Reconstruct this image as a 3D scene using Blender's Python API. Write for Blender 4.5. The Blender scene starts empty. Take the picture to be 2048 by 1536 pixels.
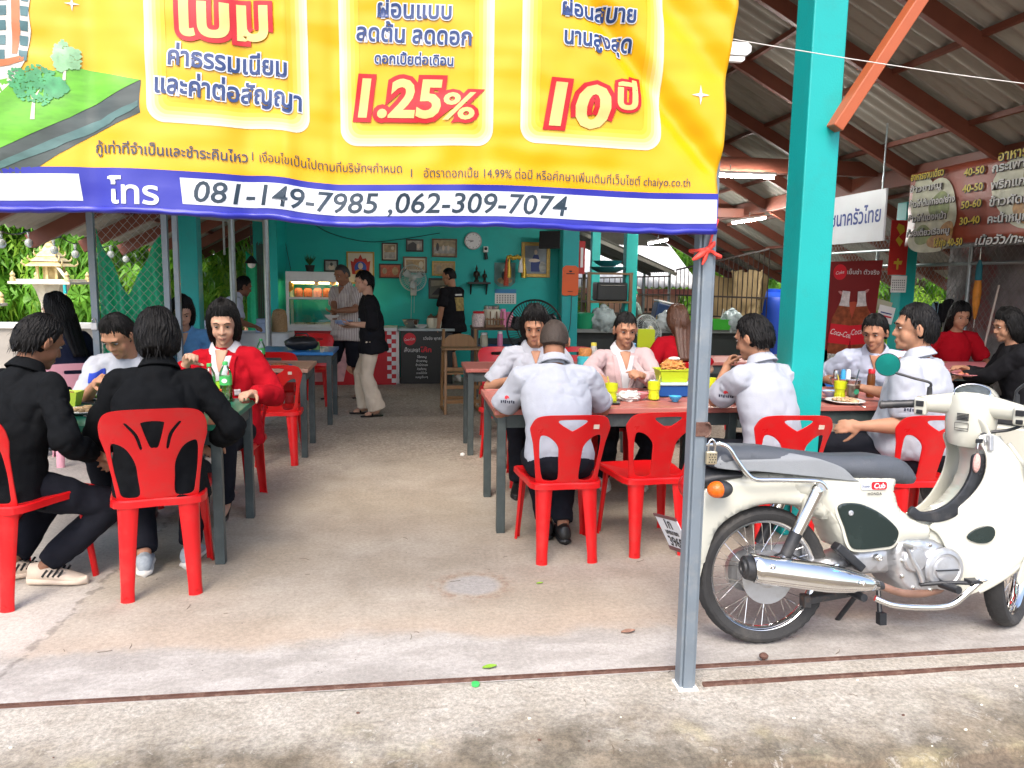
import bpy, bmesh, math, random
from mathutils import Vector, Matrix, Euler, noise as mnoise
from mathutils.geometry import interpolate_bezier
random.seed(11)
SC = bpy.context.scene
COL = SC.collection
R = math.radians

# ---------------------------------------------------------------- camera
PSI, PIT, ROLL, CAMH, FPX = R(7.9), R(7.7), R(.8), 1.5, 1540.0
cam = bpy.data.cameras.new('camera')
cam.sensor_width = 36.0
cam.lens = FPX / 2048 * 36.0
cam.clip_start, cam.clip_end = .05, 2000
camo = bpy.data.objects.new('camera', cam)
COL.objects.link(camo)
CR = Matrix.Rotation(-PSI, 3, 'Z') @ Matrix.Rotation(math.pi/2 - PIT, 3, 'X') @ Matrix.Rotation(ROLL, 3, 'Z')
camo.matrix_world = Matrix.Translation((0, 0, CAMH)) @ CR.to_4x4()
SC.camera = camo

# ---------------------------------------------------------------- light and exposure
W = bpy.data.worlds.new('World')
SC.world = W
W.use_nodes = True
nt = W.node_tree
bg = nt.nodes['Background']
sky = nt.nodes.new('ShaderNodeTexSky')
sky.sky_type = 'NISHITA'
sky.sun_disc = False
SUN_EL, SUN_AZ = R(52), R(200)          # azimuth clockwise from +Y
sky.sun_elevation = SUN_EL
sky.sun_rotation = SUN_AZ
sky.air_density, sky.dust_density, sky.ozone_density = .75, 3.5, .6
nt.links.new(sky.outputs[0], bg.inputs[0])
bg.inputs[1].default_value = .15
sl = bpy.data.lights.new('sun', 'SUN')
sl.energy, sl.angle, sl.color = .7, R(25), (1.0, .96, .9)
so = bpy.data.objects.new('sun', sl)
COL.objects.link(so)
so.rotation_euler = Vector((-math.sin(SUN_AZ)*math.cos(SUN_EL), -math.cos(SUN_AZ)*math.cos(SUN_EL), -math.sin(SUN_EL))).to_track_quat('-Z', 'Y').to_euler()
SC.view_settings.view_transform = 'Standard'
SC.view_settings.look = 'None'
SC.view_settings.exposure = 1.72
SC.view_settings.gamma = 1
SC.render.engine = 'CYCLES'
SC.cycles.max_bounces = 8
SC.cycles.diffuse_bounces = 5
SC.cycles.transparent_max_bounces = 12
SC.cycles.use_denoising = True

# ---------------------------------------------------------------- placing helpers
def ray(x, y):
    return CR @ Vector(((x-1024)/FPX, -(y-768)/FPX, -1.0))
def at(x, y, Y):                 # photo point on the upright plane at depth Y
    d = ray(x, y)
    return Vector((0, 0, CAMH)) + d*(Y/d.y)
def ax(x, y, X):                 # photo point on the upright plane at side distance X
    d = ray(x, y)
    return Vector((0, 0, CAMH)) + d*(X/d.x)
def gr(x, y, z=0.0):             # photo point on a level surface
    d = ray(x, y)
    return Vector((0, 0, CAMH)) + d*((z-CAMH)/d.z)

# ---------------------------------------------------------------- materials
MATS = {}
def nodes(m):
    return m.node_tree.nodes, m.node_tree.links
def mat(name, col, rough=.5, metal=0., var=.1, scale=5., bump=0., bscale=60., dirt=None, dirt_amt=.0, dirt_scale=2.5, spec=.5, trans=0., coat=0., stretch=None, emit=0., sss=0., alpha=1., ior=1.45, sheen=0.):
    if name in MATS: return MATS[name]
    m = bpy.data.materials.new(name); m.use_nodes = True
    N, L = nodes(m); b = N['Principled BSDF']
    tc = N.new('ShaderNodeTexCoord'); mp = N.new('ShaderNodeMapping')
    L.new(tc.outputs['Object'], mp.inputs[0])
    if stretch: mp.inputs['Scale'].default_value = stretch
    n1 = N.new('ShaderNodeTexNoise'); n1.inputs['Scale'].default_value = scale; n1.inputs['Detail'].default_value = 5
    L.new(mp.outputs[0], n1.inputs['Vector'])
    cr = N.new('ShaderNodeMix'); cr.data_type = 'RGBA'
    lo = [max(0, c*(1-var*1.5)) for c in col]; hi = [min(1, c*(1+var*1.5)) for c in col]
    cr.inputs[6].default_value = (*lo, 1); cr.inputs[7].default_value = (*hi, 1)
    L.new(n1.outputs[0], cr.inputs[0])
    out = cr.outputs[2]
    if dirt:
        n2 = N.new('ShaderNodeTexNoise'); n2.inputs['Scale'].default_value = dirt_scale; n2.inputs['Detail'].default_value = 8; n2.inputs['Roughness'].default_value = .7
        L.new(mp.outputs[0], n2.inputs['Vector'])
        rp = N.new('ShaderNodeValToRGB'); rp.color_ramp.elements[0].position = .5; rp.color_ramp.elements[1].position = .78
        rp.color_ramp.elements[1].color = (dirt_amt,)*3 + (1,)
        L.new(n2.outputs[0], rp.inputs[0])
        mx = N.new('ShaderNodeMix'); mx.data_type = 'RGBA'; mx.inputs[7].default_value = (*dirt, 1)
        L.new(rp.outputs[0], mx.inputs[0]); L.new(out, mx.inputs[6]); out = mx.outputs[2]
    L.new(out, b.inputs['Base Color'])
    rr = N.new('ShaderNodeMapRange'); rr.inputs[3].default_value = max(.02, rough-.08); rr.inputs[4].default_value = min(1, rough+.1)
    L.new(n1.outputs[0], rr.inputs[0]); L.new(rr.outputs[0], b.inputs['Roughness'])
    b.inputs['Metallic'].default_value = metal
    b.inputs['Specular IOR Level'].default_value = spec
    b.inputs['Transmission Weight'].default_value = trans
    b.inputs['Coat Weight'].default_value = coat
    b.inputs['Coat Roughness'].default_value = .08
    b.inputs['IOR'].default_value = ior
    b.inputs['Alpha'].default_value = alpha
    b.inputs['Sheen Weight'].default_value = sheen
    if sss:
        b.inputs['Subsurface Weight'].default_value = sss
        b.inputs['Subsurface Radius'].default_value = (.012, .005, .003)
        b.inputs['Subsurface Scale'].default_value = 1.0
    if emit:
        b.inputs['Emission Color'].default_value = (*col, 1); b.inputs['Emission Strength'].default_value = emit
    if bump:
        n3 = N.new('ShaderNodeTexNoise'); n3.inputs['Scale'].default_value = bscale; n3.inputs['Detail'].default_value = 4
        L.new(mp.outputs[0], n3.inputs['Vector'])
        bp = N.new('ShaderNodeBump'); bp.inputs['Strength'].default_value = bump; bp.inputs['Distance'].default_value = .01
        L.new(n3.outputs[0], bp.inputs['Height']); L.new(bp.outputs[0], b.inputs['Normal'])
    MATS[name] = m
    return m
def glass(name, col=(.9, .95, .93), rough=.03, mix=.75):
    # thin clear sheet: mostly see-through with a gloss
    if name in MATS: return MATS[name]
    m = bpy.data.materials.new(name); m.use_nodes = True
    N, L = nodes(m); N.remove(N['Principled BSDF'])
    t = N.new('ShaderNodeBsdfTransparent'); t.inputs[0].default_value = (*col, 1)
    g = N.new('ShaderNodeBsdfGlossy'); g.inputs['Roughness'].default_value = rough
    f = N.new('ShaderNodeFresnel'); f.inputs[0].default_value = 1.5
    nz = N.new('ShaderNodeTexNoise'); nz.inputs['Scale'].default_value = 3
    ad = N.new('ShaderNodeMath'); ad.operation = 'MULTIPLY_ADD'; ad.inputs[1].default_value = .1
    L.new(nz.outputs[0], ad.inputs[0]); L.new(f.outputs[0], ad.inputs[2])
    x = N.new('ShaderNodeMixShader'); L.new(ad.outputs[0], x.inputs[0]); L.new(t.outputs[0], x.inputs[1]); L.new(g.outputs[0], x.inputs[2])
    L.new(x.outputs[0], N['Material Output'].inputs[0])
    MATS[name] = m
    return m

# ---------------------------------------------------------------- object helpers
def tag(o, label=None, cat=None, group=None, kind=None):
    if label: o['label'] = label
    if cat: o['category'] = cat
    if group: o['group'] = group
    if kind: o['kind'] = kind
    return o
def thing(name, label, cat, loc=(0, 0, 0), rz=0., group=None):
    o = bpy.data.objects.new(name, None); COL.objects.link(o)
    o.empty_display_size = .1
    o.location = loc; o.rotation_euler = (0, 0, rz)
    return tag(o, label, cat, group)
def copy_tree(o, parent=None):
    c = o.copy(); COL.objects.link(c)
    if parent: c.parent = parent
    for ch in [q for q in bpy.data.objects if q.parent == o]:
        copy_tree(ch, c)
    return c
def dup(o, loc, rz, label, group=None):
    c = copy_tree(o); c.location = loc; c.rotation_euler = (0, 0, rz)
    return tag(c, label, None, group)

def catmull(pts, n=6, closed=False):
    P = [Vector(p) for p in pts]; out = []; k = len(P)
    rng = range(k) if closed else range(k-1)
    for i in rng:
        if closed: a, b, c, d = P[i-1], P[i], P[(i+1) % k], P[(i+2) % k]
        else: a, b, c, d = P[max(i-1, 0)], P[i], P[i+1], P[min(i+2, k-1)]
        for j in range(n):
            t = j/n
            out.append(.5*((2*b) + (c-a)*t + (2*a-5*b+4*c-d)*t*t + (3*b-a-3*c+d)*t**3))
    if not closed: out.append(P[-1].copy())
    return out

class MB:
    """collects shapes and links them as ONE mesh object"""
    def __init__(s, M=None): s.v = []; s.f = []; s.m = []; s.k = 0; s.M = M
    def add(s, vs, fs):
        b = len(s.v)
        s.v += [(s.M @ Vector(v)) if s.M else Vector(v) for v in vs]
        s.f += [tuple(b+i for i in f) for f in fs]; s.m += [s.k]*len(fs)
        return s
    def box(s, c, d, rot=None):
        x, y, z = d[0]/2, d[1]/2, d[2]/2
        vs = [Vector((sx*x, sy*y, sz*z)) for sz in (-1, 1) for sy in (-1, 1) for sx in (-1, 1)]
        if rot is not None:
            e = rot if isinstance(rot, Matrix) else Euler(rot).to_matrix()
            vs = [e @ v for v in vs]
        c = Vector(c)
        return s.add([c+v for v in vs], [(0, 2, 3, 1), (4, 5, 7, 6), (0, 1, 5, 4), (2, 6, 7, 3), (0, 4, 6, 2), (1, 3, 7, 5)])
    def bar(s, p, q, w, h, up=(0, 0, 1)):
        p, q = Vector(p), Vector(q); d = (q-p).normalized(); u = Vector(up)
        a = d.cross(u)
        if a.length < 1e-4: a = d.cross(Vector((0, 1, 0)))
        a.normalize(); b = a.cross(d).normalized()
        vs = []
        for o in (p, q):
            for i, j in ((-1, -1), (1, -1), (1, 1), (-1, 1)): vs.append(o + a*(i*w/2) + b*(j*h/2))
        return s.add(vs, [(0, 1, 2, 3), (7, 6, 5, 4), (0, 4, 5, 1), (1, 5, 6, 2), (2, 6, 7, 3), (3, 7, 4, 0)])
    def tube(s, pts, r, n=8, closed=False, cap=True):
        P = [Vector(p) for p in pts]; k = len(P)
        rs = r if isinstance(r, (list, tuple)) else [r]*k
        vs = []; fs = []; prev = None
        for i in range(k):
            if closed: d = P[(i+1) % k]-P[i-1]
            else: d = P[min(i+1, k-1)]-P[max(i-1, 0)]
            if d.length < 1e-9: d = Vector((0, 0, 1))
            d.normalize()
            if prev is None:
                prev = d.orthogonal().normalized()
            a = prev - d*prev.dot(d)
            if a.length < 1e-6: a = d.orthogonal()
            a.normalize(); prev = a; b = d.cross(a)
            for j in range(n):
                t = 2*math.pi*j/n
                vs.append(P[i] + (a*math.cos(t)+b*math.sin(t))*rs[i])
        for i in range(k if closed else k-1):
            i2 = (i+1) % k
            for j in range(n):
                fs.append((i*n+j, i*n+(j+1) % n, i2*n+(j+1) % n, i2*n+j))
        if cap and not closed:
            fs.append(tuple(range(n-1, -1, -1))); fs.append(tuple((k-1)*n+j for j in range(n)))
        return s.add(vs, fs)
    def lathe(s, prof, c=(0, 0, 0), n=20, M=None):
        c = Vector(c); vs = []; fs = []
        for r, z in prof:
            for j in range(n):
                t = 2*math.pi*j/n; v = Vector((r*math.cos(t), r*math.sin(t), z))
                vs.append(c + ((M @ v) if M else v))
        k = len(prof)
        for i in range(k-1):
            for j in range(n):
                fs.append((i*n+j, i*n+(j+1) % n, (i+1)*n+(j+1) % n, (i+1)*n+j))
        if prof[0][0] > 1e-5: fs.append(tuple(range(n-1, -1, -1)))
        if prof[-1][0] > 1e-5: fs.append(tuple((k-1)*n+j for j in range(n)))
        return s.add(vs, fs)
    def cyl(s, p, q, r0, r1=None, n=12):
        return s.tube([p, q], [r0, r0 if r1 is None else r1], n)
    def ell(s, c, r, rot=None, seg=16, rings=10, fn=None):
        c = Vector(c); vs = []; fs = []
        if rot is not None and not isinstance(rot, Matrix): rot = Euler(rot).to_matrix()
        for i in range(rings+1):
            a = math.pi*i/rings
            for j in range(seg):
                t = 2*math.pi*j/seg
                d = Vector((math.sin(a)*math.cos(t), math.sin(a)*math.sin(t), math.cos(a)))
                k = fn(d) if fn else 1
                v = Vector((d.x*r[0], d.y*r[1], d.z*r[2]))*k
                vs.append(c + ((rot @ v) if rot else v))
        for i in range(rings):
            for j in range(seg):
                fs.append((i*seg+j, i*seg+(j+1) % seg, (i+1)*seg+(j+1) % seg, (i+1)*seg+j))
        return s.add(vs, fs)
    def capsule(s, p, q, r0, r1, n=12):
        p, q = Vector(p), Vector(q); d = q-p
        if d.length < 1e-5: return s.ell(p, (r0,)*3)
        d.normalize(); pts = []; rs = []
        for i in range(5):
            a = math.pi/2*(1-i/4); pts.append(p-d*r0*math.sin(a)); rs.append(max(.0008, r0*math.cos(a)))
        for i in range(5):
            a = math.pi/2*(i/4); pts.append(q+d*r1*math.sin(a)); rs.append(max(.0008, r1*math.cos(a)))
        return s.tube(pts, rs, n)
    def prism(s, poly, t0, t1, fn=None):
        """2D outline extruded from t0 to t1; fn(x, y, t) -> point (default x, t, y: an upright plate)"""
        fn = fn or (lambda x, y, t: (x, t, y))
        k = len(poly)
        vs = [fn(p[0], p[1], t0) for p in poly] + [fn(p[0], p[1], t1) for p in poly]
        fs = [tuple(range(k-1, -1, -1)), tuple(range(k, 2*k))] + [(i, (i+1) % k, k+(i+1) % k, k+i) for i in range(k)]
        return s.add(vs, fs)
    def loft(s, rings, cap=True):
        n = len(rings[0]); vs = [v for r in rings for v in r]; fs = []
        for i in range(len(rings)-1):
            for j in range(n):
                fs.append((i*n+j, i*n+(j+1) % n, (i+1)*n+(j+1) % n, (i+1)*n+j))
        if cap:
            fs.append(tuple(range(n-1, -1, -1))); fs.append(tuple((len(rings)-1)*n+j for j in range(n)))
        return s.add(vs, fs)
    def sheet(s, nx, ny, fn):
        vs = [fn(i/nx, j/ny) for j in range(ny+1) for i in range(nx+1)]
        fs = [(j*(nx+1)+i, j*(nx+1)+i+1, (j+1)*(nx+1)+i+1, (j+1)*(nx+1)+i) for j in range(ny) for i in range(nx)]
        return s.add(vs, fs)
    def mesh(s, name, recalc=True):
        me = bpy.data.meshes.new(name); me.from_pydata([tuple(v) for v in s.v], [], s.f)
        if len(set(s.m)) > 1: me.polygons.foreach_set('material_index', s.m)
        if recalc:
            bm = bmesh.new(); bm.from_mesh(me); bmesh.ops.recalc_face_normals(bm, faces=bm.faces); bm.to_mesh(me); bm.free()
        return me
    def build(s, name, m, parent=None, smooth=None, bevel=0., seg=2, recalc=True, solid=0., sub=0):
        me = s.mesh(name, recalc)
        return link(name, me, m, parent, smooth, bevel, seg, solid, sub)
def link(name, me, m, parent=None, smooth=None, bevel=0., seg=2, solid=0., sub=0):
    for q in (m if isinstance(m, (list, tuple)) else [m]): me.materials.append(q)
    if smooth is not None and len(me.polygons):
        me.polygons.foreach_set('use_smooth', [True]*len(me.polygons))
        if smooth < 179: me.set_sharp_from_angle(angle=R(smooth))
    o = bpy.data.objects.new(name, me); COL.objects.link(o)
    if parent: o.parent = parent
    if solid:
        d = o.modifiers.new('solid', 'SOLIDIFY'); d.thickness = solid; d.offset = 0
    if bevel:
        d = o.modifiers.new('bevel', 'BEVEL'); d.width = bevel; d.segments = seg; d.limit_method = 'ANGLE'; d.angle_limit = R(40)
    if sub:
        d = o.modifiers.new('sub', 'SUBSURF'); d.levels = sub; d.render_levels = sub
    return o
def bake(me, mods):
    """run a stack of modifiers on a mesh and return the result"""
    o = bpy.data.objects.new('tmp', me); COL.objects.link(o)
    for t, kw in mods:
        d = o.modifiers.new(t, t)
        for k, v in kw.items(): setattr(d, k, v)
    dg = bpy.context.evaluated_depsgraph_get()
    r = bpy.data.meshes.new_from_object(o.evaluated_get(dg), depsgraph=dg)
    bpy.data.objects.remove(o); bpy.data.meshes.remove(me)
    return r
def warp(me, fn, cuts=None):
    """cut a mesh along a grid (axis, positions) and move every vertex through fn"""
    bm = bmesh.new(); bm.from_mesh(me)
    for axis, xs in (cuts or []):
        nrm = [0, 0, 0]; nrm[axis] = 1
        for x in xs:
            co = [0, 0, 0]; co[axis] = x
            bmesh.ops.bisect_plane(bm, geom=bm.verts[:]+bm.edges[:]+bm.faces[:], plane_co=co, plane_no=nrm)
    for v in bm.verts: v.co = fn(v.co)
    bm.to_mesh(me); bm.free()
    return me
def frange(a, b, d):
    n = max(1, int(round((b-a)/d)))
    return [a+(b-a)*i/n for i in range(1, n)]
def plate(outer, holes, t, bevel=.002, res=2):
    """flat plate with holes, in the XY plane, thickness t"""
    cu = bpy.data.curves.new('c', 'CURVE'); cu.dimensions = '2D'; cu.fill_mode = 'BOTH'
    cu.extrude = t/2-bevel; cu.bevel_depth = bevel; cu.bevel_resolution = 1; cu.offset = -bevel
    for lp in [outer]+list(holes):
        sp = cu.splines.new('POLY'); sp.points.add(len(lp)-1); sp.use_cyclic_u = True
        for p, q in zip(sp.points, lp): p.co = (q[0], q[1], 0, 1)
    o = bpy.data.objects.new('c', cu); COL.objects.link(o)
    dg = bpy.context.evaluated_depsgraph_get()
    me = bpy.data.meshes.new_from_object(o.evaluated_get(dg), depsgraph=dg)
    bpy.data.objects.remove(o); bpy.data.curves.remove(cu)
    return me
def weld(me, d=.0002):
    bm = bmesh.new(); bm.from_mesh(me); bmesh.ops.remove_doubles(bm, verts=bm.verts, dist=d)
    bmesh.ops.recalc_face_normals(bm, faces=bm.faces); bm.to_mesh(me); bm.free(); return me
def text_mesh(body, size=1., offset=0., shear=0., spacing=1., align='CENTER', width=None, extrude=0.):
    cu = bpy.data.curves.new('t', 'FONT'); cu.body = body; cu.size = size; cu.offset = offset; cu.shear = shear
    cu.space_character = spacing; cu.align_x = align; cu.resolution_u = 3; cu.extrude = extrude
    o = bpy.data.objects.new('t', cu); COL.objects.link(o)
    dg = bpy.context.evaluated_depsgraph_get()
    me = bpy.data.meshes.new_from_object(o.evaluated_get(dg), depsgraph=dg)
    bpy.data.objects.remove(o); bpy.data.curves.remove(cu)
    if width and len(me.vertices):
        ref = text_mesh(body, size, 0, shear, spacing, align) if offset else None
        xs = [v.co.x for v in (ref or me).vertices]; a, b = min(xs), max(xs); k = width/max(1e-6, b-a)
        x0 = {'CENTER': -width/2, 'LEFT': 0., 'RIGHT': -width}[align]
        for v in me.vertices: v.co.x = x0 + (v.co.x-a)*k
    return me
def letters(name, body, size, m, fn, parent, cuts=None, **kw):
    me = text_mesh(body, size, **kw)
    if not len(me.vertices): return None
    warp(me, fn, cuts)
    return link(name, me, m, parent)
def rrect(x0, y0, x1, y1, r, n=5):
    out = []
    for cx, cy, a0 in ((x1-r, y1-r, 0), (x0+r, y1-r, 90), (x0+r, y0+r, 180), (x1-r, y0+r, 270)):
        for i in range(n+1):
            a = R(a0+90*i/n); out.append((cx+r*math.cos(a), cy+r*math.sin(a)))
    return out
def circle(cx, cy, r, n=24, ry=None):
    return [(cx+r*math.cos(2*math.pi*i/n), cy+(ry or r)*math.sin(2*math.pi*i/n)) for i in range(n)]
# ================================================================ shader helpers for the ground
class SN:
    def __init__(s, name, rough=.85):
        s.m = bpy.data.materials.new(name); s.m.use_nodes = True
        s.N, s.L = nodes(s.m); s.b = s.N['Principled BSDF']; s.b.inputs['Roughness'].default_value = rough
        g = s.N.new('ShaderNodeNewGeometry'); s.pos = g.outputs['Position']
        sp = s.N.new('ShaderNodeSeparateXYZ'); s.L.new(s.pos, sp.inputs[0]); s.x, s.y, s.z = sp.outputs
        MATS[name] = s.m
    def val(s, i, v):
        if hasattr(v, 'links'): s.L.new(v, i)
        elif isinstance(v, (tuple, list)) and len(v) == 3 and i.type == 'RGBA': i.default_value = (*v, 1)
        else: i.default_value = v
    def math(s, op, a, b=0., c=0., clamp=False):
        n = s.N.new('ShaderNodeMath'); n.operation = op; n.use_clamp = clamp
        s.val(n.inputs[0], a); s.val(n.inputs[1], b); s.val(n.inputs[2], c); return n.outputs[0]
    def noise(s, scale, detail=5, rough=.55, vec=None, stretch=None, dist=0.):
        n = s.N.new('ShaderNodeTexNoise'); n.inputs['Scale'].default_value = scale; n.inputs['Detail'].default_value = detail
        n.inputs['Roughness'].default_value = rough; n.inputs['Distortion'].default_value = dist
        v = vec or s.pos
        if stretch:
            mp = s.N.new('ShaderNodeMapping'); mp.inputs['Scale'].default_value = stretch; s.L.new(v, mp.inputs[0]); v = mp.outputs[0]
        s.L.new(v, n.inputs['Vector']); return n.outputs[0]
    def voro(s, scale, feature='F1', out=0):
        n = s.N.new('ShaderNodeTexVoronoi'); n.inputs['Scale'].default_value = scale; n.feature = feature
        s.L.new(s.pos, n.inputs['Vector']); return n.outputs[out]
    def smooth(s, v, a, b):
        n = s.N.new('ShaderNodeMapRange'); n.interpolation_type = 'SMOOTHSTEP'
        s.val(n.inputs[0], v); n.inputs[1].default_value = a; n.inputs[2].default_value = b; return n.outputs[0]
    def mix(s, f, a, b, mode='MIX'):
        n = s.N.new('ShaderNodeMix'); n.data_type = 'RGBA'; n.blend_type = mode
        s.val(n.inputs[0], f); s.val(n.inputs[6], a); s.val(n.inputs[7], b); return n.outputs[2]
    def blob(s, cx, cy, rx, ry, wob=.35, ws=9.):
        dx = s.math('DIVIDE', s.math('SUBTRACT', s.x, cx), rx); dy = s.math('DIVIDE', s.math('SUBTRACT', s.y, cy), ry)
        d = s.math('SQRT', s.math('ADD', s.math('MULTIPLY', dx, dx), s.math('MULTIPLY', dy, dy)))
        return s.math('ADD', d, s.math('MULTIPLY', s.math('SUBTRACT', s.noise(ws, 4), .5), wob))
    def bump(s, h, strength=.3, dist=.01):
        n = s.N.new('ShaderNodeBump'); n.inputs['Strength'].default_value = strength; n.inputs['Distance'].default_value = dist
        s.L.new(h, n.inputs['Height']); s.L.new(n.outputs[0], s.b.inputs['Normal'])
    def done(s, col):
        s.L.new(col, s.b.inputs['Base Color']); return s.m

def floor_material():
    s = SN('floor_concrete', .8)
    big = s.noise(1.1, 6, .6); mid = s.noise(5, 6, .65); fine = s.noise(48, 6, .8); grit = s.noise(160, 3, .8)
    c = s.mix(s.smooth(big, .35, .68), (.300, .255, .195), (.365, .325, .265))
    c = s.mix(s.math('MULTIPLY', s.smooth(mid, .5, .75), .35), c, (.225, .185, .14))
    # rough worn aggregate further in
    yw = s.math('ADD', s.y, s.math('MULTIPLY', s.math('SUBTRACT', s.noise(.9, 5), .5), 3.2))
    far = s.smooth(yw, 5.0, 7.2)
    ag = s.mix(s.smooth(s.noise(26, 3, .8), .42, .62), (.27, .225, .18), (.43, .375, .305))
    ag = s.mix(s.math('MULTIPLY', s.smooth(mid, .52, .7), .5), ag, (.13, .105, .085))
    c = s.mix(s.math('MULTIPLY', far, .8), c, ag)
    # smooth pale cement strip beside the gate track
    edge = s.math('ADD', s.math('ADD', s.y, s.math('MULTIPLY', s.math('SUBTRACT', s.noise(1.8, 6, .6), .5), .42)), s.math('MULTIPLY', s.math('SUBTRACT', s.noise(14, 3), .5), .06))
    strip = s.math('SUBTRACT', 1, s.smooth(edge, 3.02, 3.18))
    pale = s.mix(s.smooth(s.noise(3.2, 6, .6, stretch=(1, 2.2, 1)), .42, .6), (.295, .276, .248), (.36, .34, .31))
    pale = s.mix(s.math('MULTIPLY', s.smooth(s.noise(9, 6, .7, dist=1.5), .55, .75), .5), pale, (.245, .23, .21))
    # reddish tide mark where the strip was laid
    tide = s.math('MULTIPLY', s.smooth(edge, 3.08, 3.12), s.math('SUBTRACT', 1, s.smooth(edge, 3.12, 3.42)))
    c = s.mix(s.math('MULTIPLY', tide, .35), c, (.38, .29, .22))
    c = s.mix(strip, c, pale)
    # greyer cement bay at the far left
    lx = s.math('ADD', s.x, s.math('MULTIPLY', s.math('SUBTRACT', s.noise(3.5, 6, .7), .5), .22))
    lx = s.math('ADD', lx, s.math('MULTIPLY', s.math('SUBTRACT', s.y, 3.1), -.02))
    left = s.math('MULTIPLY', s.math('SUBTRACT', 1, s.smooth(lx, -1.52, -1.46)), s.smooth(s.y, 3.05, 3.2))
    c = s.mix(s.math('MULTIPLY', left, .6), c, (.44, .41, .37))
    crack = s.math('MULTIPLY', s.math('MULTIPLY', s.smooth(lx, -1.515, -1.495), s.math('SUBTRACT', 1, s.smooth(lx, -1.485, -1.465))), s.smooth(s.noise(20, 3), .42, .55))
    c = s.mix(s.math('MULTIPLY', crack, .5), c, (.10, .085, .07))
    # round cement patch with a reddish ring
    b = s.blob(.32, 3.63, .145, .13)
    ring = s.math('MULTIPLY', s.smooth(b, .95, 1.1), s.math('SUBTRACT', 1, s.smooth(b, 1.15, 1.75)))
    c = s.mix(s.math('MULTIPLY', ring, s.math('MULTIPLY', s.smooth(s.noise(18, 4, .8), .40, .64), .6)), c, (.215, .125, .08))
    c = s.mix(s.math('MULTIPLY', s.math('SUBTRACT', 1, s.smooth(b, .72, 1.08)), .8), c, s.mix(s.noise(14, 5), (.27, .262, .245), (.34, .332, .318)))
    # stains, specks
    for cx, cy, rx, ry, a in ((.9, 3.75, .5, .16, .35), (-.3, 4.6, .8, .35, .4), (.1, 3.42, .5, .08, .3), (1.9, 3.2, .7, .25, .35), (-.9, 3.35, .35, .1, .25), (.3, 5.6, .9, .5, .3)):
        q = s.math('SUBTRACT', 1, s.smooth(s.blob(cx, cy, rx, ry, 1.1, 6), .35, 1.1))
        c = s.mix(s.math('MULTIPLY', q, a*.6), c, (.24, .19, .15))
    sp = s.math('SUBTRACT', 1, s.smooth(s.voro(26), .04, .10))
    c = s.mix(s.math('MULTIPLY', sp, s.smooth(s.noise(2.3, 3), .5, .62)), c, (.06, .05, .04))
    sp2 = s.math('SUBTRACT', 1, s.smooth(s.voro(9.3), .012, .03))
    c = s.mix(sp2, c, (.09, .065, .05))
    sp3 = s.math('SUBTRACT', 1, s.smooth(s.voro(5.1), .008, .02))
    c = s.mix(sp3, c, (.75, .73, .68))
    c = s.mix(s.math('SUBTRACT', 1, s.smooth(s.x, -3.9, -3.5)), c, (.52, .48, .41))  # floor beyond the left eave made paler to bounce light up under the roof
    c = s.mix(s.math('MULTIPLY_ADD', far, .4, .45), c, s.mix(s.smooth(fine, .28, .72), (.27, .27, .27), (.73, .73, .73)), 'OVERLAY')
    c = s.mix(.4, c, s.mix(s.smooth(s.noise(3.1, 7, .7), .35, .65), (.42, .42, .42), (.58, .58, .58)), 'OVERLAY')
    c = s.mix(.35, c, s.mix(grit, (.1, .1, .1), (.9, .9, .9)), 'OVERLAY')
    h = s.math('ADD', s.math('MULTIPLY', fine, .5), s.math('ADD', s.math('MULTIPLY', mid, .6), s.math('MULTIPLY', s.math('MULTIPLY', far, s.noise(26, 3, .8)), 1.5)))
    s.bump(h, .35, .006)
    return s.done(c)
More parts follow.
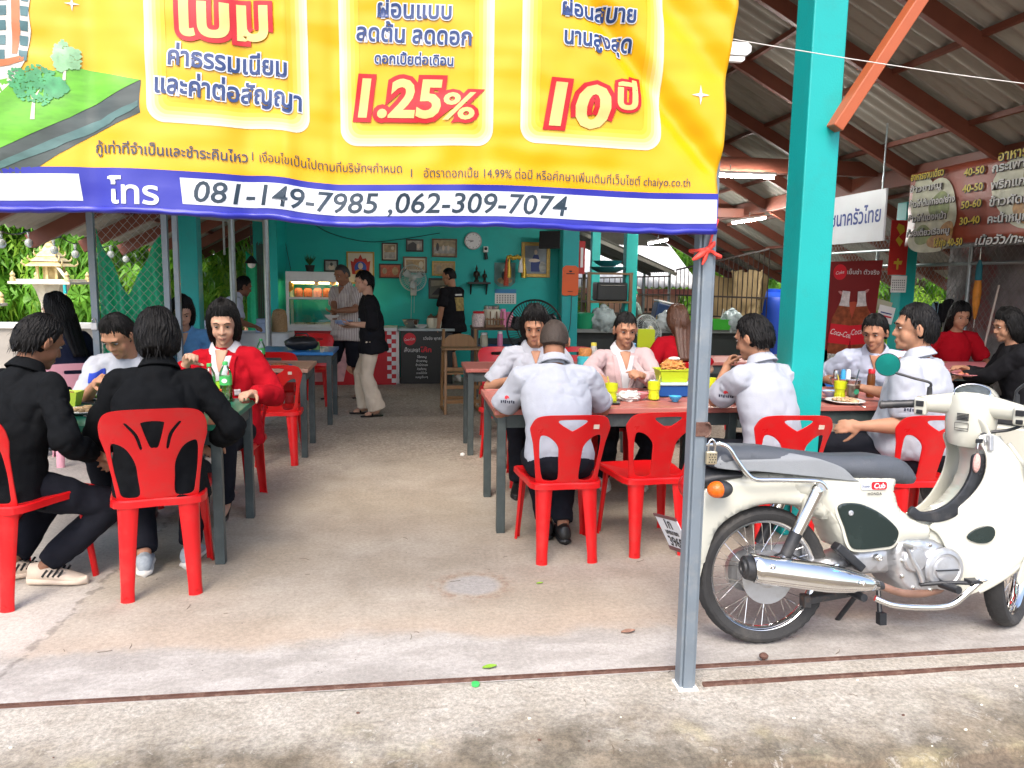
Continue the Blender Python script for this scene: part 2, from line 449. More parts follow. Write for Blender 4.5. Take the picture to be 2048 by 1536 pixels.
def apron_material():
    s = SN('apron_concrete', .9)
    c = s.mix(s.smooth(s.noise(3.2, 7, .65), .32, .68), (.285, .260, .213), (.365, .34, .29))
    c = s.mix(s.math('MULTIPLY', s.smooth(s.noise(7, 6, .7, stretch=(1, 2.5, 1)), .5, .68), .6), c, (.225, .20, .16))
    # damp mossy dirt, heavier downhill
    yy = s.math('ADD', s.y, s.math('MULTIPLY', s.math('SUBTRACT', s.noise(2.0, 7, .65), .5), 1.0))
    yy = s.math('ADD', yy, s.math('MULTIPLY', s.math('SUBTRACT', s.noise(13, 5, .7), .5), .18))
    m = s.math('SUBTRACT', 1, s.smooth(yy, 2.16, 2.56))
    moss = s.mix(s.smooth(s.noise(6, 5), .4, .62), (.075, .058, .034), (.165, .132, .088))
    moss = s.mix(s.math('MULTIPLY', s.smooth(s.noise(4, 5), .55, .7), .55), moss, (.13, .135, .055))
    c = s.mix(s.math('MULTIPLY', m, .88), c, moss)
    low = s.math('SUBTRACT', 1, s.smooth(s.z, -.034, -.026))
    c = s.mix(s.math('MULTIPLY', low, s.math('MULTIPLY_ADD', s.noise(5, 5, .7), .6, .45, True)), c, (.115, .086, .058))
    yel = s.math('MULTIPLY', s.smooth(s.noise(2.7, 4), .55, .7), s.math('SUBTRACT', 1, s.smooth(s.y, 2.3, 2.55)))
    c = s.mix(s.math('MULTIPLY', yel, .35), c, (.36, .32, .15))
    # flaking laitance: white scabs and small cracks
    fl = s.smooth(s.noise(11, 8, .75, dist=.8), .58, .63)
    c = s.mix(s.math('MULTIPLY', fl, .45), c, (.42, .40, .35))
    cr = s.math('SUBTRACT', 1, s.smooth(s.math('ABSOLUTE', s.math('SUBTRACT', s.noise(2.6, 7, .6, dist=.6), .5)), .001, .004))
    c = s.mix(s.math('MULTIPLY', cr, s.math('MULTIPLY', s.smooth(s.noise(1.2, 3), .48, .6), .55)), c, (.10, .08, .06))
    sp = s.math('SUBTRACT', 1, s.smooth(s.voro(34), .03, .09))
    c = s.mix(s.math('MULTIPLY', sp, s.math('MULTIPLY', m, .5)), c, (.07, .055, .04))
    fine = s.noise(60, 6, .8); grit = s.noise(170, 3, .8)
    c = s.mix(.62, c, s.mix(s.smooth(fine, .3, .7), (.22, .22, .22), (.78, .78, .78)), 'OVERLAY')
    c = s.mix(.35, c, s.mix(grit, (.1, .1, .1), (.9, .9, .9)), 'OVERLAY')
    s.bump(s.math('ADD', s.math('MULTIPLY', fine, .7), s.math('ADD', s.math('MULTIPLY', fl, .35), s.noise(9, 6, .7))), .55, .006)
    return s.done(c)
def outside_material():
    s = SN('outside_soil', .95)
    c = s.mix(s.smooth(s.noise(.5, 6), .4, .62), (.34, .30, .24), (.20, .21, .11))
    c = s.mix(.5, c, s.mix(s.noise(30, 4, .7), (.2, .2, .2), (.8, .8, .8)), 'OVERLAY')
    s.bump(s.noise(20, 4), .4, .02)
    return s.done(c)

mb = MB(); mb.sheet(60, 60, lambda u, v: (-5+15*u, 2.705+14.835*v, 0))
tag(mb.build('floor', floor_material()), kind='structure')
def edge_y(x):                  # ragged edge of the cement apron
    return 2.19 + .06*math.sin(x*2.3+1) + .035*mnoise.noise((x*3.1, 1.7, 0)) + .03*mnoise.noise((x*11, .3, 0)) - max(0, .95-x)*1.6
def apron_h(x, y):
    h = -.02*max(0, 2.64-y) - .06*max(0, 2.3-y)
    h += .004*mnoise.noise((x*2.1, y*2.1, 3)) + .0015*mnoise.noise((x*14, y*14, 1))
    d = edge_y(x)-y
    if d > 0: h -= .030*min(1, d/.014)
    return h
mb = MB(); mb.sheet(460, 210, lambda u, v: ((lambda x, y: (x, y, apron_h(x, y)))(-3.2+8.4*u, 1.2+1.5045*v)))
tag(mb.build('apron', apron_material(), smooth=40), kind='structure')
mb = MB(); mb.sheet(20, 8, lambda u, v: (-30+60*u, -24+25.2*v, -.12-.02*(1-v)))
tag(mb.build('road', MATS['apron_concrete']), kind='structure')
mb = MB(); mb.sheet(40, 40, lambda u, v: (-900+1800*u, -900+1800*v, -.35))
tag(mb.build('ground', outside_material()), kind='structure')

# ---------------------------------------------------------------- colours
TEAL = mat('teal_paint', (.003, .305, .288), .45, var=.06, scale=3, bump=.12, bscale=90, dirt=(.02, .22, .2), dirt_amt=.5, dirt_scale=5)
TEALW = mat('teal_wall_paint', (.004, .40, .365), .55, var=.07, scale=1.5, bump=.1, bscale=70, dirt=(.01, .19, .18), dirt_amt=.5, dirt_scale=1.2)
RUSTRED = mat('red_oxide_steel', (.145, .042, .024), .5, var=.15, scale=7, bump=.05, bscale=80, dirt=(.13, .045, .025), dirt_amt=.6, dirt_scale=4)
SHEETM = mat('fibre_cement', (.27, .26, .225), .8, var=.22, scale=1.6, bump=.15, bscale=60, dirt=(.12, .115, .09), dirt_amt=.75, dirt_scale=3.5, stretch=(.35, 2.2, .35))
STEELB = mat('blue_grey_steel', (.185, .225, .26), .4, metal=.35, var=.1, scale=9, bump=.05, bscale=90, dirt=(.33, .33, .31), dirt_amt=.5, dirt_scale=12)
GALV = mat('galvanised_steel', (.33, .37, .38), .4, metal=.75, var=.15, scale=25, bump=.03)
RUST = mat('rusty_track', (.10, .048, .034), .8, var=.3, scale=20, bump=.5, bscale=60, dirt=(.30, .21, .16), dirt_amt=.7, dirt_scale=18)
BLACK = mat('black_plastic', (.012, .013, .014), .38, var=.15, scale=8)
def leafy(name, c, tw=.3, scale=2.2):
    m = mat(name, c, .42, var=.35, scale=scale, spec=.35); N, L = nodes(m); b = N['Principled BSDF']; tr = N.new('ShaderNodeBsdfTranslucent'); tr.inputs[0].default_value = (min(1, c[0]*1.5), min(1, c[1]*1.5), c[2], 1); mx = N.new('ShaderNodeMixShader'); mx.inputs[0].default_value = tw; L.new(b.outputs[0], mx.inputs[1]); L.new(tr.outputs[0], mx.inputs[2]); L.new(mx.outputs[0], N['Material Output'].inputs[0]); return m
WHITEP = mat('white_plastic', (.72, .72, .70), .4, var=.04, scale=6)
WHITE_PAINT = mat('white_paint', (.72, .72, .69), .5, var=.05, scale=4, dirt=(.5, .47, .4), dirt_amt=.5)
PAPER = mat('white_paper', (.70, .69, .65), .8, var=.05, scale=8)
INK = mat('black_ink', (.015, .015, .018), .6)
INKB = mat('blue_ink', (.012, .03, .16), .5, var=.08)
GREENNET = leafy('green_shade_net', (.03, .46, .28), .5, 30)
CHROME = mat('chrome', (.80, .80, .78), .08, metal=1, var=.05, scale=12)
DARKWOOD = mat('dark_table_steel', (.045, .06, .06), .45, var=.25, scale=9, bump=.05, dirt=(.12, .13, .12), dirt_amt=.4, dirt_scale=9)

# ================================================================ the pavilion
ZR, XR, SL = 4.6, 1.8, .52
def roof_z(x): return ZR - SL*abs(x-XR)
pav = thing('restaurant_pavilion', 'open sided restaurant pavilion with teal posts and brown rafters under a corrugated roof', 'pavilion', (0, 0, 0))
def column(x, y, w, z1, name='column', m=TEAL):
    mb = MB(); mb.box((x, y, z1/2), (w, w, z1)); return mb.build(name, m, pav, bevel=.008)
column(2.33, 4.30, .20, 4.2)
column(1.78, 8.40, .18, 2.72)
column(-2.19, 8.40, .18, 2.42)
column(5.78, 8.40, .18, 2.45)
column(3.62, 12.3, .19, 2.5, m=TEALW)
column(3.75, 15.2, .17, 2.6, m=TEALW)
column(-2.19, 12.3, .18, 2.4)
RY = [4.42, 5.42, 6.47, 7.72, 8.88, 10.0, 11.15, 12.3, 13.45, 14.6, 15.7, 16.8]
RF, RB = 4.22, 17.3
XE0, XE1 = -3.42, 7.6
for y in RY:
    for xe in (XE0, XE1):
        mb = MB(); mb.bar((XR, y, ZR-.10), (xe, y, roof_z(xe)-.10), .06, .13, up=(0, 0, 1)); mb.build('rafter', RUSTRED, pav, bevel=.004)
for xe, sg in ((XE0, -1), (XE1, 1)):
    n = int(abs(xe-XR)/.78)
    for i in range(n+1):
        x = XR+sg*(.1+i*.765)
        if abs(x-XR) > abs(xe-XR): continue
        mb = MB(); mb.bar((x, RF+.04, roof_z(x)-.024), (x, RB-.1, roof_z(x)-.024), .045, .045, up=(0, 0, 1)); mb.build('purlin', RUSTRED, pav)
    def sheetfn(u, v, xe=xe):
        x = XR+(xe-XR)*u; y = RF+(RB-RF)*v
        return (x, y, roof_z(x)+.022+.021*math.cos(2*math.pi*y/.165)+.004*math.sin(x*9+y)*(u > .01))
    mb = MB(); mb.sheet(14, 648, sheetfn); mb.build('roof_panel', SHEETM, pav, smooth=180, solid=.006)
mb = MB(); mb.bar((XR-.3, RF, roof_z(XR-.3)+.06), (XR-.3, RB, roof_z(XR-.3)+.06), .6, .012, up=(-SL, 0, 1)); mb.bar((XR+.3, RF, roof_z(XR+.3)+.06), (XR+.3, RB, roof_z(XR+.3)+.06), .6, .012, up=(SL, 0, 1)); mb.build('ridge_cap', SHEETM, pav)
# tie beams, eave beams, knee brace
for a, b, w, h in (((1.9, 8.4, 2.80), (5.7, 8.4, 2.80), .10, .16), ((-2.1, 8.4, 2.50), (1.7, 8.4, 2.78), .10, .15), ((5.37, 4.3, 2.66), (5.37, 17, 2.66), .10, .19), ((-2.19, 4.3, 2.40), (-2.19, 17, 2.40), .08, .14), ((2.45, 11.9, 2.6), (6, 11.9, 2.6), .08, .14), ((1.78, 8.5, 2.78), (1.78, 11.7, 2.78), .08, .14), ((2.33, 4.4, 4.1), (2.33, 16, 4.1), .1, .16)):
    mb = MB(); mb.bar(a, b, w, h); mb.build('tie_beam', RUSTRED, pav, bevel=.004)
mb = MB(); mb.bar((2.37, 4.165, 2.36), (3.0, 4.06, 3.42), .065, .105, up=(0, 1, 0)); mb.build('knee_brace', mat('brace_paint', (.36, .085, .03), .45, var=.1, scale=6, bump=.05), pav, bevel=.006)
mb = MB(); mb.prism([(2.5, 2.36), (6.0, 2.30), (5.6, roof_z(5.6)-.02), (2.5, roof_z(2.5)-.02)], 17.22, 17.25); mb.build('sky_blocking_sheet', SHEETM, pav)  # added sheet that blocks the bright sky at the rear gable
# teal rear wall with its gable top
wp = [(-1.86, 0), (2.46, 0), (2.46, roof_z(2.46)-.2), (1.8, ZR-.2), (-1.86, roof_z(-1.86)-.2)]
mb = MB(); mb.prism(wp, 11.82, 11.95); mb.build('rear_wall', TEALW, pav)
mb = MB(); mb.prism([(-1.86, 0), (-1.74, 0), (-1.74, roof_z(-1.7)-.25), (-1.86, roof_z(-1.86)-.25)], 11.0, 11.815); mb.build('wall_return', TEALW, pav)
mb = MB(); mb.box((2.395, 11.55, 1.6), (.12, .52, 3.2)); mb.build('wall_return', TEALW, pav)

# gate tracks let into the floor
for x0, x1, y, lab in ((-3.2, 5.2, 2.722, 'long rusty steel gate track set in the floor, nearest the eating area'), (1.10, 5.2, 2.592, 'shorter rusty gate track starting at the foot of the blue grey post')):
    mb = MB()
    for dy in (-.007, .007): mb.box(((x0+x1)/2, y+dy, .003), (x1-x0, .004, .013))
    mb.box(((x0+x1)/2, y, -.002), (x1-x0, .010, .006))
    tag(mb.build('gate_track', RUST), lab, 'gate track', 'rusty gate tracks')

# blue grey gate post
gp = thing('gate_post', 'blue grey rectangular steel gate post with a rust patch where a padlock hangs', 'post', (1.033, 2.60, 0))
mb = MB()
prof = [(-.043, -.03), (.043, -.03), (.043, .03), (-.043, .03)]
mb.box((0, 0, 1.25), (.038, .07, 2.5)); mb.box((-.0245, .004, 1.25), (.012, .056, 2.5)); mb.box((.0245, .004, 1.25), (.012, .056, 2.5))
mb.build('post_shaft', STEELB, gp, bevel=.004)
mb = MB(); mb.box((.006, -.0375, .985), (.050, .006, .052)); mb.build('latch_plate', RUST, gp, bevel=.002)
mb = MB(); mb.tube([(.012+.024*math.cos(a), -.037-.012*abs(math.sin(a)), .985+.026*math.sin(a)) for a in [i*math.pi/8-math.pi/2 for i in range(9)]], .0035); mb.build('hasp', RUST, gp)
mb = MB(); mb.box((0, 0, .0), (.076, .084, .012)); mb.build('cement_foot', PAPER, gp, bevel=.004)
pl = thing('padlock', 'brushed brass padlock with punched dots hanging from the steel post', 'padlock', (1.070, 2.548, .885))
mb = MB(); mb.box((0, 0, 0), (.040, .018, .046)); mb.build('lock_body', mat('brass_steel', (.50, .44, .30), .35, metal=.8, var=.1, scale=20), pl, bevel=.004)
mb = MB(); mb.tube([(-.012, 0, .02), (-.012, 0, .05), (-.008, 0, .062), (0, 0, .067), (.008, 0, .062), (.012, 0, .05), (.012, 0, .02)], .004); mb.build('shackle', CHROME, pl, smooth=60)
mb = MB()
for i in range(3):
    for j in range(4): mb.ell((-.010+.010*i+(.003 if j % 2 else 0), -.0092, -.014+.009*j), (.0025, .001, .0025), seg=8, rings=5)
mb.build('dots', BLACK, pl)
# red plastic ribbon tied round the post
RIB = mat('red_raffia', (.72, .055, .035), .45, var=.15, scale=30, bump=.3, bscale=100)
mb = MB()
c = Vector((1.033, 2.60, 1.600))
lp = [c+Vector((x, y, z)) for x, y, z in ((-.040, -.045, .008), (-.01, -.048, .012), (.02, -.047, -.004), (.038, -.044, -.012), (.040, .04, -.010), (0, .046, 0), (-.040, .04, .01))]
mb.tube(catmull(lp, 4, True), .0065, 6, closed=True)
mb.tube([c+Vector(q) for q in ((-.012, -.052, .01), (-.035, -.056, -.004), (-.055, -.058, -.018), (-.066, -.054, -.024))], [.006, .012, .009, .004], 6)
mb.tube([c+Vector(q) for q in ((-.012, -.052, .01), (-.022, -.054, -.02), (-.03, -.054, -.04))], [.006, .008, .003], 6)
mb.tube([c+Vector(q) for q in ((-.01, -.052, .01), (.005, -.055, .03), (.012, -.05, .038))], [.006, .010, .004], 6)
mb.ell(c+Vector((-.012, -.052, .01)), (.013, .009, .013), seg=10, rings=6)
mb.tube([c+Vector(q) for q in ((-.008, -.05, .015), (.004, -.046, .06), (.02, -.05, .11), (.055, .10, .135))], [.005, .004, .005, .004], 6)
tag(mb.build('ribbon', RIB, smooth=60), 'red raffia ribbon tied in a bow round the steel post under the banner corner', 'ribbon')
# ================================================================ the yellow banner
BY, BK = 2.775, .914        # artwork is laid out at depth BY and hangs at BY*BK, outside the post
YEL = mat('banner_yellow', (.62, .335, .002), .30, var=.03, scale=2, bump=.10, bscale=14, spec=.5, stretch=(1, 1, .5))
BLUE = mat('banner_blue', (.018, .022, .27), .32, var=.06, scale=4, bump=.08, bscale=20)
BWHITE = mat('banner_white', (.51, .535, .57), .32, var=.03, scale=4, bump=.08, bscale=20)
BDEEP = mat('banner_deep_blue', (.012, .028, .045), .35, var=.1, scale=12)
BNAVY = mat('banner_navy', (.014, .038, .135), .35, var=.1, scale=12)
BDARK = mat('banner_dark_print', (.03, .035, .06), .4, var=.1, scale=12)
BRED = mat('banner_red', (.42, .004, .010), .4, var=.1, scale=10)
BGOLD = mat('banner_gold', (.60, .43, .15), .35, var=.12, scale=14)
def bfold(x, z):
    """how far the hanging vinyl bulges, at side distance x and height z"""
    d = .012*math.sin(2.6*x+1.2*z) + .010*math.sin(6.1*x-2.2*z+.8) + .012*math.sin(3.3*(x*.7+z)+1.9)
    # diagonal tension folds from the right, vertical creases at the left
    for c, w, a in ((2.86, .06, .042), (3.18, .08, .034), (3.42, .05, -.028)):
        q = (x + z*.9 - c)/w; d += a*math.exp(-q*q)*max(0., min(1., (x-.35)/.35))
    for c, w, a in ((-.53, .05, .020), (-.40, .03, -.012), (-.24, .025, .008), (-1.02, .05, .016), (.27, .03, .006)):
        q = (x-c)/w; d += a*math.exp(-q*q)
    d += .018*max(0, (1.85-z)/.15)*math.sin(9*x+.5)*.35 + .006*mnoise.noise((x*9, z*9, 0)) + .003*mnoise.noise((x*3, z*18, 5))
    return d
def bsag(x):
    return -.016*max(0., min(1., (x+.62)/.40)) + .010*math.exp(-((x+.45)/.10)**2) + .006*math.sin(5*x)
def bpt(x, z, off=0.):
    return Vector((x*BK, (BY + bfold(x, z))*BK - off, CAMH + (z + bsag(x) - CAMH)*BK))
ban = thing('banner', 'large yellow vinyl loan advertising banner with blue and white hem hung across the entrance', 'banner', (0, 0, 0))
BX0, BX1, BZ0, BZ1 = -2.1, 1.125, 1.705, 2.72
def rx(z): return BX1 + .05*max(0, (z-1.7))/.8       # the right edge leans out
mb = MB(); mb.sheet(260, 90, lambda u, v: bpt(BX0+(rx(BZ0+(BZ1-BZ0)*v)-BX0)*u, BZ0+(BZ1-BZ0)*v))
mb.build('sheet', YEL, ban, smooth=180, solid=.0012, recalc=False)
def bcut(x0, x1, z0, z1, d=.018): return [(0, frange(x0, x1, d)), (1, frange(z0, z1, .018))]
def bshape(name, poly, m, off):
    mb = MB(); mb.add([(p[0], p[1], 0) for p in poly], [tuple(range(len(poly)))]); me = mb.mesh(name, False)
    xs = [p[0] for p in poly]; zs = [p[1] for p in poly]
    bm = bmesh.new(); bm.from_mesh(me); bmesh.ops.triangulate(bm, faces=bm.faces); bm.to_mesh(me); bm.free()
    warp(me, lambda c: bpt(c.x, c.y, off), bcut(min(xs), max(xs), min(zs), max(zs)))
    return link(name, me, m, ban, smooth=180)
def bp(x, y):
    v = at(x, y, BY); return (v.x, v.z - bsag(v.x))
L1, L2, L3, L4 = .0020, .0034, .0046, .0058
# hem: blue band, white strips
zb0, zb1 = BZ0-.001, 1.842
bshape('blue_band', [(BX0, zb0), (rx(zb0)+.001, zb0), (rx(zb1)+.001, zb1), (BX0, zb1)], BLUE, L1)
z0, z1 = 1.734, 1.820
bshape('white_strip', [(-2.1, z0), (-1.052, z0), (-1.060, z1), (-2.1, z1)], BWHITE, L2)
bshape('white_strip', [(-.738, z0), (rx(z0)-.002, z0), (rx(z1)-.004, z1), (-.746, z1)], BWHITE, L2)
mb = MB(); mb.sheet(160, 8, lambda u, v: (lambda x, a: bpt(x, BZ0+.004, 0)+Vector((0, -.011*math.cos(a)-.003+.004*mnoise.noise((x*8, a, 0)), .010*math.sin(a)-.003+.005*mnoise.noise((x*14, 2, 0)))))(BX0+(BX1-BX0)*u, -1.9+3.4*v))
mb.build('rolled_hem', BLUE, ban, smooth=180, solid=.001)
def btext(body, x, y, size, m, off, name='lettering', rot=0., **kw):
    """lettering whose anchor is the photo point (x, y)"""
    ox, oz = bp(x, y); c, s = math.cos(rot), math.sin(rot)
    me = text_mesh(body, size, **kw)
    if not len(me.vertices): return
    def f(p): return bpt(ox+p.x*c-p.y*s, oz+p.x*s+p.y*c, off)
    warp(me, f, [(0, frange(min(v.co.x for v in me.vertices), max(v.co.x for v in me.vertices), .018)), (1, frange(min(v.co.y for v in me.vertices), max(v.co.y for v in me.vertices), .03))])
    return link(name, me, m, ban)
def outlined(body, x, y, size, m_in, m_out, o_in, o_out, **kw):
    btext(body, x, y, size, m_out, L3, name='lettering_outline', offset=o_out, **kw)
    btext(body, x, y, size, m_in, L4, offset=o_in, **kw)
# three rounded panels with pale glowing rims
def panel(cx0, cz0, cx1, cz1, r):
    cols = [(.57, .60, .42), (.61, .60, .33), (.65, .58, .27), (.66, .50, .14), (.66, .43, .05), (.66, .39, .015)]
    ins = [0, .008, .016, .026, .038, .052, .066]
    ms = [mat('banner_glow '+'abcdef'[i], c, .32, var=.03, scale=5, bump=.08, bscale=20) for i, c in enumerate(cols)]
    vs = []; fs = []; mi = []
    n = len(rrect(0, 0, 1, 1, .1, 8))
    for k, d in enumerate(ins):
        vs += [(p[0], p[1], 0) for p in rrect(cx0+d, cz0+d, cx1-d, cz1-d, max(.004, r-d*.6), 8)]
    for k in range(len(ins)-1):
        for j in range(n): fs.append((k*n+j, k*n+(j+1) % n, (k+1)*n+(j+1) % n, (k+1)*n+j)); mi.append(k)
    me = bpy.data.meshes.new('panel_rim'); me.from_pydata(vs, [], fs); me.polygons.foreach_set('material_index', mi)
    warp(me, lambda c: bpt(c.x, c.y, L1), [(0, frange(cx0, cx1, .018)), (1, frange(cz0, cz1, .018))])
    link('panel_rim', me, ms, ban, smooth=180)
def pan(xa, ya, xb, yb, top, r):
    a, b = bp(xa, ya), bp(xb, yb); panel(a[0], b[1], b[0], top, r)
pan(291, 180, 618, 268, 2.66, .055)
pan(679, 200, 985, 293, 2.66, .055)
pan(1040, 200, 1318, 303, 2.66, .055)
# lettering
outlined('เบม', 447, 72, .185, BGOLD, BRED, .0060, .0210, width=.27)
outlined('ค่าธรรมเนียม', 455, 140, .082, BNAVY, BWHITE, .0022, .0068, width=.375, rot=-.035)
outlined('และค่าต่อสัญญา', 457, 200, .084, BNAVY, BWHITE, .0022, .0068, width=.465, rot=-.045)
outlined('ผ่อนแบบ', 829, 36, .076, BNAVY, BWHITE, .0020, .0060, width=.245, rot=-.03)
outlined('ลดต้น ลดดอก', 828, 85, .076, BNAVY, BWHITE, .0020, .0060, width=.385, rot=-.04)
outlined('ดอกเบี้ยต่อเดือน', 828, 128, .046, BNAVY, BWHITE, .0012, .0040, width=.265, rot=-.03)
outlined('1.25', 800, 231, .172, BGOLD, BRED, .0055, .0205, shear=.12, width=.275, rot=-.015)
outlined('%', 918, 238, .125, BGOLD, BRED, .0022, .0135, shear=.12, width=.105)
outlined('ผ่อนสบาย', 1195, 42, .072, BNAVY, BWHITE, .0020, .0060, width=.262)
outlined('นานสูงสุด', 1194, 98, .074, BNAVY, BWHITE, .0020, .0060, width=.245)
outlined('10', 1157, 254, .196, BGOLD, BRED, .0065, .0210, shear=.12, width=.205)
outlined('ปี', 1252, 220, .125, BGOLD, BRED, .0034, .0135, width=.068)
btext('กู้เท่าที่จำเป็นและชำระคืนไหว', 344, 313, .047, BDARK, L3, width=.475, offset=.0008, rot=-.01)
btext('I', 502, 318, .040, BDARK, L3)
btext('เงื่อนไขเป็นไปตามที่บริษัทฯกำหนด', 662, 340, .042, BDARK, L3, width=.480, rot=-.012)
btext('I', 823, 353, .040, BDARK, L3)
btext('อัตราดอกเบี้ย 14.99% ต่อปี หรือศึกษาเพิ่มเติมที่เว็บไซต์ chaiyo.co.th', 1118, 362, .042, BDARK, L3, width=.960)
btext('โทร', 272, 408, .105, BWHITE, L3, width=.155, offset=.0022)
btext('081-149-7985 ,062-309-7074', 774, 425, .098, BDEEP, L3, width=1.275, shear=.16, offset=.0010)
# four pointed white sparkles
for x, y, r in ((1398, 192, .034), (137, 2, .022)):
    cx, cz = bp(x, y)
    bshape('sparkle', [(cx+(r if i % 2 == 0 else r*.22)*math.cos(i*math.pi/4), cz+(r if i % 2 == 0 else r*.22)*math.sin(i*math.pi/4)*1.05) for i in range(8)], BWHITE, L2)
# printed picture: a block of turf with trees and a tall building
GRASSP = mat('banner_grass', (.10, .34, .015), .35, var=.35, scale=16, stretch=(1, 1, 3))
SOILP = mat('banner_soil', (.045, .06, .055), .35, var=.45, scale=9, stretch=(1, 1, 4))
ROCKP = mat('banner_rock', (.06, .13, .12), .35, var=.4, scale=11, stretch=(1, 1, 3))
LEAFP = mat('banner_leaf', (.05, .26, .10), .35, var=.5, scale=30)
LEAFP2 = mat('banner_leaf_pale', (.22, .42, .22), .35, var=.5, scale=30)
BARKP = mat('banner_bark', (.55, .50, .40), .35, var=.2, scale=20)
P = lambda *q: [bp(*p) for p in q]
def rough(poly, amp=.006, n=5):
    out = []
    for i, p in enumerate(poly):
        q = poly[(i+1) % len(poly)]
        for j in range(n):
            t = j/n; x = p[0]+(q[0]-p[0])*t; z = p[1]+(q[1]-p[1])*t
            out.append((x+amp*mnoise.noise((x*40, z*40, 1)), z+amp*mnoise.noise((x*40, z*40, 7))))
    return out
bshape('turf_side', rough(P((-240, 370), (-240, 300), (0, 296), (140, 235), (279, 158), (279, 225), (180, 272), (80, 335), (-20, 372)), .004), SOILP, L1)
bshape('turf_top', rough(P((-240, 320), (-240, 190), (0, 160), (150, 133), (279, 158), (140, 235), (0, 300)), .003), GRASSP, L2)
bshape('rock_band', rough(P((-240, 352), (0, 326), (110, 278), (200, 238), (276, 200), (276, 212), (205, 255), (115, 296), (0, 340), (-240, 365)), .004), ROCKP, L2)
def ptree(cx, cy, w, h, m, seed):
    rnd = random.Random(seed); ox, oz = bp(cx, cy); vs = []; fs = []
    for i in range(420):
        a = rnd.uniform(0, 2*math.pi); q = math.sqrt(rnd.random()); lump = .75+.3*mnoise.noise((math.cos(a)*1.5, math.sin(a)*1.5, seed))
        x = ox+math.cos(a)*q*w*lump; z = oz+math.sin(a)*q*h*lump; r = rnd.uniform(.004, .008); b = rnd.uniform(0, 6.28)
        k = len(vs); vs += [(x+r*math.cos(b+j*1.57), z+r*math.sin(b+j*1.57)*.7, 0) for j in range(4)]; fs.append((k, k+1, k+2, k+3))
    me = bpy.data.meshes.new('printed_tree'); me.from_pydata(vs, [], fs); warp(me, lambda c: bpt(c.x, c.y, L4)); link('printed_tree', me, m, ban)
bshape('printed_trunk', P((64, 240), (66, 200), (56, 180), (68, 192), (80, 178), (72, 200), (73, 240)), BARKP, L3)
bshape('printed_trunk', P((124, 160), (126, 130), (131, 130), (130, 160)), BARKP, L3)
ptree(68, 165, .098, .075, LEAFP, 3); ptree(128, 115, .052, .062, LEAFP2, 9); ptree(112, 175, .045, .04, LEAFP, 5)
BT = mat('banner_building', (.55, .52, .46), .35, var=.1, scale=10); BG = mat('banner_window', (.05, .13, .14), .3, var=.4, scale=25); BO = mat('banner_brick', (.42, .14, .05), .35, var=.2, scale=20)
bshape('printed_building', P((-240, 200), (-240, -60), (62, -60), (55, 20), (60, 60), (52, 120), (30, 160), (-10, 200)), BT, L2)
for q in (((18, -60), (34, -60), (40, 60), (36, 108), (26, 108)), ((-60, 130), (20, 118), (50, 110), (48, 122), (20, 132), (-60, 145))): bshape('printed_brick', P(*q), BO, L3)
for i in range(6):
    y = -50+i*30
    bshape('printed_window', P((-40, y+4), (12, y), (13, y+20), (-40, y+25)), BG, L3); bshape('printed_window', P((38, y), (55, y+2), (54, y+22), (40, y+20)), BG, L3)
# cords that hold the banner: a long line to the right, short ties
CORD = mat('nylon_cord', (.62, .60, .55), .7, var=.1, scale=40)
mb = MB(); a = at(1462, 78, BY*BK); b = at(2150, 180, BY*BK+.05); mb.tube([a+(b-a)*t+Vector((0, 0, -.008*math.sin(math.pi*t))) for t in [i/12 for i in range(13)]], .0016, 5)
tag(mb.build('cord', CORD), 'thin pale cord stretched from the banner edge to the right', 'cord')
# small white floodlight peeping out beside the banner edge
fl = thing('flood_light', 'small white flood light half hidden behind the right edge of the banner', 'light', at(1478, 102, 2.95))
mb = MB(); mb.prism([(-.06, -.018), (.028, -.018), (.045, -.004), (.045, .018), (.030, .030), (-.06, .030)], -.012, .012); mb.build('lamp_head', WHITEP, fl, bevel=.002)
mb = MB(); mb.prism([(-.06, -.042), (.012, -.042), (.022, -.034), (.022, -.022), (-.06, -.022)], -.010, .010); mb.build('lamp_bracket', WHITEP, fl, bevel=.002)
mb = MB(); mb.box((-.06, .03, .1), (.02, .02, .36)); mb.build('bracket_arm', GALV, fl)
# ================================================================ plastic chairs
REDP = mat('red_plastic', (.55, .006, .008), .30, var=.08, scale=6, spec=.5, sss=0, dirt=(.36, .05, .04), dirt_amt=.55, dirt_scale=7, bump=.03, bscale=30)
LIMEP = mat('lime_plastic', (.42, .52, .02), .35, var=.06, scale=6)
BLUEP = mat('blue_plastic', (.01, .10, .36), .35, var=.08, scale=6)
PINKP = mat('pink_plastic', (.62, .30, .36), .4, var=.06, scale=6)
TAGM = mat('paper_tag', (.55, .45, .36), .7, var=.15, scale=40)
def arc(cx, cy, r, a0, a1, n=8, ry=None): return [(cx+r*math.cos(R(a0+(a1-a0)*i/n)), cy+(ry or r)*math.sin(R(a0+(a1-a0)*i/n))) for i in range(n+1)]
def chair_back_outline(H):
    # half outline from bottom to top, mirrored; height measured from the seat
    pts = [(.165, -.02), (.178, .10), (.195, .22), (.213, .29)]
    top = catmull([(.213, .29), (.212, H-.07), (.185, H-.022), (.12, H-.004), (0, H)], 5)
    r = [(p[0], p[1]) for p in pts[:-1]] + [(p.x, p.y) for p in top]
    return r + [(-x, y) for x, y in reversed(r[:-1])]
def smooth_loop(pts, n=4): return [(p.x, p.y) for p in catmull([(a, b, 0) for a, b in pts], n, True)]
def mir(pts): return [(-x, y) for x, y in reversed(pts)]
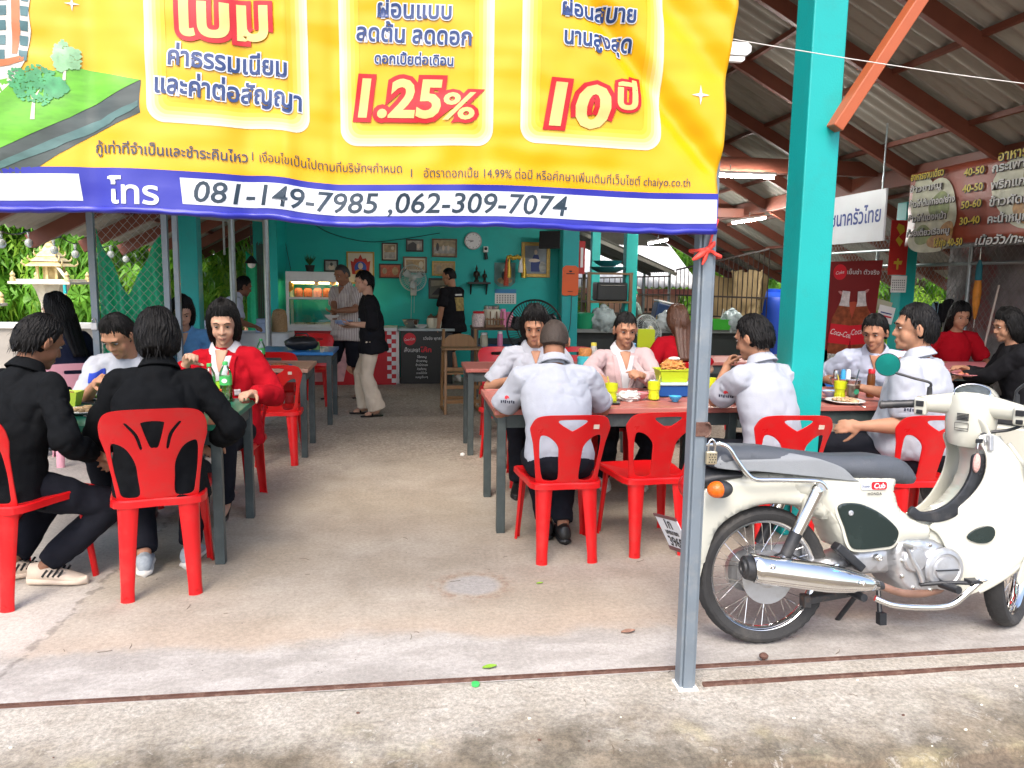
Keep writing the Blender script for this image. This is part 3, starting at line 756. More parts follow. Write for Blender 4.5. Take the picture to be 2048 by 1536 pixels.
def make_chair(label, style, m, H=.385, SH=.435, group='red plastic dining chairs', name='plastic_chair', tagged=False):
    t = thing(name, label, 'chair', group=group)
    out = chair_back_outline(H)
    if style == 'wedge':        # triangular hand hole and a Y shaped splat
        tri = smooth_loop([(-.066, H-.030), (0, H-.027), (.066, H-.030), (.070, H-.046), (.008, H-.086), (-.008, H-.086), (-.070, H-.046)], 3)
        win = smooth_loop([(.056, .035), (.062, .15), (.070, .21), (.110, .255), (.150, .268), (.163, .24), (.155, .12), (.138, .03), (.115, .012), (.075, .014)], 4)
        holes = [tri, win, mir(win)]
    elif style == 'fan':        # fan of slots
        mid = smooth_loop([(-.040, H-.060), (0, H-.055), (.040, H-.060), (.044, H-.075), (.018, H-.17), (0, H-.178), (-.018, H-.17), (-.044, H-.075)], 3)
        slot = smooth_loop([(.098, H-.068), (.108, H-.062), (.110, H-.07), (.075, H-.12), (.058, H-.18), (.050, H-.185), (.048, H-.175), (.062, H-.115)], 3)
        win = smooth_loop([(.072, .02), (.074, .10), (.080, .17), (.110, .235), (.150, .262), (.172, .25), (.168, .15), (.155, .06), (.145, .015), (.11, .006)], 4)
        holes = [mid, slot, mir(slot), win, mir(win)]
    else:                       # plain back with one hand slot
        holes = [rrect(-.075, H-.085, .075, H-.055, .012, 3), rrect(-.10, .10, -.03, .20, .02, 3), rrect(.03, .10, .10, .20, .02, 3)]
    me = plate(out, holes, .0065, .002)
    def bend(c):
        y = -.190 - .10*(c.y/.4) - .02*(c.y/.4)**2 + .045*(c.x/.2)**2
        return Vector((c.x, y - c.z, SH+c.y))
    warp(me, bend, [(0, frange(-.22, .22, .03)), (1, frange(-.02, H, .04))])
    link('backrest', weld(me), m, t, smooth=35)
    # rolled rim of the back
    # seat: dished pan with a turned down apron
    so_ = smooth_loop([(-.175, -.19), (0, -.20), (.175, -.19), (.205, 0), (.222, .19), (.20, .222), (0, .232), (-.20, .222), (-.222, .19), (-.205, 0)], 4)
    k = len(so_); rings = [[Vector((x*.05, y*.05, SH-.016)) for x, y in so_], [Vector((x*.5, y*.5, SH-.013)) for x, y in so_], [Vector((x*.88, y*.88, SH-.004)) for x, y in so_], [Vector((x*.97, y*.97, SH)) for x, y in so_], [Vector((x, y, SH-.006)) for x, y in so_], [Vector((x*1.01, y*1.01, SH-.034)) for x, y in so_], [Vector((x*.99, y*.99, SH-.034)) for x, y in so_], [Vector((x*.96, y*.96, SH-.012)) for x, y in so_], [Vector((x*.5, y*.5, SH-.020)) for x, y in so_], [Vector((x*.05, y*.05, SH-.022)) for x, y in so_]]
    mb = MB(); mb.loft(rings); mb.build('seat', m, t, smooth=35)
    # legs: thin walled half shells, splayed
    def leg(x0, y0, x1, y1, w0, w1, face):
        mb = MB(); rings = []
        fx, fy = face; l = math.hypot(fx, fy); fx, fy = fx/l, fy/l; tx, ty = -fy, fx
        for i in range(9):
            u = i/8; x = x0+(x1-x0)*u; y = y0+(y1-y0)*u; z = SH-.012-(SH-.012)*u; w = w0+(w1-w0)*u**.8
            if i == 8: w *= 1.10
            o = []
            for j in range(9):
                a = R(-78+156*j/8); o.append(Vector((x+tx*w/2*math.sin(a)/.98+fx*w*.42*(math.cos(a)-.6), y+ty*w/2*math.sin(a)/.98+fy*w*.42*(math.cos(a)-.6), z)))
            for j in range(8, -1, -1):
                a = R(-78+156*j/8); q = .93; o.append(Vector((x+tx*w*q/2*math.sin(a)/.98+fx*w*.42*(math.cos(a)-.6)-fx*.004, y+ty*w*q/2*math.sin(a)/.98+fy*w*.42*(math.cos(a)-.6)-fy*.004, z)))
            rings.append(o)
        mb.loft(rings)
        # foot gusset
        z = .0; mb.add([(x1+tx*w1*.5, y1+ty*w1*.5, .001), (x1-tx*w1*.5, y1-ty*w1*.5, .001), (x1+fx*w1*.22, y1+fy*w1*.22, .03), (x1-fx*.01, y1-fy*.01, .001)], [(0, 1, 2), (0, 3, 1), (0, 2, 3), (1, 3, 2)])
        mb.build('leg', m, t, smooth=40)
    for s in (-1, 1):
        leg(s*.128, -.183, s*.142, -.232, .098, .056, (s*.30, -1))
        leg(s*.178, .180, s*.205, .222, .085, .050, (s*1, .55))
    if tagged:
        mb = MB(); mb.box((0, 0, 0), (.030, .0015, .024)); o = mb.build('paper_label', TAGM, t); o.location = (.122, -.293, SH+H-.065); o.rotation_euler = (R(14), 0, 0)
    return t
wedge = make_chair('', 'wedge', REDP, tagged=True)
fan = make_chair('', 'fan', REDP, H=.42, SH=.45)
slot = make_chair('', 'slot', REDP)
lime = make_chair('', 'slot', LIMEP, name='plastic_chair', group='lime woven plastic chairs')
bluec = make_chair('', 'wedge', BLUEP, name='plastic_chair', group='blue plastic chairs')
pinkc = make_chair('', 'slot', PINKP, name='plastic_chair', group='pink plastic chairs')
_used = set()
def chair(proto, x, y, deg, label, sc=1.0):
    if proto.name in _used: o = dup(proto, (x, y, 0), R(deg), label)
    else: _used.add(proto.name); o = proto; o.location = (x, y, 0); o.rotation_euler = (0, 0, R(deg)); o['label'] = label
    o.scale = (sc,)*3
    return o
chair(wedge, .845, 4.10, 1, 'red chair under the man in a white polo with his back turned')
chair(wedge, 1.36, 4.16, 4, 'empty red chair behind the blue grey gate post')
chair(wedge, 2.06, 4.02, -4, 'red chair half hidden by the thick teal post')
chair(wedge, 2.84, 3.97, -4, 'red chair under the heavy man, seen over the motorbike seat')
chair(wedge, .95, 5.62, 182, 'red chair across the pink table, under the young man in a polo')
chair(wedge, 1.62, 5.66, 180, 'red chair under the woman in a pink cardigan')
chair(fan, -1.19, 3.86, 13, 'large red chair with fan slots under the person in a black jacket', 1.05)
chair(fan, -1.83, 3.82, -20, 'large red chair at the left edge under the man in cream sneakers', 1.05)
chair(wedge, -1.16, 5.22, 172, 'red chair under the woman in a red blazer')
chair(slot, -1.80, 5.30, 186, 'red chair under the man in a sports jersey')
chair(wedge, -1.05, 6.42, 6, 'empty red chair with a Y splat before the brown topped table')
chair(slot, -1.22, 7.52, 3, 'empty red chair with a hand slot behind the brown topped table')
chair(slot, -1.10, 9.35, 175, 'red chair beyond the small blue table, nearest the striped counter')
chair(wedge, .86, 6.20, 8, 'red chair at the near side of the second pink table, behind the young man')
chair(slot, .93, 7.55, 178, 'red chair at the far side of the second pink table, left of the pedestal fan')
chair(slot, 1.75, 7.55, 181, 'red chair right of the second teal post, behind the cardigan woman')
chair(wedge, 2.40, 6.60, 0, 'red chair under the brown haired woman at the second pink table')
chair(slot, 3.05, 7.65, 184, 'red chair at the right end of the second pink table')
chair(bluec, 3.60, 5.78, 184, 'blue plastic chair under the man in a grey blue shirt')
chair(lime, 5.15, 5.95, 4, 'lime green woven chair by the far right pink table')
chair(slot, 5.40, 7.30, 180, 'red chair under the woman in red by the chain link fence')
chair(pinkc, -2.62, 6.55, 20, 'pink plastic chair behind the green table, under the long haired woman')
chair(slot, -1.95, 7.15, 176, 'red chair under the person in a denim shirt')

# ================================================================ tables
GREENT = mat('green_table_top', (.012, .17, .10), .32, var=.12, scale=3, dirt=(.10, .28, .2), dirt_amt=.4, dirt_scale=7, coat=.25)
def wood(name, c, d, stretch=(.6, 9, 9), rough=.45):
    return mat(name, c, rough, var=.22, scale=4, stretch=stretch, dirt=d, dirt_amt=.7, dirt_scale=3, bump=.05, bscale=20)
PINKT = wood('pink_table_top', (.37, .120, .095), (.31, .16, .12))
BROWNT = wood('brown_table_top', (.36, .20, .14), (.45, .30, .23))
BLUET = mat('blue_table_top', (.015, .16, .42), .35, var=.1, scale=4, dirt=(.1, .3, .5), dirt_amt=.4)
BROWNW = wood('brown_wood', (.16, .085, .035), (.23, .13, .06), stretch=(6, 6, .8))
def table(label, x0, x1, y0, y1, top, legm=DARKWOOD, h=.75, planks=0, th=.032, legw=.05, group='dining tables', inset=.045):
    cx, cy = (x0+x1)/2, (y0+y1)/2; w, d = x1-x0, y1-y0
    t = thing('dining_table', label, 'table', (cx, cy, 0), group=group)
    mb = MB()
    if planks:
        pw = (d-.0)/planks
        for i in range(planks): mb.box((0, -d/2+pw*(i+.5), h-th/2-.001), (w-.06, pw-.004, th-.006))
        for s in (-1, 1): mb.box((s*(w/2-.015), 0, h-th/2), (.03, d, th)); mb.box((0, s*(d/2-.014), h-th/2+.0015), (w-.06, .028, th))
    else: mb.box((0, 0, h-th/2), (w, d, th))
    mb.build('table_top', top, t, bevel=.004)
    for sx in (-1, 1):
        for sy in (-1, 1):
            mb = MB(); mb.box((sx*(w/2-inset), sy*(d/2-inset), (h-th)/2-.001), (legw, legw, h-th-.002)); mb.build('leg', legm, t, bevel=.003)
    mb = MB()
    for s in (-1, 1):
        mb.box((0, s*(d/2-inset), h-th-.042), (w-2*inset-legw-.002, .03, .075)); mb.box((s*(w/2-inset), 0, h-th-.042), (.03, d-2*inset-legw-.002, .075))
    mb.build('apron_frame', legm, t)
    return t
table('green topped table with black legs where the people in black jackets eat', -2.35, -.925, 4.02, 4.90, GREENT)
table('long pink plank table behind the gate post where the white polo man eats', .51, 2.02, 4.38, 5.24, PINKT, planks=6)
table('pink plank table to the right of the thick teal post, behind the motorbike', 2.06, 3.72, 4.40, 5.26, PINKT, planks=6)
table('brown topped plank table with an empty chair, behind the red blazer woman', -1.72, -.80, 6.46, 7.12, BROWNT, planks=5)
table('small blue topped table near the counter', -1.5, -.73, 7.92, 8.62, BLUET)
table('second pink plank table from the front, right of the aisle', .50, 1.95, 6.44, 7.02, PINKT, planks=5)
table('pink plank table beside the brown haired woman, third from the aisle', 2.0, 3.5, 6.95, 7.6, PINKT, planks=5)
table('pale pink table by the chain link fence at the far right', 4.70, 6.05, 6.35, 7.0, mat('pale_pink_table_top', (.60, .22, .24), .4, var=.1), planks=0)
# ================================================================ people
from mathutils.bvhtree import BVHTree
def skin(name, c): return mat(name, c, .58, var=.10, scale=16, bump=.08, bscale=150, sss=.15, spec=.28)
SK_A = skin('skin_tan', (.36, .185, .112)); SK_B = skin('skin_brown', (.26, .125, .073)); SK_C = skin('skin_fair', (.46, .27, .185)); SK_D = skin('skin_deep', (.20, .095, .06))
HAIR = mat('black_hair', (.0045, .0042, .0042), .5, var=.5, scale=30, stretch=(3, 3, .4), bump=.6, bscale=60, spec=.22)
HAIRB = mat('brown_hair', (.085, .035, .018), .38, var=.4, scale=30, stretch=(3, 3, .3), bump=.5, bscale=45)
HAIRG = mat('cropped_hair', (.034, .024, .018), .7, var=.4, scale=60, bump=.3, bscale=200)
EYE = mat('eye_white', (.42, .40, .37), .3, var=.03); IRIS = mat('eye_iris', (.02, .012, .008), .15)
LIP = mat('lip', (.27, .105, .075), .4, var=.1, scale=30)
def cloth(name, c, rough=.85, **kw): return mat(name, c, rough, var=kw.pop('var', .07), scale=kw.pop('scale', 12), bump=.25, bscale=kw.pop('bscale', 260), sheen=.1 if sum(c) > .5 else 0, spec=.5 if sum(c) > .5 else .10, **kw)
C_WHITE = cloth('white_polo_cloth', (.335, .355, .40)); C_BLACK = cloth('black_suit_cloth', (.0060, .0068, .0078), var=.2); C_RED = cloth('red_blazer_cloth', (.33, .005, .012))
C_NAVY = cloth('navy_cloth', (.016, .020, .042), var=.2); C_DENIM = cloth('denim_cloth', (.075, .22, .42), var=.2, scale=25); C_PINK = cloth('pink_cardigan_knit', (.43, .31, .31), bscale=140)
C_GREYB = cloth('grey_blue_cloth', (.40, .44, .54)); C_TEE = cloth('black_tee_cloth', (.011, .011, .013), var=.2); C_CREAM = cloth('cream_trouser_cloth', (.56, .48, .37)); C_DKTR = cloth('charcoal_trouser_cloth', (.012, .013, .018), var=.25)
C_GREEN = cloth('green_grey_cloth', (.16, .21, .18)); C_SCARF = cloth('green_scarf_cloth', (.01, .16, .08)); C_INNER = cloth('white_inner_shirt', (.52, .53, .55))
def stripe_cloth():
    s = SN('striped_shirt_cloth', .85)
    tc = s.N.new('ShaderNodeTexCoord'); sp = s.N.new('ShaderNodeSeparateXYZ'); s.L.new(tc.outputs['Object'], sp.inputs[0])
    w = s.math('FRACT', s.math('MULTIPLY', s.math('ADD', sp.outputs[0], s.math('MULTIPLY', sp.outputs[1], .6)), 42))
    c = s.mix(s.smooth(w, .55, .75), (.52, .47, .44), (.20, .16, .155))
    c = s.mix(.2, c, s.mix(s.noise(30), (.2, .2, .2), (.8, .8, .8)), 'OVERLAY')
    return s.done(c)
C_STRIPE = stripe_cloth()
SHOE_K = mat('black_shoe_leather', (.012, .012, .012), .35, var=.2); SHOE_G = mat('grey_knit_shoe', (.30, .34, .37), .8, var=.2, scale=60); SOLE_W = mat('pale_sole', (.62, .60, .55), .6, var=.1); SHOE_C = mat('cream_sneaker', (.56, .46, .36), .7, var=.15, scale=30)
TEX = bpy.data.textures.new('fold_clouds', 'CLOUDS'); TEX.noise_scale = .19; TEX.noise_depth = 2
TEX2 = bpy.data.textures.new('fold_streaks', 'MARBLE'); TEX2.noise_scale = .16; TEX2.turbulence = 9; TEX2.marble_type = 'SHARP'
def ik(a, b, l1, l2, pole):
    a, b, pole = Vector(a), Vector(b), Vector(pole); d = b-a; L = d.length
    if L > (l1+l2)*.995: b = a+d*((l1+l2)*.995/L); d = b-a; L = d.length
    if L < abs(l1-l2)*1.02+.02: L = abs(l1-l2)*1.02+.02
    u = d.normalized(); x = (l1*l1-l2*l2+L*L)/(2*L); h = math.sqrt(max(0, l1*l1-x*x))
    p = pole - u*pole.dot(u)
    if p.length < 1e-4: p = Vector((0, 0, -1)) - u*u.z*-1
    return a+u*x+p.normalized()*h, b
def hand(mb, w, f, n, side, curl=.5, k=1.0, spread=.0):
    f = Vector(f).normalized(); n = Vector(n); n = (n-f*n.dot(f)).normalized(); l = f.cross(n)
    M = Matrix((l, f, n)).transposed()
    mb.ell(w+f*.046*k, (.040*k, .052*k, .016*k), rot=M, seg=14, rings=8)
    mb.capsule(w-f*.01, w+f*.03*k, .025*k, .027*k)
    for i, (o, L) in enumerate(((-.031, .056), (-.0105, .072), (.0105, .078), (.031, .068))):
        o *= side
        p = w+f*(.082-.004*abs(i-1.8))*k+l*o*k; d = (f+l*o*spread*6).normalized(); a = 0
        for j, (q, c) in enumerate(((.45, .8), (.31, 1.0), (.24, .7))):
            a += curl*c*(1+.08*(3-i)); e = p+(d*math.cos(a)+n*math.sin(a))*L*q*k
            mb.capsule(p, e, (.0092-.0009*j)*k, (.0086-.0011*j)*k, 10); p = e
    p = w+f*.022*k+l*side*.026*k
    for j, (q, b) in enumerate(((.040, .0), (.030, .25), (.024, .5))):
        d = (f*(.62+.2*b)+l*side*(.72-b*.9)+n*(.35+curl*.4+b*.3)).normalized(); e = p+d*q*k; mb.capsule(p, e, (.0125-.0015*j)*k, (.0115-.0018*j)*k, 10); p = e
def voxel(mb, name, vox, smooth=3, folds=0., fold2=0.):
    me = mb.mesh(name, True)
    mods = [('REMESH', dict(mode='VOXEL', voxel_size=vox, use_smooth_shade=True)), ('SMOOTH', dict(factor=.5, iterations=smooth))]
    if folds: mods.append(('DISPLACE', dict(texture=TEX, strength=folds, mid_level=.36)))
    if fold2: mods.append(('DISPLACE', dict(texture=TEX2, strength=fold2, mid_level=.36)))
    me = bake(me, mods)
    me.polygons.foreach_set('use_smooth', [True]*len(me.polygons))
    return me
CLOTHES = {}
def patch(t, name, m, fn, off=.004, nu=8, nv=14, back=False):
    """a piece of cloth lying on the front (or back) of somebody's shirt: fn(u, v) -> (side, height along the spine)"""
    bv, sp, fwd = CLOTHES[t.name][:3]; dr = fwd if back else -fwd
    def f(u, v):
        a, q = fn(u, v); o = sp(q)+Vector((a, 0, 0))-dr*.5
        loc, nr, _, _ = bv.ray_cast(o, dr)
        return (loc - dr*off) if loc else sp(q)+Vector((a, 0, 0))-dr*.12
    mb = MB(); mb.sheet(nu, nv, f); return mb.build(name, m, t, smooth=180, solid=.003, recalc=False)
def sleeve_patch(t, name, m, sd, q, shapes, view, off=.003):
    """small print on a sleeve: flat shapes (in metres) projected along a view direction"""
    bv, sp, fwd, EL, WR, SH = CLOTHES[t.name][:6]; c = SH[sd].lerp(EL[sd], q); view = Vector(view).normalized()
    ux = Vector((0, 0, 1)).cross(view).normalized()*-1; uz = view.cross(ux).normalized(); uz = uz if uz.z > 0 else -uz
    mb = MB()
    for sh in shapes:
        pts = []
        for a, b in sh:
            o = c+ux*a+uz*b-view*.4; loc = bv.ray_cast(o, view)[0]; pts.append((loc if loc else c)-view*off)
        mb.add(pts, [tuple(range(len(pts)))])
    return mb.build(name, m, t, recalc=False)
SKULL = (.077, .096, .112)
def hairline(y, table):
    for (a, za), (b, zb) in zip(table[:-1], table[1:]):
        if y <= b: return za+(zb-za)*max(0, (y-a))/(b-a)
    return table[-1][1]
HAIRT = {'short': [(-1, -.72), (-.5, -.66), (-.22, -.42), (-.02, -.03), (.12, -.06), (.22, -.10), (.34, .10), (.5, .40), (.7, .54), (1, .60)],
         'crop': [(-1, -.56), (-.5, -.48), (-.22, -.30), (-.02, 0), (.12, -.02), (.24, 0), (.36, .22), (.5, .44), (.7, .58), (1, .64)],
         'bob': [(-1, -1.2), (-.1, -1.2), (.15, -1.1), (.34, -.75), (.46, .0), (.6, .38), (.8, .50), (1, .55)],
         'bobs': [(-1, -.84), (-.3, -.86), (-.05, -.80), (.15, -.62), (.30, -.30), (.42, .10), (.6, .42), (.8, .52), (1, .57)],
         'tied': [(-1, -.62), (-.5, -.54), (-.22, -.30), (-.02, 0), (.15, .02), (.30, .12), (.5, .40), (.7, .50), (1, .54)]}
def person(label, x, y, deg, pose='sit', g=1.0, h=1.0, lean=8, hunch=0., head=(0, 0, 0), rh=None, lh=None, rpole=(.6, -.3, -.8), lpole=(-.6, -.3, -.8), rcurl=.5, lcurl=.5, rn=(0, 0, -1), ln=(0, 0, -1),
           top=C_WHITE, sleeve='short', collar=True, bottom=C_DKTR, legs='long', shoe='black', hair='short', hairm=HAIR, sk=SK_A, vox=.0075, ankles=None, toes=None, knees=None, coat=False, inner=None, z0=0., seat=.45, belly=0., tuck=True, female=False):
    t = thing('person', label, 'person', (x, y, z0), R(deg))
    t.scale = (h, h, h)
    rf = 'brown' 
    # --- skeleton
    Pz = (seat/h+.075) if pose == 'sit' else .92
    Pv = Vector((0, 0, Pz)); la = R(lean); s = Vector((0, math.sin(la), math.cos(la)))
    fwd = Vector((0, math.cos(la), -math.sin(la)))
    def sp(q): return Pv + s*q + Vector((0, hunch*max(0, q-.15)/.4, 0))
    sw = .178*(.93 if female else 1.0)*(1+(g-1)*.5)
    SH = {1: sp(.455)+Vector((sw, 0, 0)), -1: sp(.455)+Vector((-sw, 0, 0))}
    nb = sp(.53)
    hy, hp, hr = (R(q) for q in head)
    HM = Matrix.Rotation(hy, 3, 'Z') @ Matrix.Rotation(-hp, 3, 'X') @ Matrix.Rotation(hr, 3, 'Y')
    HK = 1.07
    hc = nb + (s*.55+Vector((0, 0, .45))).normalized()*.058 + HM @ Vector((0, .022, .092))*HK
    WR = {}; EL = {}
    for sd, tgt, pole in ((1, rh, rpole), (-1, lh, lpole)):
        if tgt is None: tgt = (sd*.24, .28, Pz+.22) if pose == 'sit' else (sd*.25, .05, .80)
        EL[sd], WR[sd] = ik(SH[sd], tgt, .285, .245, pole)
    HP = {1: Pv+Vector((.088*g, .01, -.02)), -1: Pv+Vector((-.088*g, .01, -.02))}
    KN = {}; AN = {}
    for i, sd in enumerate((1, -1)):
        if pose == 'sit': a = (sd*.12, .34, .085); kp = (sd*.12, .8, .8)
        else: a = (sd*.10, 0, .085); kp = (0, 1, 0)
        if ankles: a = ankles[i]
        if knees: kp = knees[i]
        KN[sd], AN[sd] = ik(HP[sd], a, .425, .415, kp)
    # --- skin: one continuous body
    mb = MB()
    def H(v): return hc + HM @ (Vector(v)*HK)
    fm = female; fr = random.Random('f'+label); JX, NX, CX, BR = fr.uniform(.90, 1.10), fr.uniform(.85, 1.2), fr.uniform(.85, 1.15), fr.uniform(-.002, .003)
    def hell(c, r): mb.ell(H(c), tuple(q*HK for q in r), rot=HM, seg=20, rings=14)
    hell((0, -.012, .022), (SKULL[0], SKULL[1]-.002, .090)); hell((0, .018, -.035), (.060*(.6+.4*CX), .066, .070)); fr0 = random.Random('f'+label).uniform(.90, 1.10); hell((0, .050, -.078), (.031*fr0, .034, .028) if female else (.037*fr0, .036, .030))
    hell((0, .073, -.094), (.015, .014, .013) if fm else (.019, .016, .015)); hell((.032, .046, -.036+BR), (.028*CX, .030, .038)); hell((-.032, .046, -.036+BR), (.028*CX, .030, .038)); hell((0, .058, -.062), (.034, .024, .026)); hell((0, .070, .028), (.052, .018, .018))
    mb.capsule(H((0, .080, .010)), H((0, .095+.004*NX-.003, -.024-.003*NX)), .0085, (.0110 if fm else .0122)*NX, 10); mb.capsule(H((-.013*NX, .086, -.030)), H((.013*NX, .086, -.030)), .0082, .0082, 8)
    mb.capsule(H((-.013, .083, -.057)), H((.013, .083, -.057)), .0075, .0075, 8); mb.capsule(H((-.012, .081, -.067)), H((.012, .081, -.067)), .0075, .0075, 8)
    for sd in (-1, 1):
        mb.ell(H((sd*.079, -.006, -.014)), (.008, .019, .031), rot=HM @ Matrix.Rotation(sd*.28, 3, 'Z'), seg=12, rings=8)
        mb.tube([H((sd*(.083+.004*abs(math.cos(a))), -.006-.016*math.cos(a), -.012+.029*math.sin(a))) for a in [R(-80+20*i) for i in range(14)]], .0042, 6)
    mb.capsule(nb-s*.05, H((0, -.022, -.05)), .060, .056, 14); mb.capsule(nb-s*.02, H((0, .01, -.07)), .048, .040)
    mb.capsule(sp(.05), sp(.38), .085, .085); mb.capsule(sp(.38), nb-s*.04, .08, .050)
    for sd in (1, -1):
        mb.capsule(sp(.43), SH[sd], .05, .046); mb.capsule(SH[sd], EL[sd], .049*(.5+g/2), .040*(.5+g/2)); mb.capsule(EL[sd], EL[sd].lerp(WR[sd], .35), .040*(.5+g/2), .041*(.5+g/2)); mb.capsule(EL[sd].lerp(WR[sd], .35), WR[sd], .041*(.5+g/2), .0265)
        d = (WR[sd]-EL[sd]).normalized(); n = rn if sd == 1 else ln
        hand(mb, WR[sd], d, n, -sd if (Vector(n).z < 0) else sd, rcurl if sd == 1 else lcurl, 1.0)
        mb.capsule(Pv, HP[sd], .09, .08); mb.capsule(HP[sd], KN[sd], .070, .050); mb.capsule(KN[sd], KN[sd].lerp(AN[sd], .3), .050, .052); mb.capsule(KN[sd].lerp(AN[sd], .3), AN[sd], .052, .034)
        td = Vector(toes[0 if sd == 1 else 1]).normalized() if toes else Vector((sd*.15, 1, 0)).normalized()
        mb.capsule(AN[sd]-Vector((0, 0, .02)), AN[sd]+td*.13-Vector((0, 0, .055)), .033, .025)
    link('body', voxel(mb, 'body', vox, 3), sk, t)
    # --- face details
    for sd in (-1, 1):
        mb = MB(); mb.ell(H((sd*.0305, .0720, .006)), (.0130, .0104, .0042), rot=HM, seg=12, rings=8); mb.k = 1; mb.ell(H((sd*.0305, .0800, .005)), (.0080, .0034, .0046), rot=HM, seg=10, rings=6); mb.build('eye', [EYE, IRIS], t, smooth=180)
        mb = MB(); mb.tube([H(q) for q in ((sd*.014, .0875, .024), (sd*.028, .0885, .031+BR), (sd*.046, .0775, .026+BR))], [.0018, .0028+.0006*(not fm), .0014], 6); mb.tube([H(q) for q in ((sd*.019, .0825, .010), (sd*.0305, .0850, .0125), (sd*.043, .078, .009))], [.0007, .0012, .0007], 5); mb.build('eyebrow', hairm if hairm is not HAIRG else HAIR, t, smooth=180)
    mb = MB(); mb.tube([H(q) for q in ((-.0190, .0815, -.0675), (-.008, .0895, -.0610), (0, .0895, -.0620), (.008, .0895, -.0610), (.0190, .0815, -.0675))], [.0014, .0034, .0030, .0034, .0014], 6); mb.tube([H(q) for q in ((-.0170, .0815, -.0682), (0, .0890, -.0690), (.0170, .0815, -.0682))], [.0014, .0042, .0014], 6); mb.build('lips', LIP, t, smooth=180)
    # --- hair
    tb = HAIRT['bob' if hair in ('bob', 'long') else hair]; vol = {'short': .013, 'crop': .004, 'bobs': .026, 'bob': .023, 'long': .018, 'tied': .008}[hair]
    rnd = random.Random(label)
    ph = rnd.uniform(0, 20)
    def hfn(d):
        ay = d.y/max(1e-4, math.hypot(d.x, d.y)); az = math.atan2(d.x, d.y)
        nz = mnoise.noise((d.x*3+ph, d.y*3, d.z*2)); fz = mnoise.noise((az*9+ph, d.z*2, 3))
        m = d.z - hairline(ay, tb) + .05*fz; e = .16 if hair == 'crop' else .09; w = max(0., min(1., (m+e*.5)/e)); w = w*w*(3-2*w)
        st = .5+.5*math.sin(az*46+nz*7+d.z*4)+.5*mnoise.noise((az*30, d.z*1.5+nz*2, ph))
        grow = min(1, max(.25, (m+.05)/.45))
        v = vol*grow*(1+.35*nz) + (.006 if hair != 'crop' else .001)*(st-.5)*w
        r = 1+v/.09
        if d.z < 0 and ay < .1: r += (.22 if hair in ('bob', 'long') else .09)*min(1, -d.z*1.3)*min(1, (.1-ay)*3)
        if hair == 'bob' and d.z < -.55: r *= 1+.03*(st-.5)
        return .84+(r-.84)*w
    mb = MB(); mb.ell(H((0, -.010, .002)), (SKULL[0]*HK, SKULL[1]*HK, (.112 if hair not in ('bob', 'long') else .120)*HK), rot=HM, seg=170, rings=90, fn=hfn)
    if hair != 'crop':
        top_ = Vector((0, -.25, 1)).normalized()
        for i in range(420):
            d = Vector((rnd.gauss(0, 1), rnd.gauss(0, 1), rnd.gauss(0, 1))).normalized(); ay = d.y/max(1e-4, math.hypot(d.x, d.y))
            if d.z-hairline(ay, tb) < .02: continue
            k = hfn(d); b_ = Vector((d.x*SKULL[0]*HK*k, d.y*SKULL[1]*HK*k, d.z*(.112 if hair not in ('bob', 'long') else .120)*HK*k)); fl = (d-top_*.95); fl = fl-d*fl.dot(d); fl.z -= .5
            fl = (fl+Vector((rnd.gauss(0, .28), rnd.gauss(0, .28), 0))).normalized(); L_ = rnd.uniform(.025, .055); w_ = fl.cross(d).normalized()*rnd.uniform(.0012, .003)
            q0 = hc+HM @ (Vector((0, -.010, .002))*HK+b_*.985); q1 = hc+HM @ (Vector((0, -.010, .002))*HK+b_*1.03+fl*L_*.5); q2 = hc+HM @ (Vector((0, -.010, .002))*HK+b_*(1.0+rnd.uniform(0, .07))+fl*L_); ww_ = HM @ w_
            mb.add([q0-ww_, q0+ww_, q1+ww_, q1-ww_, q2], [(0, 1, 2, 3), (3, 2, 4)])
    if hair == 'long':
        rings = []
        for i in range(12):
            u = i/11; c = H((0, -.075+.01*u, -.03)).lerp(sp(.30)+fwd*-.155, u); rings.append([c+Vector((.085*(1-.25*u*u)*math.cos(a)*(1+.03*math.sin(a*9)), .034*(1-.4*u)*math.sin(a)*(1+.12*math.sin(a*13+u*3)), 0)) for a in [2*math.pi*j/48 for j in range(48)]])
        mb.loft(rings)
    if hair == 'tied':
        mb.ell(H((0, -.102, .015)), (.030, .028, .032), rot=HM, seg=24, rings=14, fn=lambda d: 1+.08*math.sin(12*math.atan2(d.x, d.z))); mb.tube([H((.0, -.105, 0)), H((.03, -.10, -.06)), H((.05, -.07, -.13)), H((.055, -.04, -.20))], [.024, .022, .018, .006], 14)
    mb.build('hair', hairm, t, smooth=180)
    # --- top
    ring = lambda q, a, b: [sp(q)+Vector((a*math.cos(w), 0, 0))+fwd*(b*math.sin(w)) for w in [2*math.pi*j/28 for j in range(28)]]
    mb = MB(); fb = .92 if female else 1.
    rr = [(-.02, .165, .120), (.03, .172, .128), (.12, .158*fb, .120), (.24, .166*fb, .124), (.36, .178*fb, .122), (.43, .165*fb, .104), (.485, .108, .080), (.52, .068, .062)]
    if coat: rr = [(-.10, .215, .175), (-.02, .200, .155), (.05, .190, .142), (.14, .178, .134), (.26, .184, .136), (.37, .192, .130), (.44, .172, .108), (.49, .110, .082), (.53, .072, .066)]
    elif not tuck: rr = [(-.15, .202, .165), (-.08, .200, .162)]+[(q, a_+.012, b_+.012) for q, a_, b_ in rr[:4]]+rr[4:]
    RR = []
    for q, a, b in rr:
        bb = belly*math.exp(-((q-.10)/.14)**2)
        RR.append([v+fwd*bb*.5 for v in ring(q, (a*g+bb*.4), b*g+bb*.5)])
    mb.loft(RR); CUFF = []
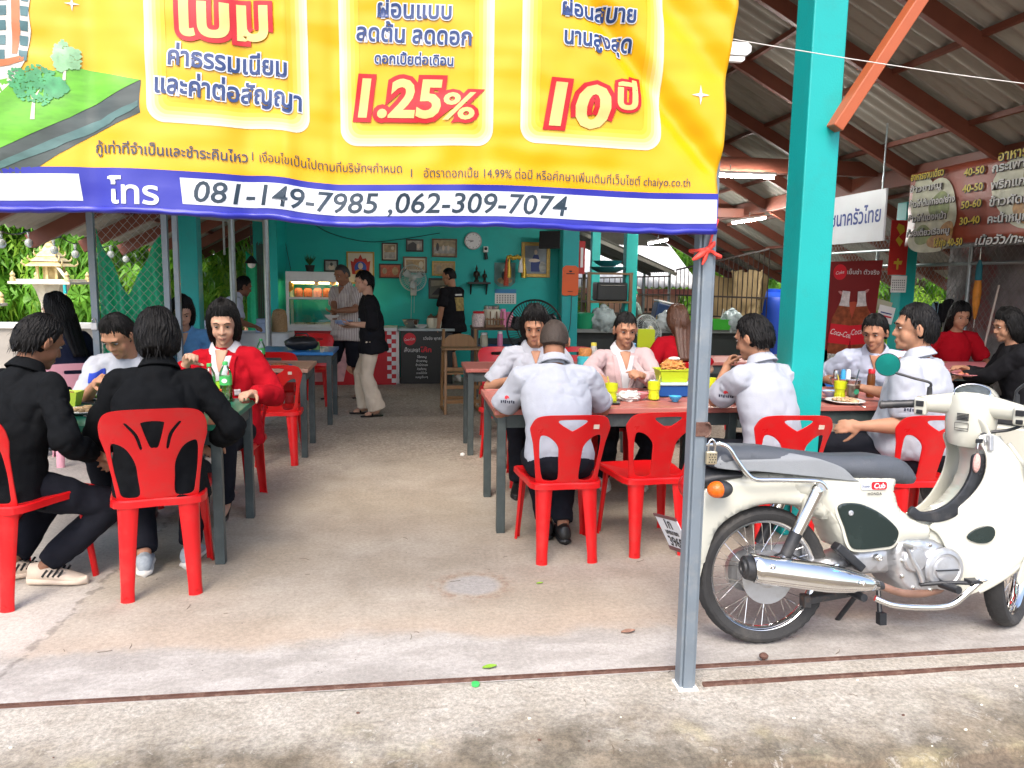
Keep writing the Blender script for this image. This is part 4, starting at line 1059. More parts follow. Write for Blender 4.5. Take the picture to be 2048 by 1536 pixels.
    for sd in (1, -1):
        mb.capsule(sp(.46)+Vector((sd*.06, 0, .01)), SH[sd]+Vector((0, 0, -.004)), .060, .060*(.6+g*.4))
        S, E, Wt = SH[sd], EL[sd], WR[sd]; gg = .5+g*.5
        if sleeve == 'short': e = S.lerp(E, .80); mb.tube([S-(E-S)*.1, S.lerp(E, .2), S.lerp(E, .5), e], [.058*gg, .066*gg, .066*gg, .067*gg], 18); CUFF.append((e, (E-S).normalized(), .0685*gg))
        elif sleeve == 'long': mb.capsule(S, E, .064*gg, .055*gg); mb.tube([E-(Wt-E)*.05, E.lerp(Wt, .3), E.lerp(Wt, .93)], [.054*gg, .054*gg, .041], 16); mb.ell(E, (.056*gg,)*3)
        else: mb.tube([S-(E-S)*.1, S.lerp(E, .3), E, E.lerp(Wt, .25)], [.058*gg, .064*gg, .058*gg, .056*gg], 16); mb.ell(E, (.056*gg,)*3)
    sm = voxel(mb, 'shirt', max(vox, .008), 3, .024, .020 if coat else .014); bv = BVHTree.FromPolygons([v.co for v in sm.vertices], [p.vertices for p in sm.polygons])
    link('jacket' if coat else 'shirt', sm, top, t)
    for e, d, r in CUFF:
        q = d.to_track_quat('Z', 'Y').to_matrix(); mb = MB(); mb.lathe([(r*.97, -.030), (r*1.035, -.029), (r*1.045, -.014), (r*1.045, .004), (r*1.0, .007), (r*.93, .0)], e, 30, q); mb.build('sleeve_cuff', top, t, smooth=60)
    CLOTHES[t.name] = (bv, sp, fwd, EL, WR, SH, t)
    if collar:
        mb = MB(); k = 22; rings = []
        ax_ = (s+Vector((0, .25, 0))).normalized(); cb = nb+s*.002+fwd*.004
        sx = Vector((1, 0, 0)); sy = ax_.cross(sx)
        for rr_, zz in ((.068, -.020), (.066, .025), (.064, .042), (.069, .046), (.082, .024), (.098, -.008), (.094, -.012), (.072, .0)):
            rings.append([cb+ax_*(zz-.042*max(0, math.sin(a))**1.5)+sx*rr_*1.03*math.cos(a)+sy*rr_*math.sin(a) for a in [R(90+27)+(2*math.pi-R(54))*j/k for j in range(k+1)]])
        mb.loft(rings, cap=False); mb.build('collar', inner or top, t, smooth=60)
    if collar and not inner and not coat: patch(t, 'neckline', sk, lambda u, v: ((u-.5)*2*(.003+.040*v), .43+.095*v), .0065)
    if inner:       # shirt front showing between the lapels
        patch(t, 'shirt_front', inner, lambda u, v: ((u-.5)*2*(.006+.062*v**.8), .20+.29*v), .005)
        patch(t, 'neckline', sk, lambda u, v: ((u-.5)*2*(.004+.040*v), .395+.13*v), .0065)
        for sd in (-1, 1): patch(t, 'lapel', top, lambda u, v, sd=sd: (sd*((.006+.062*v**.8)+u*(.012+.030*math.sin(min(1, v*1.25)*math.pi*.8))), .20+.29*v), .009)
    # --- bottom
    mb = MB(); gl = .6+.4*g
    mb.ell(Pv+Vector((0, -.005, -.005)), (.160*g, .122*g, .112)); mb.loft([ring(q, a*g, b*g) for q, a, b in ((-.03, .165, .125), (.04, .162, .120), (.07, .158, .116))])
    for sd in (1, -1):
        Hh, K, A = HP[sd], KN[sd], AN[sd]
        mb.capsule(Hh, K, .092*gl, .066*gl)
        if legs == 'long':
            mb.tube([K-(A-K)*.04, K.lerp(A, .12), K.lerp(A, .5), K.lerp(A, .93)], [.060*gl, .066*gl, .060*gl, .056], 16); mb.ell(K, (.066*gl,)*3)
        elif legs == 'wide':
            mb.tube([K-(A-K)*.04, K.lerp(A, .3), K.lerp(A, .99)], [.074, .085, .108], 20); mb.ell(K, (.076,)*3)
        elif legs == 'shorts': mb.tube([Hh.lerp(K, .3), K, K.lerp(A, .04)], [.098*gl, .088, .088], 16)
    link('trousers' if legs != 'shorts' else 'shorts', voxel(mb, 'trousers', max(vox, .009), 3, .018, .014), bottom, t)
    # --- shoes
    for i, sd in enumerate((1, -1)):
        A = AN[sd]; td = Vector(toes[i]).normalized() if toes else Vector((sd*.15, 1, 0)).normalized()
        td = Vector((td.x, td.y, 0)).normalized(); sx = Vector((td.y, -td.x, 0)); fz = A.z-.085
        def ringf(u, w, z0_, z1_): return [A*1+td*u+sx*(w*math.cos(a)) + Vector((0, 0, -A.z+fz+(z0_+z1_)/2+(z1_-z0_)/2*math.sin(a))) for a in [2*math.pi*j/16 for j in range(16)]]
        mb = MB()
        if shoe == 'sandal':
            mb.loft([ringf(u, w, .002, .020) for u, w in ((-.07, .012), (-.05, .036), (.05, .040), (.13, .047), (.18, .036), (.20, .012))]); mb.tube([A+td*.06+sx*.045+Vector((0, 0, -A.z+fz+.015)), A+td*.07+Vector((0, 0, -A.z+fz+.062)), A+td*.06-sx*.045+Vector((0, 0, -A.z+fz+.015))], .012, 8); mb.build('sandal', SHOE_K, t, smooth=60)
        elif shoe == 'heel':
            mb.loft([ringf(u, w, a, b) for u, w, a, b in ((-.062, .012, .055, .08), (-.045, .032, .05, .092), (.0, .034, .042, .075), (.06, .034, .018, .05), (.11, .040, .002, .042), (.16, .034, .002, .034), (.195, .012, .003, .02))]); mb.cyl(A-td*.045+Vector((0, 0, -A.z+fz+.06)), A-td*.04+Vector((0, 0, -A.z+fz)), .016, .009); mb.build('shoe', SHOE_K, t, smooth=60)
        else:
            m1, m2 = {'black': (SHOE_K, SHOE_K), 'grey': (SHOE_G, SOLE_W), 'cream': (SHOE_C, SHOE_C), 'white': (SOLE_W, SOLE_W)}[shoe]
            mb.loft([ringf(u, w, .015, b) for u, w, b in ((-.078, .012, .06), (-.065, .034, .105), (-.02, .040, .112), (.03, .041, .095), (.08, .044, .074), (.13, .046, .058), (.17, .038, .046), (.195, .014, .03))]); mb.k = 1
            if shoe == 'cream':
                mb.k = 2
                for u in (.01, .035, .06, .085):
                    for q in (-1, 1): mb.bar(A+td*u+sx*q*.0405+Vector((0, 0, fz-A.z+.050)), A+td*(u+.022)+sx*q*.034+Vector((0, 0, fz-A.z+.082)), .010, .006, up=sx)
                for u in (.03, .05, .07): mb.bar(A+td*u-sx*.025+Vector((0, 0, fz-A.z+.100-.35*(u-.02))), A+td*(u+.008)+sx*.025+Vector((0, 0, fz-A.z+.100-.35*(u-.02))), .006, .006)
                mb.k = 1
            mb.loft([ringf(u, w, .0, .034 if shoe != 'cream' else .044) for u, w in ((-.084, .014), (-.066, .038), (-.02, .041), (.05, .042), (.12, .050), (.17, .042), (.205, .014))]); mb.build('shoe', [m1, m2, SHOE_K], t, smooth=60)
    return t
def hold(px, py, Y, x, y, deg, h=1.0):
    """photo point at depth Y expressed in the frame of a person standing at (x, y) turned by deg"""
    v = at(px, py, Y)-Vector((x, y, 0)); return tuple((Matrix.Rotation(-R(deg), 3, 'Z') @ v)/h)
# left table
x, y, d = -1.90, 3.83, -28
P1 = person('man in black jacket and cream sneakers, back turned, at the left edge', x, y, d, lean=16, hunch=.03, head=(-12, 28, 0), top=C_BLACK, sleeve='long', coat=True, collar=True, shoe='cream', hair='short', sk=SK_B, vox=.007, g=1.08,
       rh=(.30, .28, .62), lh=(-.16, .36, .80), rcurl=.9, ankles=((.12, .10, .085), (-.08, .08, .085)), toes=((.85, .35, 0), (.5, .8, 0)), knees=((.5, .7, .3), (-.2, .8, .4)))
x, y, d = -1.19, 3.86, 10
P2 = person('person with a black bob and black jacket, back turned, on the fan slot chair', x, y, d, lean=12, hunch=.03, head=(8, 16, 0), top=C_BLACK, sleeve='long', coat=True, shoe='grey', hair='bobs', sk=SK_A, vox=.007, g=1.04,
       rh=(.24, .24, .64), lh=(-.16, .38, .80), ankles=((.10, .20, .085), (-.11, .14, .085)), toes=((.2, 1, 0), (-.1, 1, 0)))
x, y, d = -1.68, 5.22, 178
P3 = person('man in a white and blue sports jersey leaning over the green table', x, y, d, lean=22, hunch=.05, head=(-14, 38, 0), top=C_WHITE, sleeve='short', collar=False, hair='short', sk=SK_A, vox=.007, g=1.08,
       rh=hold(190, 770, 4.72, x, y, d), lh=(-.20, .34, .80), rcurl=1.2, rn=(-.3, -.4, -.6))
x, y, d = -1.13, 5.17, 172
P4 = person('woman in a red blazer over a white shirt raising one hand at the green table', x, y, d, lean=6, hunch=.02, head=(14, 14, 0), top=C_RED, sleeve='long', coat=True, inner=C_INNER, hair='bob', sk=SK_C, vox=.0065, female=True, shoe='heel', g=.95,
       rh=hold(372, 728, 4.85, x, y, d), rcurl=.95, rn=(-.5, .6, 0), lh=(-.26, .33, .79), ankles=((.10, .30, .10), (-.06, .33, .10)), knees=((.1, .8, .6), (-.1, .8, .6)))
P5 = person('woman with long black hair and a navy top, facing the greenery behind the left table', -2.68, 6.62, 62, lean=8, head=(20, 10, 0), top=C_NAVY, sleeve='long', collar=False, hair='long', sk=SK_C, female=True, vox=.009)
P6 = person('person in a light blue denim shirt seated behind the woman in red', -1.93, 7.05, 196, lean=14, head=(0, 20, 0), top=C_DENIM, sleeve='long', hair='bob', sk=SK_C, female=True, vox=.009)
P7 = person('man in a pale grey shirt bending over the white clothed side table', -2.35, 9.9, -70, 'stand', lean=38, h=.93, head=(0, 20, 0), top=C_GREYB, sleeve='short', hair='short', sk=SK_D, vox=.010, tuck=False, rh=(.15, .5, .95), lh=(-.15, .5, .95))
# standing staff
x, y, d = -.72, 9.8, 142
P8 = person('grey haired man in a striped shirt and black shorts carrying a bowl', x, y, d, 'stand', h=.965, g=1.12, lean=3, head=(-6, 22, 0), top=C_STRIPE, sleeve='short', bottom=C_DKTR, legs='shorts', shoe='sandal', hair='crop', hairm=mat('dark_grey_hair', (.03, .028, .027), .5, var=.4, scale=40), sk=SK_B, vox=.008, tuck=False, belly=.05,
       rh=hold(668, 634, 9.45, x, y, d, .965), lh=hold(672, 622, 9.40, x, y, d, .965), rpole=(.7, -.6, -.5), lpole=(-.8, -.5, -.5), rn=(0, 0, 1), ln=(0, 0, 1), ankles=((.13, .14, .085), (-.10, -.14, .085)))
x, y, d = -.36, 8.50, 96
P9 = person('woman in a black tee and wide cream trousers holding a stack of plates', x, y, d, 'stand', h=.915, lean=5, head=(8, 16, 0), top=C_TEE, sleeve='half', collar=False, bottom=C_CREAM, legs='wide', shoe='sandal', hair='tied', sk=SK_C, vox=.008, tuck=False, female=True, g=1.04,
       rh=hold(700, 652, 8.65, x, y, d, .915), lh=hold(706, 648, 8.42, x, y, d, .915), rpole=(.3, -.7, -.7), lpole=(-.3, -.7, -.7), rn=(0, 0, 1), ln=(0, 0, 1), ankles=((.11, .08, .085), (-.10, -.04, .085)))
P10 = person('man in a black printed tee standing with his back half turned by the counter', .68, 11.25, 48, 'stand', h=.965, g=1.1, lean=2, head=(25, 18, 0), top=C_TEE, sleeve='short', collar=False, bottom=C_DKTR, legs='shorts', shoe='white', hair='crop', hairm=HAIR, sk=SK_A, vox=.009, tuck=False, lh=(-.27, .06, .86), rh=(.2, .28, .9), belly=.03)
# long pink table
x, y, d = .84, 4.08, 0
P11 = person('man with cropped hair in a white polo hunched over the pink table, back turned', x, y, d, lean=20, hunch=.06, head=(-12, 34, 0), top=C_WHITE, hair='crop', hairm=HAIRG, sk=SK_B, vox=.007, g=1.10,
       lh=(-.06, .38, .79), rh=(.10, .40, .80), lpole=(-1, -.15, -.25), rpole=(1, -.2, -.35), ankles=((.06, .16, .085), (-.02, .24, .085)), toes=((0, 1, 0), (.2, 1, 0)))
P12 = person('young person with black hair in a pale polo, mostly hidden behind the hunched man', .93, 5.60, 176, lean=14, hunch=.02, head=(-10, 22, 0), top=C_WHITE, hair='bob', sk=SK_A, vox=.0075, rh=(.2, .30, .80), lh=(-.2, .32, .80))
x, y, d = 1.57, 5.50, 178
P13 = person('woman in a pink cardigan over a white polo facing the camera', x, y, d, lean=8, head=(0, 16, 0), top=C_PINK, sleeve='long', coat=False, inner=C_INNER, h=.95, hair='tied', hairm=HAIR, sk=SK_A, vox=.0065, female=True, g=1.06, shoe='white',
       rh=hold(1200, 755, 5.0, x, y, d, .95), lh=hold(1285, 752, 5.1, x, y, d, .95), rcurl=.4, lcurl=.9, ln=(.7, .3, 0), rpole=(1, -.2, -.4), lpole=(-.8, -.4, -.5), ankles=((.13, .12, .085), (-.12, .10, .085)))
P14 = person('brown haired woman in a red top seen from behind at the next table', 2.42, 6.55, 4, h=.95, lean=6, head=(10, 12, 0), top=C_RED, sleeve='short', collar=False, hair='long', hairm=HAIRB, sk=SK_C, vox=.009, female=True, g=1.05)
x, y, d = 2.09, 4.08, 24
P15 = person('black haired man in white polo, hand at his mouth, beside the teal post', x, y, d, lean=12, hunch=.02, head=(14, 20, 0), top=C_WHITE, hair='short', sk=SK_A, vox=.007, g=1.10,
       lh=hold(1452, 738, 4.46, x, y, d), lpole=(-.5, .2, -1), lcurl=1.0, ln=(.6, -.4, 0), rh=(.22, .36, .80))
x, y, d = 3.00, 4.10, 38
P16 = person('heavy man in a white polo with a sleeve print, seated behind the motorbike', x, y, d, lean=4, head=(30, 4, 0), h=1.06, top=C_WHITE, hair='short', sk=SK_A, vox=.007, g=1.30, belly=.09,
       lh=hold(1722, 852, 4.02, x, y, d, 1.06), lpole=(.1, -.35, -1), lcurl=.5, rh=(.28, .40, .78), ln=(1, 0, -.3))
P17 = person('man in a grey blue shirt seated across the pink table by the cola poster', 3.66, 5.62, 150, lean=24, hunch=.03, head=(-20, 20, 0), top=C_GREYB, hair='short', sk=SK_A, vox=.0085, g=1.12)
P18 = person('woman with a teal scarf and red top by the chain link fence', 5.56, 7.22, 168, lean=8, head=(0, 14, 0), top=C_RED, sleeve='short', collar=False, hair='long', sk=SK_A, female=True, vox=.009)
x, y, d = 5.02, 5.60, 66
P19 = person('person with long hair and a black long sleeved top at the far right edge', x, y, d, lean=14, head=(10, 15, 0), top=C_TEE, sleeve='long', collar=False, hair='long', sk=SK_A, vox=.008, g=1.12, lh=hold(1925, 752, 5.9, x, y, d), lpole=(-.5, -.4, -.8), rh=(.2, .4, .80))
x, y, d = 3.95, 13.6, -60
P20 = person('cook in a green headscarf working in the kitchen behind the counter', x, y, d, 'stand', h=.80, lean=20, head=(0, 20, 0), top=C_GREEN, sleeve='short', hair='tied', hairm=C_SCARF, sk=SK_D, vox=.011, tuck=False, rh=(.2, .35, .95), lh=(-.2, .35, .95))

# prints and trims on clothes
C_BLUEJ = cloth('blue_jersey_panel', (.03, .06, .38)); C_REDJ = cloth('red_piping', (.5, .03, .05))
for sd in (-1, 1):
    patch(P3, 'shoulder_panel', C_BLUEJ, lambda u, v, sd=sd: (sd*(.125+.07*u), .425+.04*v), .006)
patch(P3, 'neck_piping', C_BLUEJ, lambda u, v: ((u-.5)*.13, .455+.012*v-.05*math.cos((u-.5)*math.pi)), .007)
patch(P3, 'neck_piping', C_REDJ, lambda u, v: ((u-.5)*.14, .443+.005*v-.05*math.cos((u-.5)*math.pi)), .007)
PRINT_K = mat('grey_print', (.02, .025, .05), .7); PRINT_R = mat('red_print', (.55, .03, .04), .7); PRINT_T = mat('teal_print', (.05, .2, .25), .7, var=.4, scale=40)
LOGO = [[(-.034+.012*i+.002*(i % 2), .006*(i % 2)-.010), (-.026+.012*i, -.012), (-.025+.012*i, .004+.003*(i % 3)), (-.033+.012*i, .006)] for i in range(7)]
HEART = [[(0, .012), (.010, .022), (.018, .016), (.014, .030), (.003, .036), (-.008, .030), (-.010, .018)]]
for p, sd, vw in ((P16, -1, (.4, .9, .1)), (P15, -1, (.35, .9, .1)), (P11, -1, (.25, .95, 0))):
    M = Matrix.Rotation(-p.rotation_euler.z, 3, 'Z')
    sleeve_patch(p, 'sleeve_print', PRINT_K, sd, .62, LOGO, M @ Vector(vw)); sleeve_patch(p, 'sleeve_emblem', PRINT_R, sd, .62, HEART, M @ Vector(vw))
patch(P10, 'back_print', mat('tee_print', (.25, .18, .06), .8, var=.9, scale=22), lambda u, v: ((u-.5)*.20, .16+.20*v), .004, back=True)
patch(P10, 'back_print', mat('tee_print_white', (.5, .5, .48), .8, var=.6, scale=60), lambda u, v: ((u-.5)*.17, .385+.025*v), .004, back=True)
patch(P9, 'chest_print', mat('tee_print_grey', (.25, .33, .36), .8, var=.7, scale=50), lambda u, v: ((u-.5)*.20, .20+.06*v), .004)
patch(P4, 'badge', mat('badge_print', (.45, .4, .42), .6, var=.5, scale=80), lambda u, v: (-.095+.038*(u-.5), .26+.038*(v-.5)), .006, nu=4, nv=4)
patch(P8, 'pocket', C_STRIPE, lambda u, v: (-.085+.09*(u-.5), .25+.10*v), .005, nu=5, nv=5)
patch(P8, 'placket', C_STRIPE, lambda u, v: (.024*(u-.5), -.10+.54*v), .005, nu=2)
# ================================================================ the cream motorbike (u forward, w towards its right side = the camera, h up)
CREAM = mat('cream_bike_paint', (.47, .47, .40), .22, var=.03, scale=3, coat=.6, dirt=(.52, .50, .42), dirt_amt=.35, dirt_scale=5)
SEATT = mat('seat_vinyl_dark', (.060, .068, .080), .55, var=.1, scale=10, bump=.2, bscale=220)
SEATG = mat('seat_vinyl_grey', (.19, .205, .215), .55, var=.08, scale=10, bump=.2, bscale=220)
TYRE = mat('tyre_rubber', (.028, .028, .028), .8, var=.25, scale=18, bump=.3, bscale=90, dirt=(.11, .10, .085), dirt_amt=.7, dirt_scale=6)
ALU = mat('cast_aluminium', (.52, .53, .54), .38, metal=.85, var=.1, scale=18, bump=.08, bscale=60, dirt=(.28, .25, .21), dirt_amt=.5, dirt_scale=10)
BPLAS = mat('matt_black_trim', (.016, .018, .021), .42, var=.3, scale=12, dirt=(.12, .11, .10), dirt_amt=.5, dirt_scale=8)
GBLACK = mat('gloss_black_cover', (.010, .020, .019), .16, var=.15, scale=5, dirt=(.05, .06, .055), dirt_amt=.4, coat=.4)
AMBER = mat('amber_lens', (.72, .13, .008), .18, var=.25, scale=60, bump=.3, bscale=160)
REDL = mat('red_lens', (.40, .01, .012), .15, var=.2, scale=50)
PLATEW = mat('number_plate_white', (.62, .64, .66), .4, var=.05, dirt=(.3, .28, .25), dirt_amt=.4)
RUSTP = mat('scorched_pipe', (.30, .17, .12), .5, metal=.5, var=.25, scale=12)
MIRR = mat('teal_mirror_glass', (.03, .50, .48), .05, metal=1, var=.02)  # teal is set in the mirror's own colour
bike = thing('motorbike', 'cream underbone motorbike with a grey seat and chrome exhaust parked by the post', 'motorbike', (1.48, 2.90, 0))
LEAN = R(-7)
bike.rotation_euler = (LEAN, 0, 0)
# local frame of the bike: x = u forward, y = -w (right side is -y), z = h
def B(u, w, h): return (u, -w, h)
def sm(pts, n=5): return [(p.x, p.y) for p in catmull([(a, b, 0) for a, b in pts], n, True)]
def pillow(name, outline, W, edge, m, w0=0., flat=.55, parent=None, inner=None, smooth=50, cut=.025):
    """rounded solid body from a side outline: full half width W, rounded over the distance edge; mirrored left and right unless inner is given"""
    poly = outline
    def dist(u, h):
        d = 1e9
        for i in range(len(poly)):
            ax_, ay_ = poly[i]; bx, by = poly[(i+1) % len(poly)]; ex, ey = bx-ax_, by-ay_; L2_ = ex*ex+ey*ey or 1e-9
            q = max(0, min(1, ((u-ax_)*ex+(h-ay_)*ey)/L2_)); d = min(d, math.hypot(u-ax_-q*ex, h-ay_-q*ey))
        return d
    bm = bmesh.new(); f = bm.faces.new([bm.verts.new((p[0], p[1], 0)) for p in poly]); bm.normal_update()
    bmesh.ops.triangulate(bm, faces=bm.faces[:])
    xs = [p[0] for p in poly]; ys = [p[1] for p in poly]
    for axis, a, b in ((0, min(xs), max(xs)), (1, min(ys), max(ys))):
        for c in frange(a, b, cut):
            co = [0, 0, 0]; co[axis] = c; no = [0, 0, 0]; no[axis] = 1
            bmesh.ops.bisect_plane(bm, geom=bm.verts[:]+bm.edges[:]+bm.faces[:], plane_co=co, plane_no=no)
    bm.verts.index_update(); vs = [(v.co.x, v.co.y) for v in bm.verts]; fs = [[v.index for v in f.verts] for f in bm.faces]
    bd = [v.index for v in bm.verts if v.is_boundary]; be = [(e.verts[0].index, e.verts[1].index) for e in bm.edges if e.is_boundary]; bm.free()
    Wf = W if callable(W) else (lambda u, h: W)
    def prof(u, h):
        k = min(1, dist(u, h)/edge); return w0+(Wf(u, h)-w0)*math.sqrt(max(0, 1-(1-k)**2))
    mb = MB(); n = len(vs)
    if inner is None:
        P1 = [B(u, prof(u, h), h) for u, h in vs]; P2 = [B(u, -prof(u, h), h) for u, h in vs]
    else:
        P1 = [B(u, prof(u, h), h) for u, h in vs]; P2 = [B(u, inner, h) for u, h in vs]
    mb.add(P1+P2, [tuple(f) for f in fs]+[tuple(n+i for i in reversed(f)) for f in fs]+[(a, b, n+b, n+a) for a, b in be])
    me = weld(mb.mesh(name)); return link(name, me, m, parent or bike, smooth=smooth)
# --- wheels
def wheel(u):
    w = bpy.data.objects.new('wheel', None); COL.objects.link(w); w.parent = bike; w.location = B(u, 0, .288); w.empty_display_size = .05
    Ry = Matrix.Rotation(math.pi/2, 3, 'X')
    def ringp(prof, n=72, mod=None):
        vs = []; fs = []; k = len(prof)
        for j in range(n):
            t = 2*math.pi*j/n
            for i, (r, y) in enumerate(prof):
                rr = r-(mod(j, i) if mod else 0); vs.append((rr*math.cos(t), y, rr*math.sin(t)))
        for j in range(n):
            for i in range(k): fs.append((j*k+i, j*k+(i+1) % k, ((j+1) % n)*k+(i+1) % k, ((j+1) % n)*k+i))
        return vs, fs
    mb = MB(); mb.add(*ringp([(.232, -.026), (.246, -.037), (.262, -.041), (.276, -.036), (.284, -.024), (.2885, -.008), (.2885, .008), (.284, .024), (.276, .036), (.262, .041), (.246, .037), (.232, .026)], 96, lambda j, i: .0038 if (i in (3, 4, 7, 8) and j % 2) or (i in (5, 6) and j % 8 == 0) else 0)); mb.build('tyre', TYRE, w, smooth=28)
    mb = MB(); mb.add(*ringp([(.238, -.027), (.243, -.027), (.243, -.022), (.226, -.016), (.222, 0), (.226, .016), (.243, .022), (.243, .027), (.238, .027), (.220, .014), (.216, 0), (.220, -.014)])); mb.build('rim', CHROME, w, smooth=40)
    mb = MB()
    for i in range(36):
        a = 2*math.pi*i/36; sd = 1 if i % 2 else -1; hb = a+(.62 if (i//2) % 2 else -.62)
        mb.cyl((.052*math.cos(hb), sd*.026, .052*math.sin(hb)), (.221*math.cos(a), 0, .221*math.sin(a)), .0014, n=5)
    mb.build('spokes', CHROME, w)
    mb = MB(); mb.lathe([(.02, -.07), (.03, -.07), (.06, -.045), (.092, -.042), (.094, -.03), (.06, -.028), (.055, 0), (.06, .028), (.085, .03), (.085, .045), (.03, .06), (.02, .06)], n=28, M=Ry)
    mb.build('hub', ALU, w, smooth=40)
    return w
wr = wheel(0); wf = wheel(1.225)
mb = MB(); mb.lathe([(.060, .0), (.110, .0), (.110, .004), (.060, .004)], B(0, .052, .288), 40, Matrix.Rotation(math.pi/2, 3, 'X')); mb.build('brake_disc', ALU, bike, smooth=40)
# --- bodywork
fend = sm([(-.302, .372), (-.322, .45), (-.318, .52), (-.297, .62), (-.25, .675), (-.16, .71), (0, .722), (.19, .718), (.27, .66), (.262, .55), (.235, .52), (.15, .572), (.015, .594), (-.118, .566), (-.216, .502), (-.262, .40), (-.275, .36)], 4)
pillow('rear_fender', fend, lambda u, h: .066+.035*max(0, min(1, (u+.25)/.4)), .035, CREAM, w0=.058)
body = sm([(.10, .712), (.30, .712), (.54, .705), (.548, .64), (.575, .565), (.63, .53), (.70, .50), (.72, .47), (.70, .428), (.60, .418), (.52, .398), (.42, .392), (.325, .395), (.29, .45), (.255, .52), (.19, .60), (.10, .64)], 4)
pillow('side_body', body, lambda u, h: .108+.012*math.sin(min(1, max(0, (u-.1)/.5))*math.pi), .05, CREAM, w0=.075)
tun = sm([(.55, .56), (.60, .515), (.66, .505), (.75, .515), (.84, .56), (.92, .64), (.96, .74), (.965, .82), (1.06, .86), (1.09, .70), (1.06, .52), (.98, .42), (.82, .37), (.72, .40), (.62, .43), (.56, .48)], 4)
pillow('front_tunnel', tun, .085, .04, CREAM, w0=.06)
trim = sm([(.600, .545), (.630, .520), (.66, .512), (.73, .505), (.80, .520), (.86, .556), (.92, .62), (.958, .70), (.972, .775), (.935, .79), (.896, .782), (.884, .71), (.845, .640), (.785, .585), (.72, .557), (.66, .552), (.62, .575)], 5)
me = plate(trim, [], .018, .005); warp(me, lambda c: Vector(B(c.x, .098+c.z, c.y)), [(0, frange(.6, .98, .04))]); link('tunnel_trim', weld(me), BPLAS, bike, smooth=35)
for k in range(3):
    mb = MB(); mb.bar(B(.918+.008*k, .108, .700+.018*k), B(.948+.006*k, .108, .720+.018*k), .004, .006); mb.build('trim_vent', INK, bike)
# leg shield: two curved wings
shl = sm([(.905, .855), (.94, .875), (.975, .868), (1.02, .815), (1.065, .73), (1.088, .62), (1.094, .50), (1.066, .40), (1.02, .325), (.955, .255), (.875, .198), (.835, .208), (.81, .245), (.79, .315), (.768, .40), (.735, .455), (.70, .49), (.79, .545), (.86, .605), (.915, .69), (.93, .78)], 4)
def ww(u, h):
    q = max(0, min(1, (u-.78)/.31)); return .096+.140*q**1.5*(1-.75*max(0, min(1, (h-.58)/.3)))-.03*max(0, .35-h)*2
def wing(sg):
    me = plate(shl, [], .010, .003)
    def f(c):
        q = max(0, min(1, (c.x-.70)/.39)); top = max(0, min(1, (c.y-.62)/.3))
        w = ww(c.x, c.y)
        return Vector(B(c.x+.02*q, sg*(w+c.z), c.y))
    warp(me, f, [(0, frange(.70, 1.09, .02)), (1, frange(.19, .93, .025))])
    link('leg_shield', weld(me), CREAM, bike, smooth=40)
    # outer lip and inner second panel
    edge = [(1.02, .835), (1.065, .73), (1.088, .62), (1.094, .50), (1.066, .40), (1.02, .325), (.955, .255), (.90, .21)]
    mb = MB(); mb.tube(catmull([B(u+.02*max(0, min(1, (u-.70)/.39)), sg*ww(u, h), h) for u, h in edge], 5), .010, 10); mb.build('shield_lip', CREAM, bike, smooth=60)
    me = plate(sm([(1.03, .80), (1.085, .66), (1.12, .5), (1.10, .38), (1.04, .30), (.985, .262), (.97, .29), (1.03, .40), (1.05, .52), (1.03, .66)], 4), [], .012, .003)
    warp(me, lambda c: Vector(B(c.x+.03, sg*(.215+c.z-.35*(c.x-1.0)), c.y)), [(0, frange(.96, 1.13, .02)), (1, frange(.25, .82, .03))]); link('shield_front', weld(me), CREAM, bike, smooth=40)
wing(1); wing(-1)
mb = MB(); mb.loft([[Vector(B(u+.02*math.cos(a), .115*math.sin(a)*k, h)) for a in [2*math.pi*j/24 for j in range(24)]] for u, h, k in ((.99, .80, 1.0), (.975, .86, 1.0), (.955, .915, .95), (.945, .935, .8))]); mb.build('shield_neck', CREAM, bike, smooth=50)
# vent in the shield, badge, side cover
vent = sm([(.855, .440), (.875, .470), (.915, .492), (.945, .488), (.950, .455), (.930, .425), (.89, .420)], 4)
me = plate(vent, [], .006, .002); warp(me, lambda c: Vector(B(c.x, ww(c.x, c.y)+.008+c.z, c.y)), [(0, frange(.85, .95, .02))]); link('shield_vent', me, GBLACK, bike, smooth=40)
blk = sm([(.272, .585), (.30, .600), (.36, .598), (.42, .576), (.48, .54), (.535, .490), (.540, .455), (.515, .42), (.46, .412), (.36, .408), (.325, .425), (.30, .50), (.28, .55)], 4)
for sg in (1, -1):
    me = plate(blk, [], .012, .004); warp(me, lambda c: Vector(B(c.x, sg*(.119+c.z+.006*math.sin(min(1, max(0, (c.x-.27)/.27))*math.pi)), c.y)), [(0, frange(.27, .54, .02))]); link('side_cover', weld(me), GBLACK, bike, smooth=40)
me = plate(sm([(.262, .592), (.30, .612), (.36, .610), (.43, .585), (.49, .548), (.548, .494), (.553, .45), (.52, .408), (.46, .400), (.36, .396), (.314, .418), (.288, .50), (.266, .55)], 4), [], .006, .002); warp(me, lambda c: Vector(B(c.x, .1155+c.z+.004*math.sin(min(1, max(0, (c.x-.27)/.27))*math.pi), c.y)), [(0, frange(.26, .55, .02))]); link('cover_rim', weld(me), CREAM, bike, smooth=40)
mb = MB(); mb.lathe([(.011, 0), (.011, .003), (.006, .004), (.006, .0015)], B(.325, .128, .560), 16, Matrix.Rotation(math.pi/2, 3, 'X')); mb.build('cover_bolt', ALU, bike)
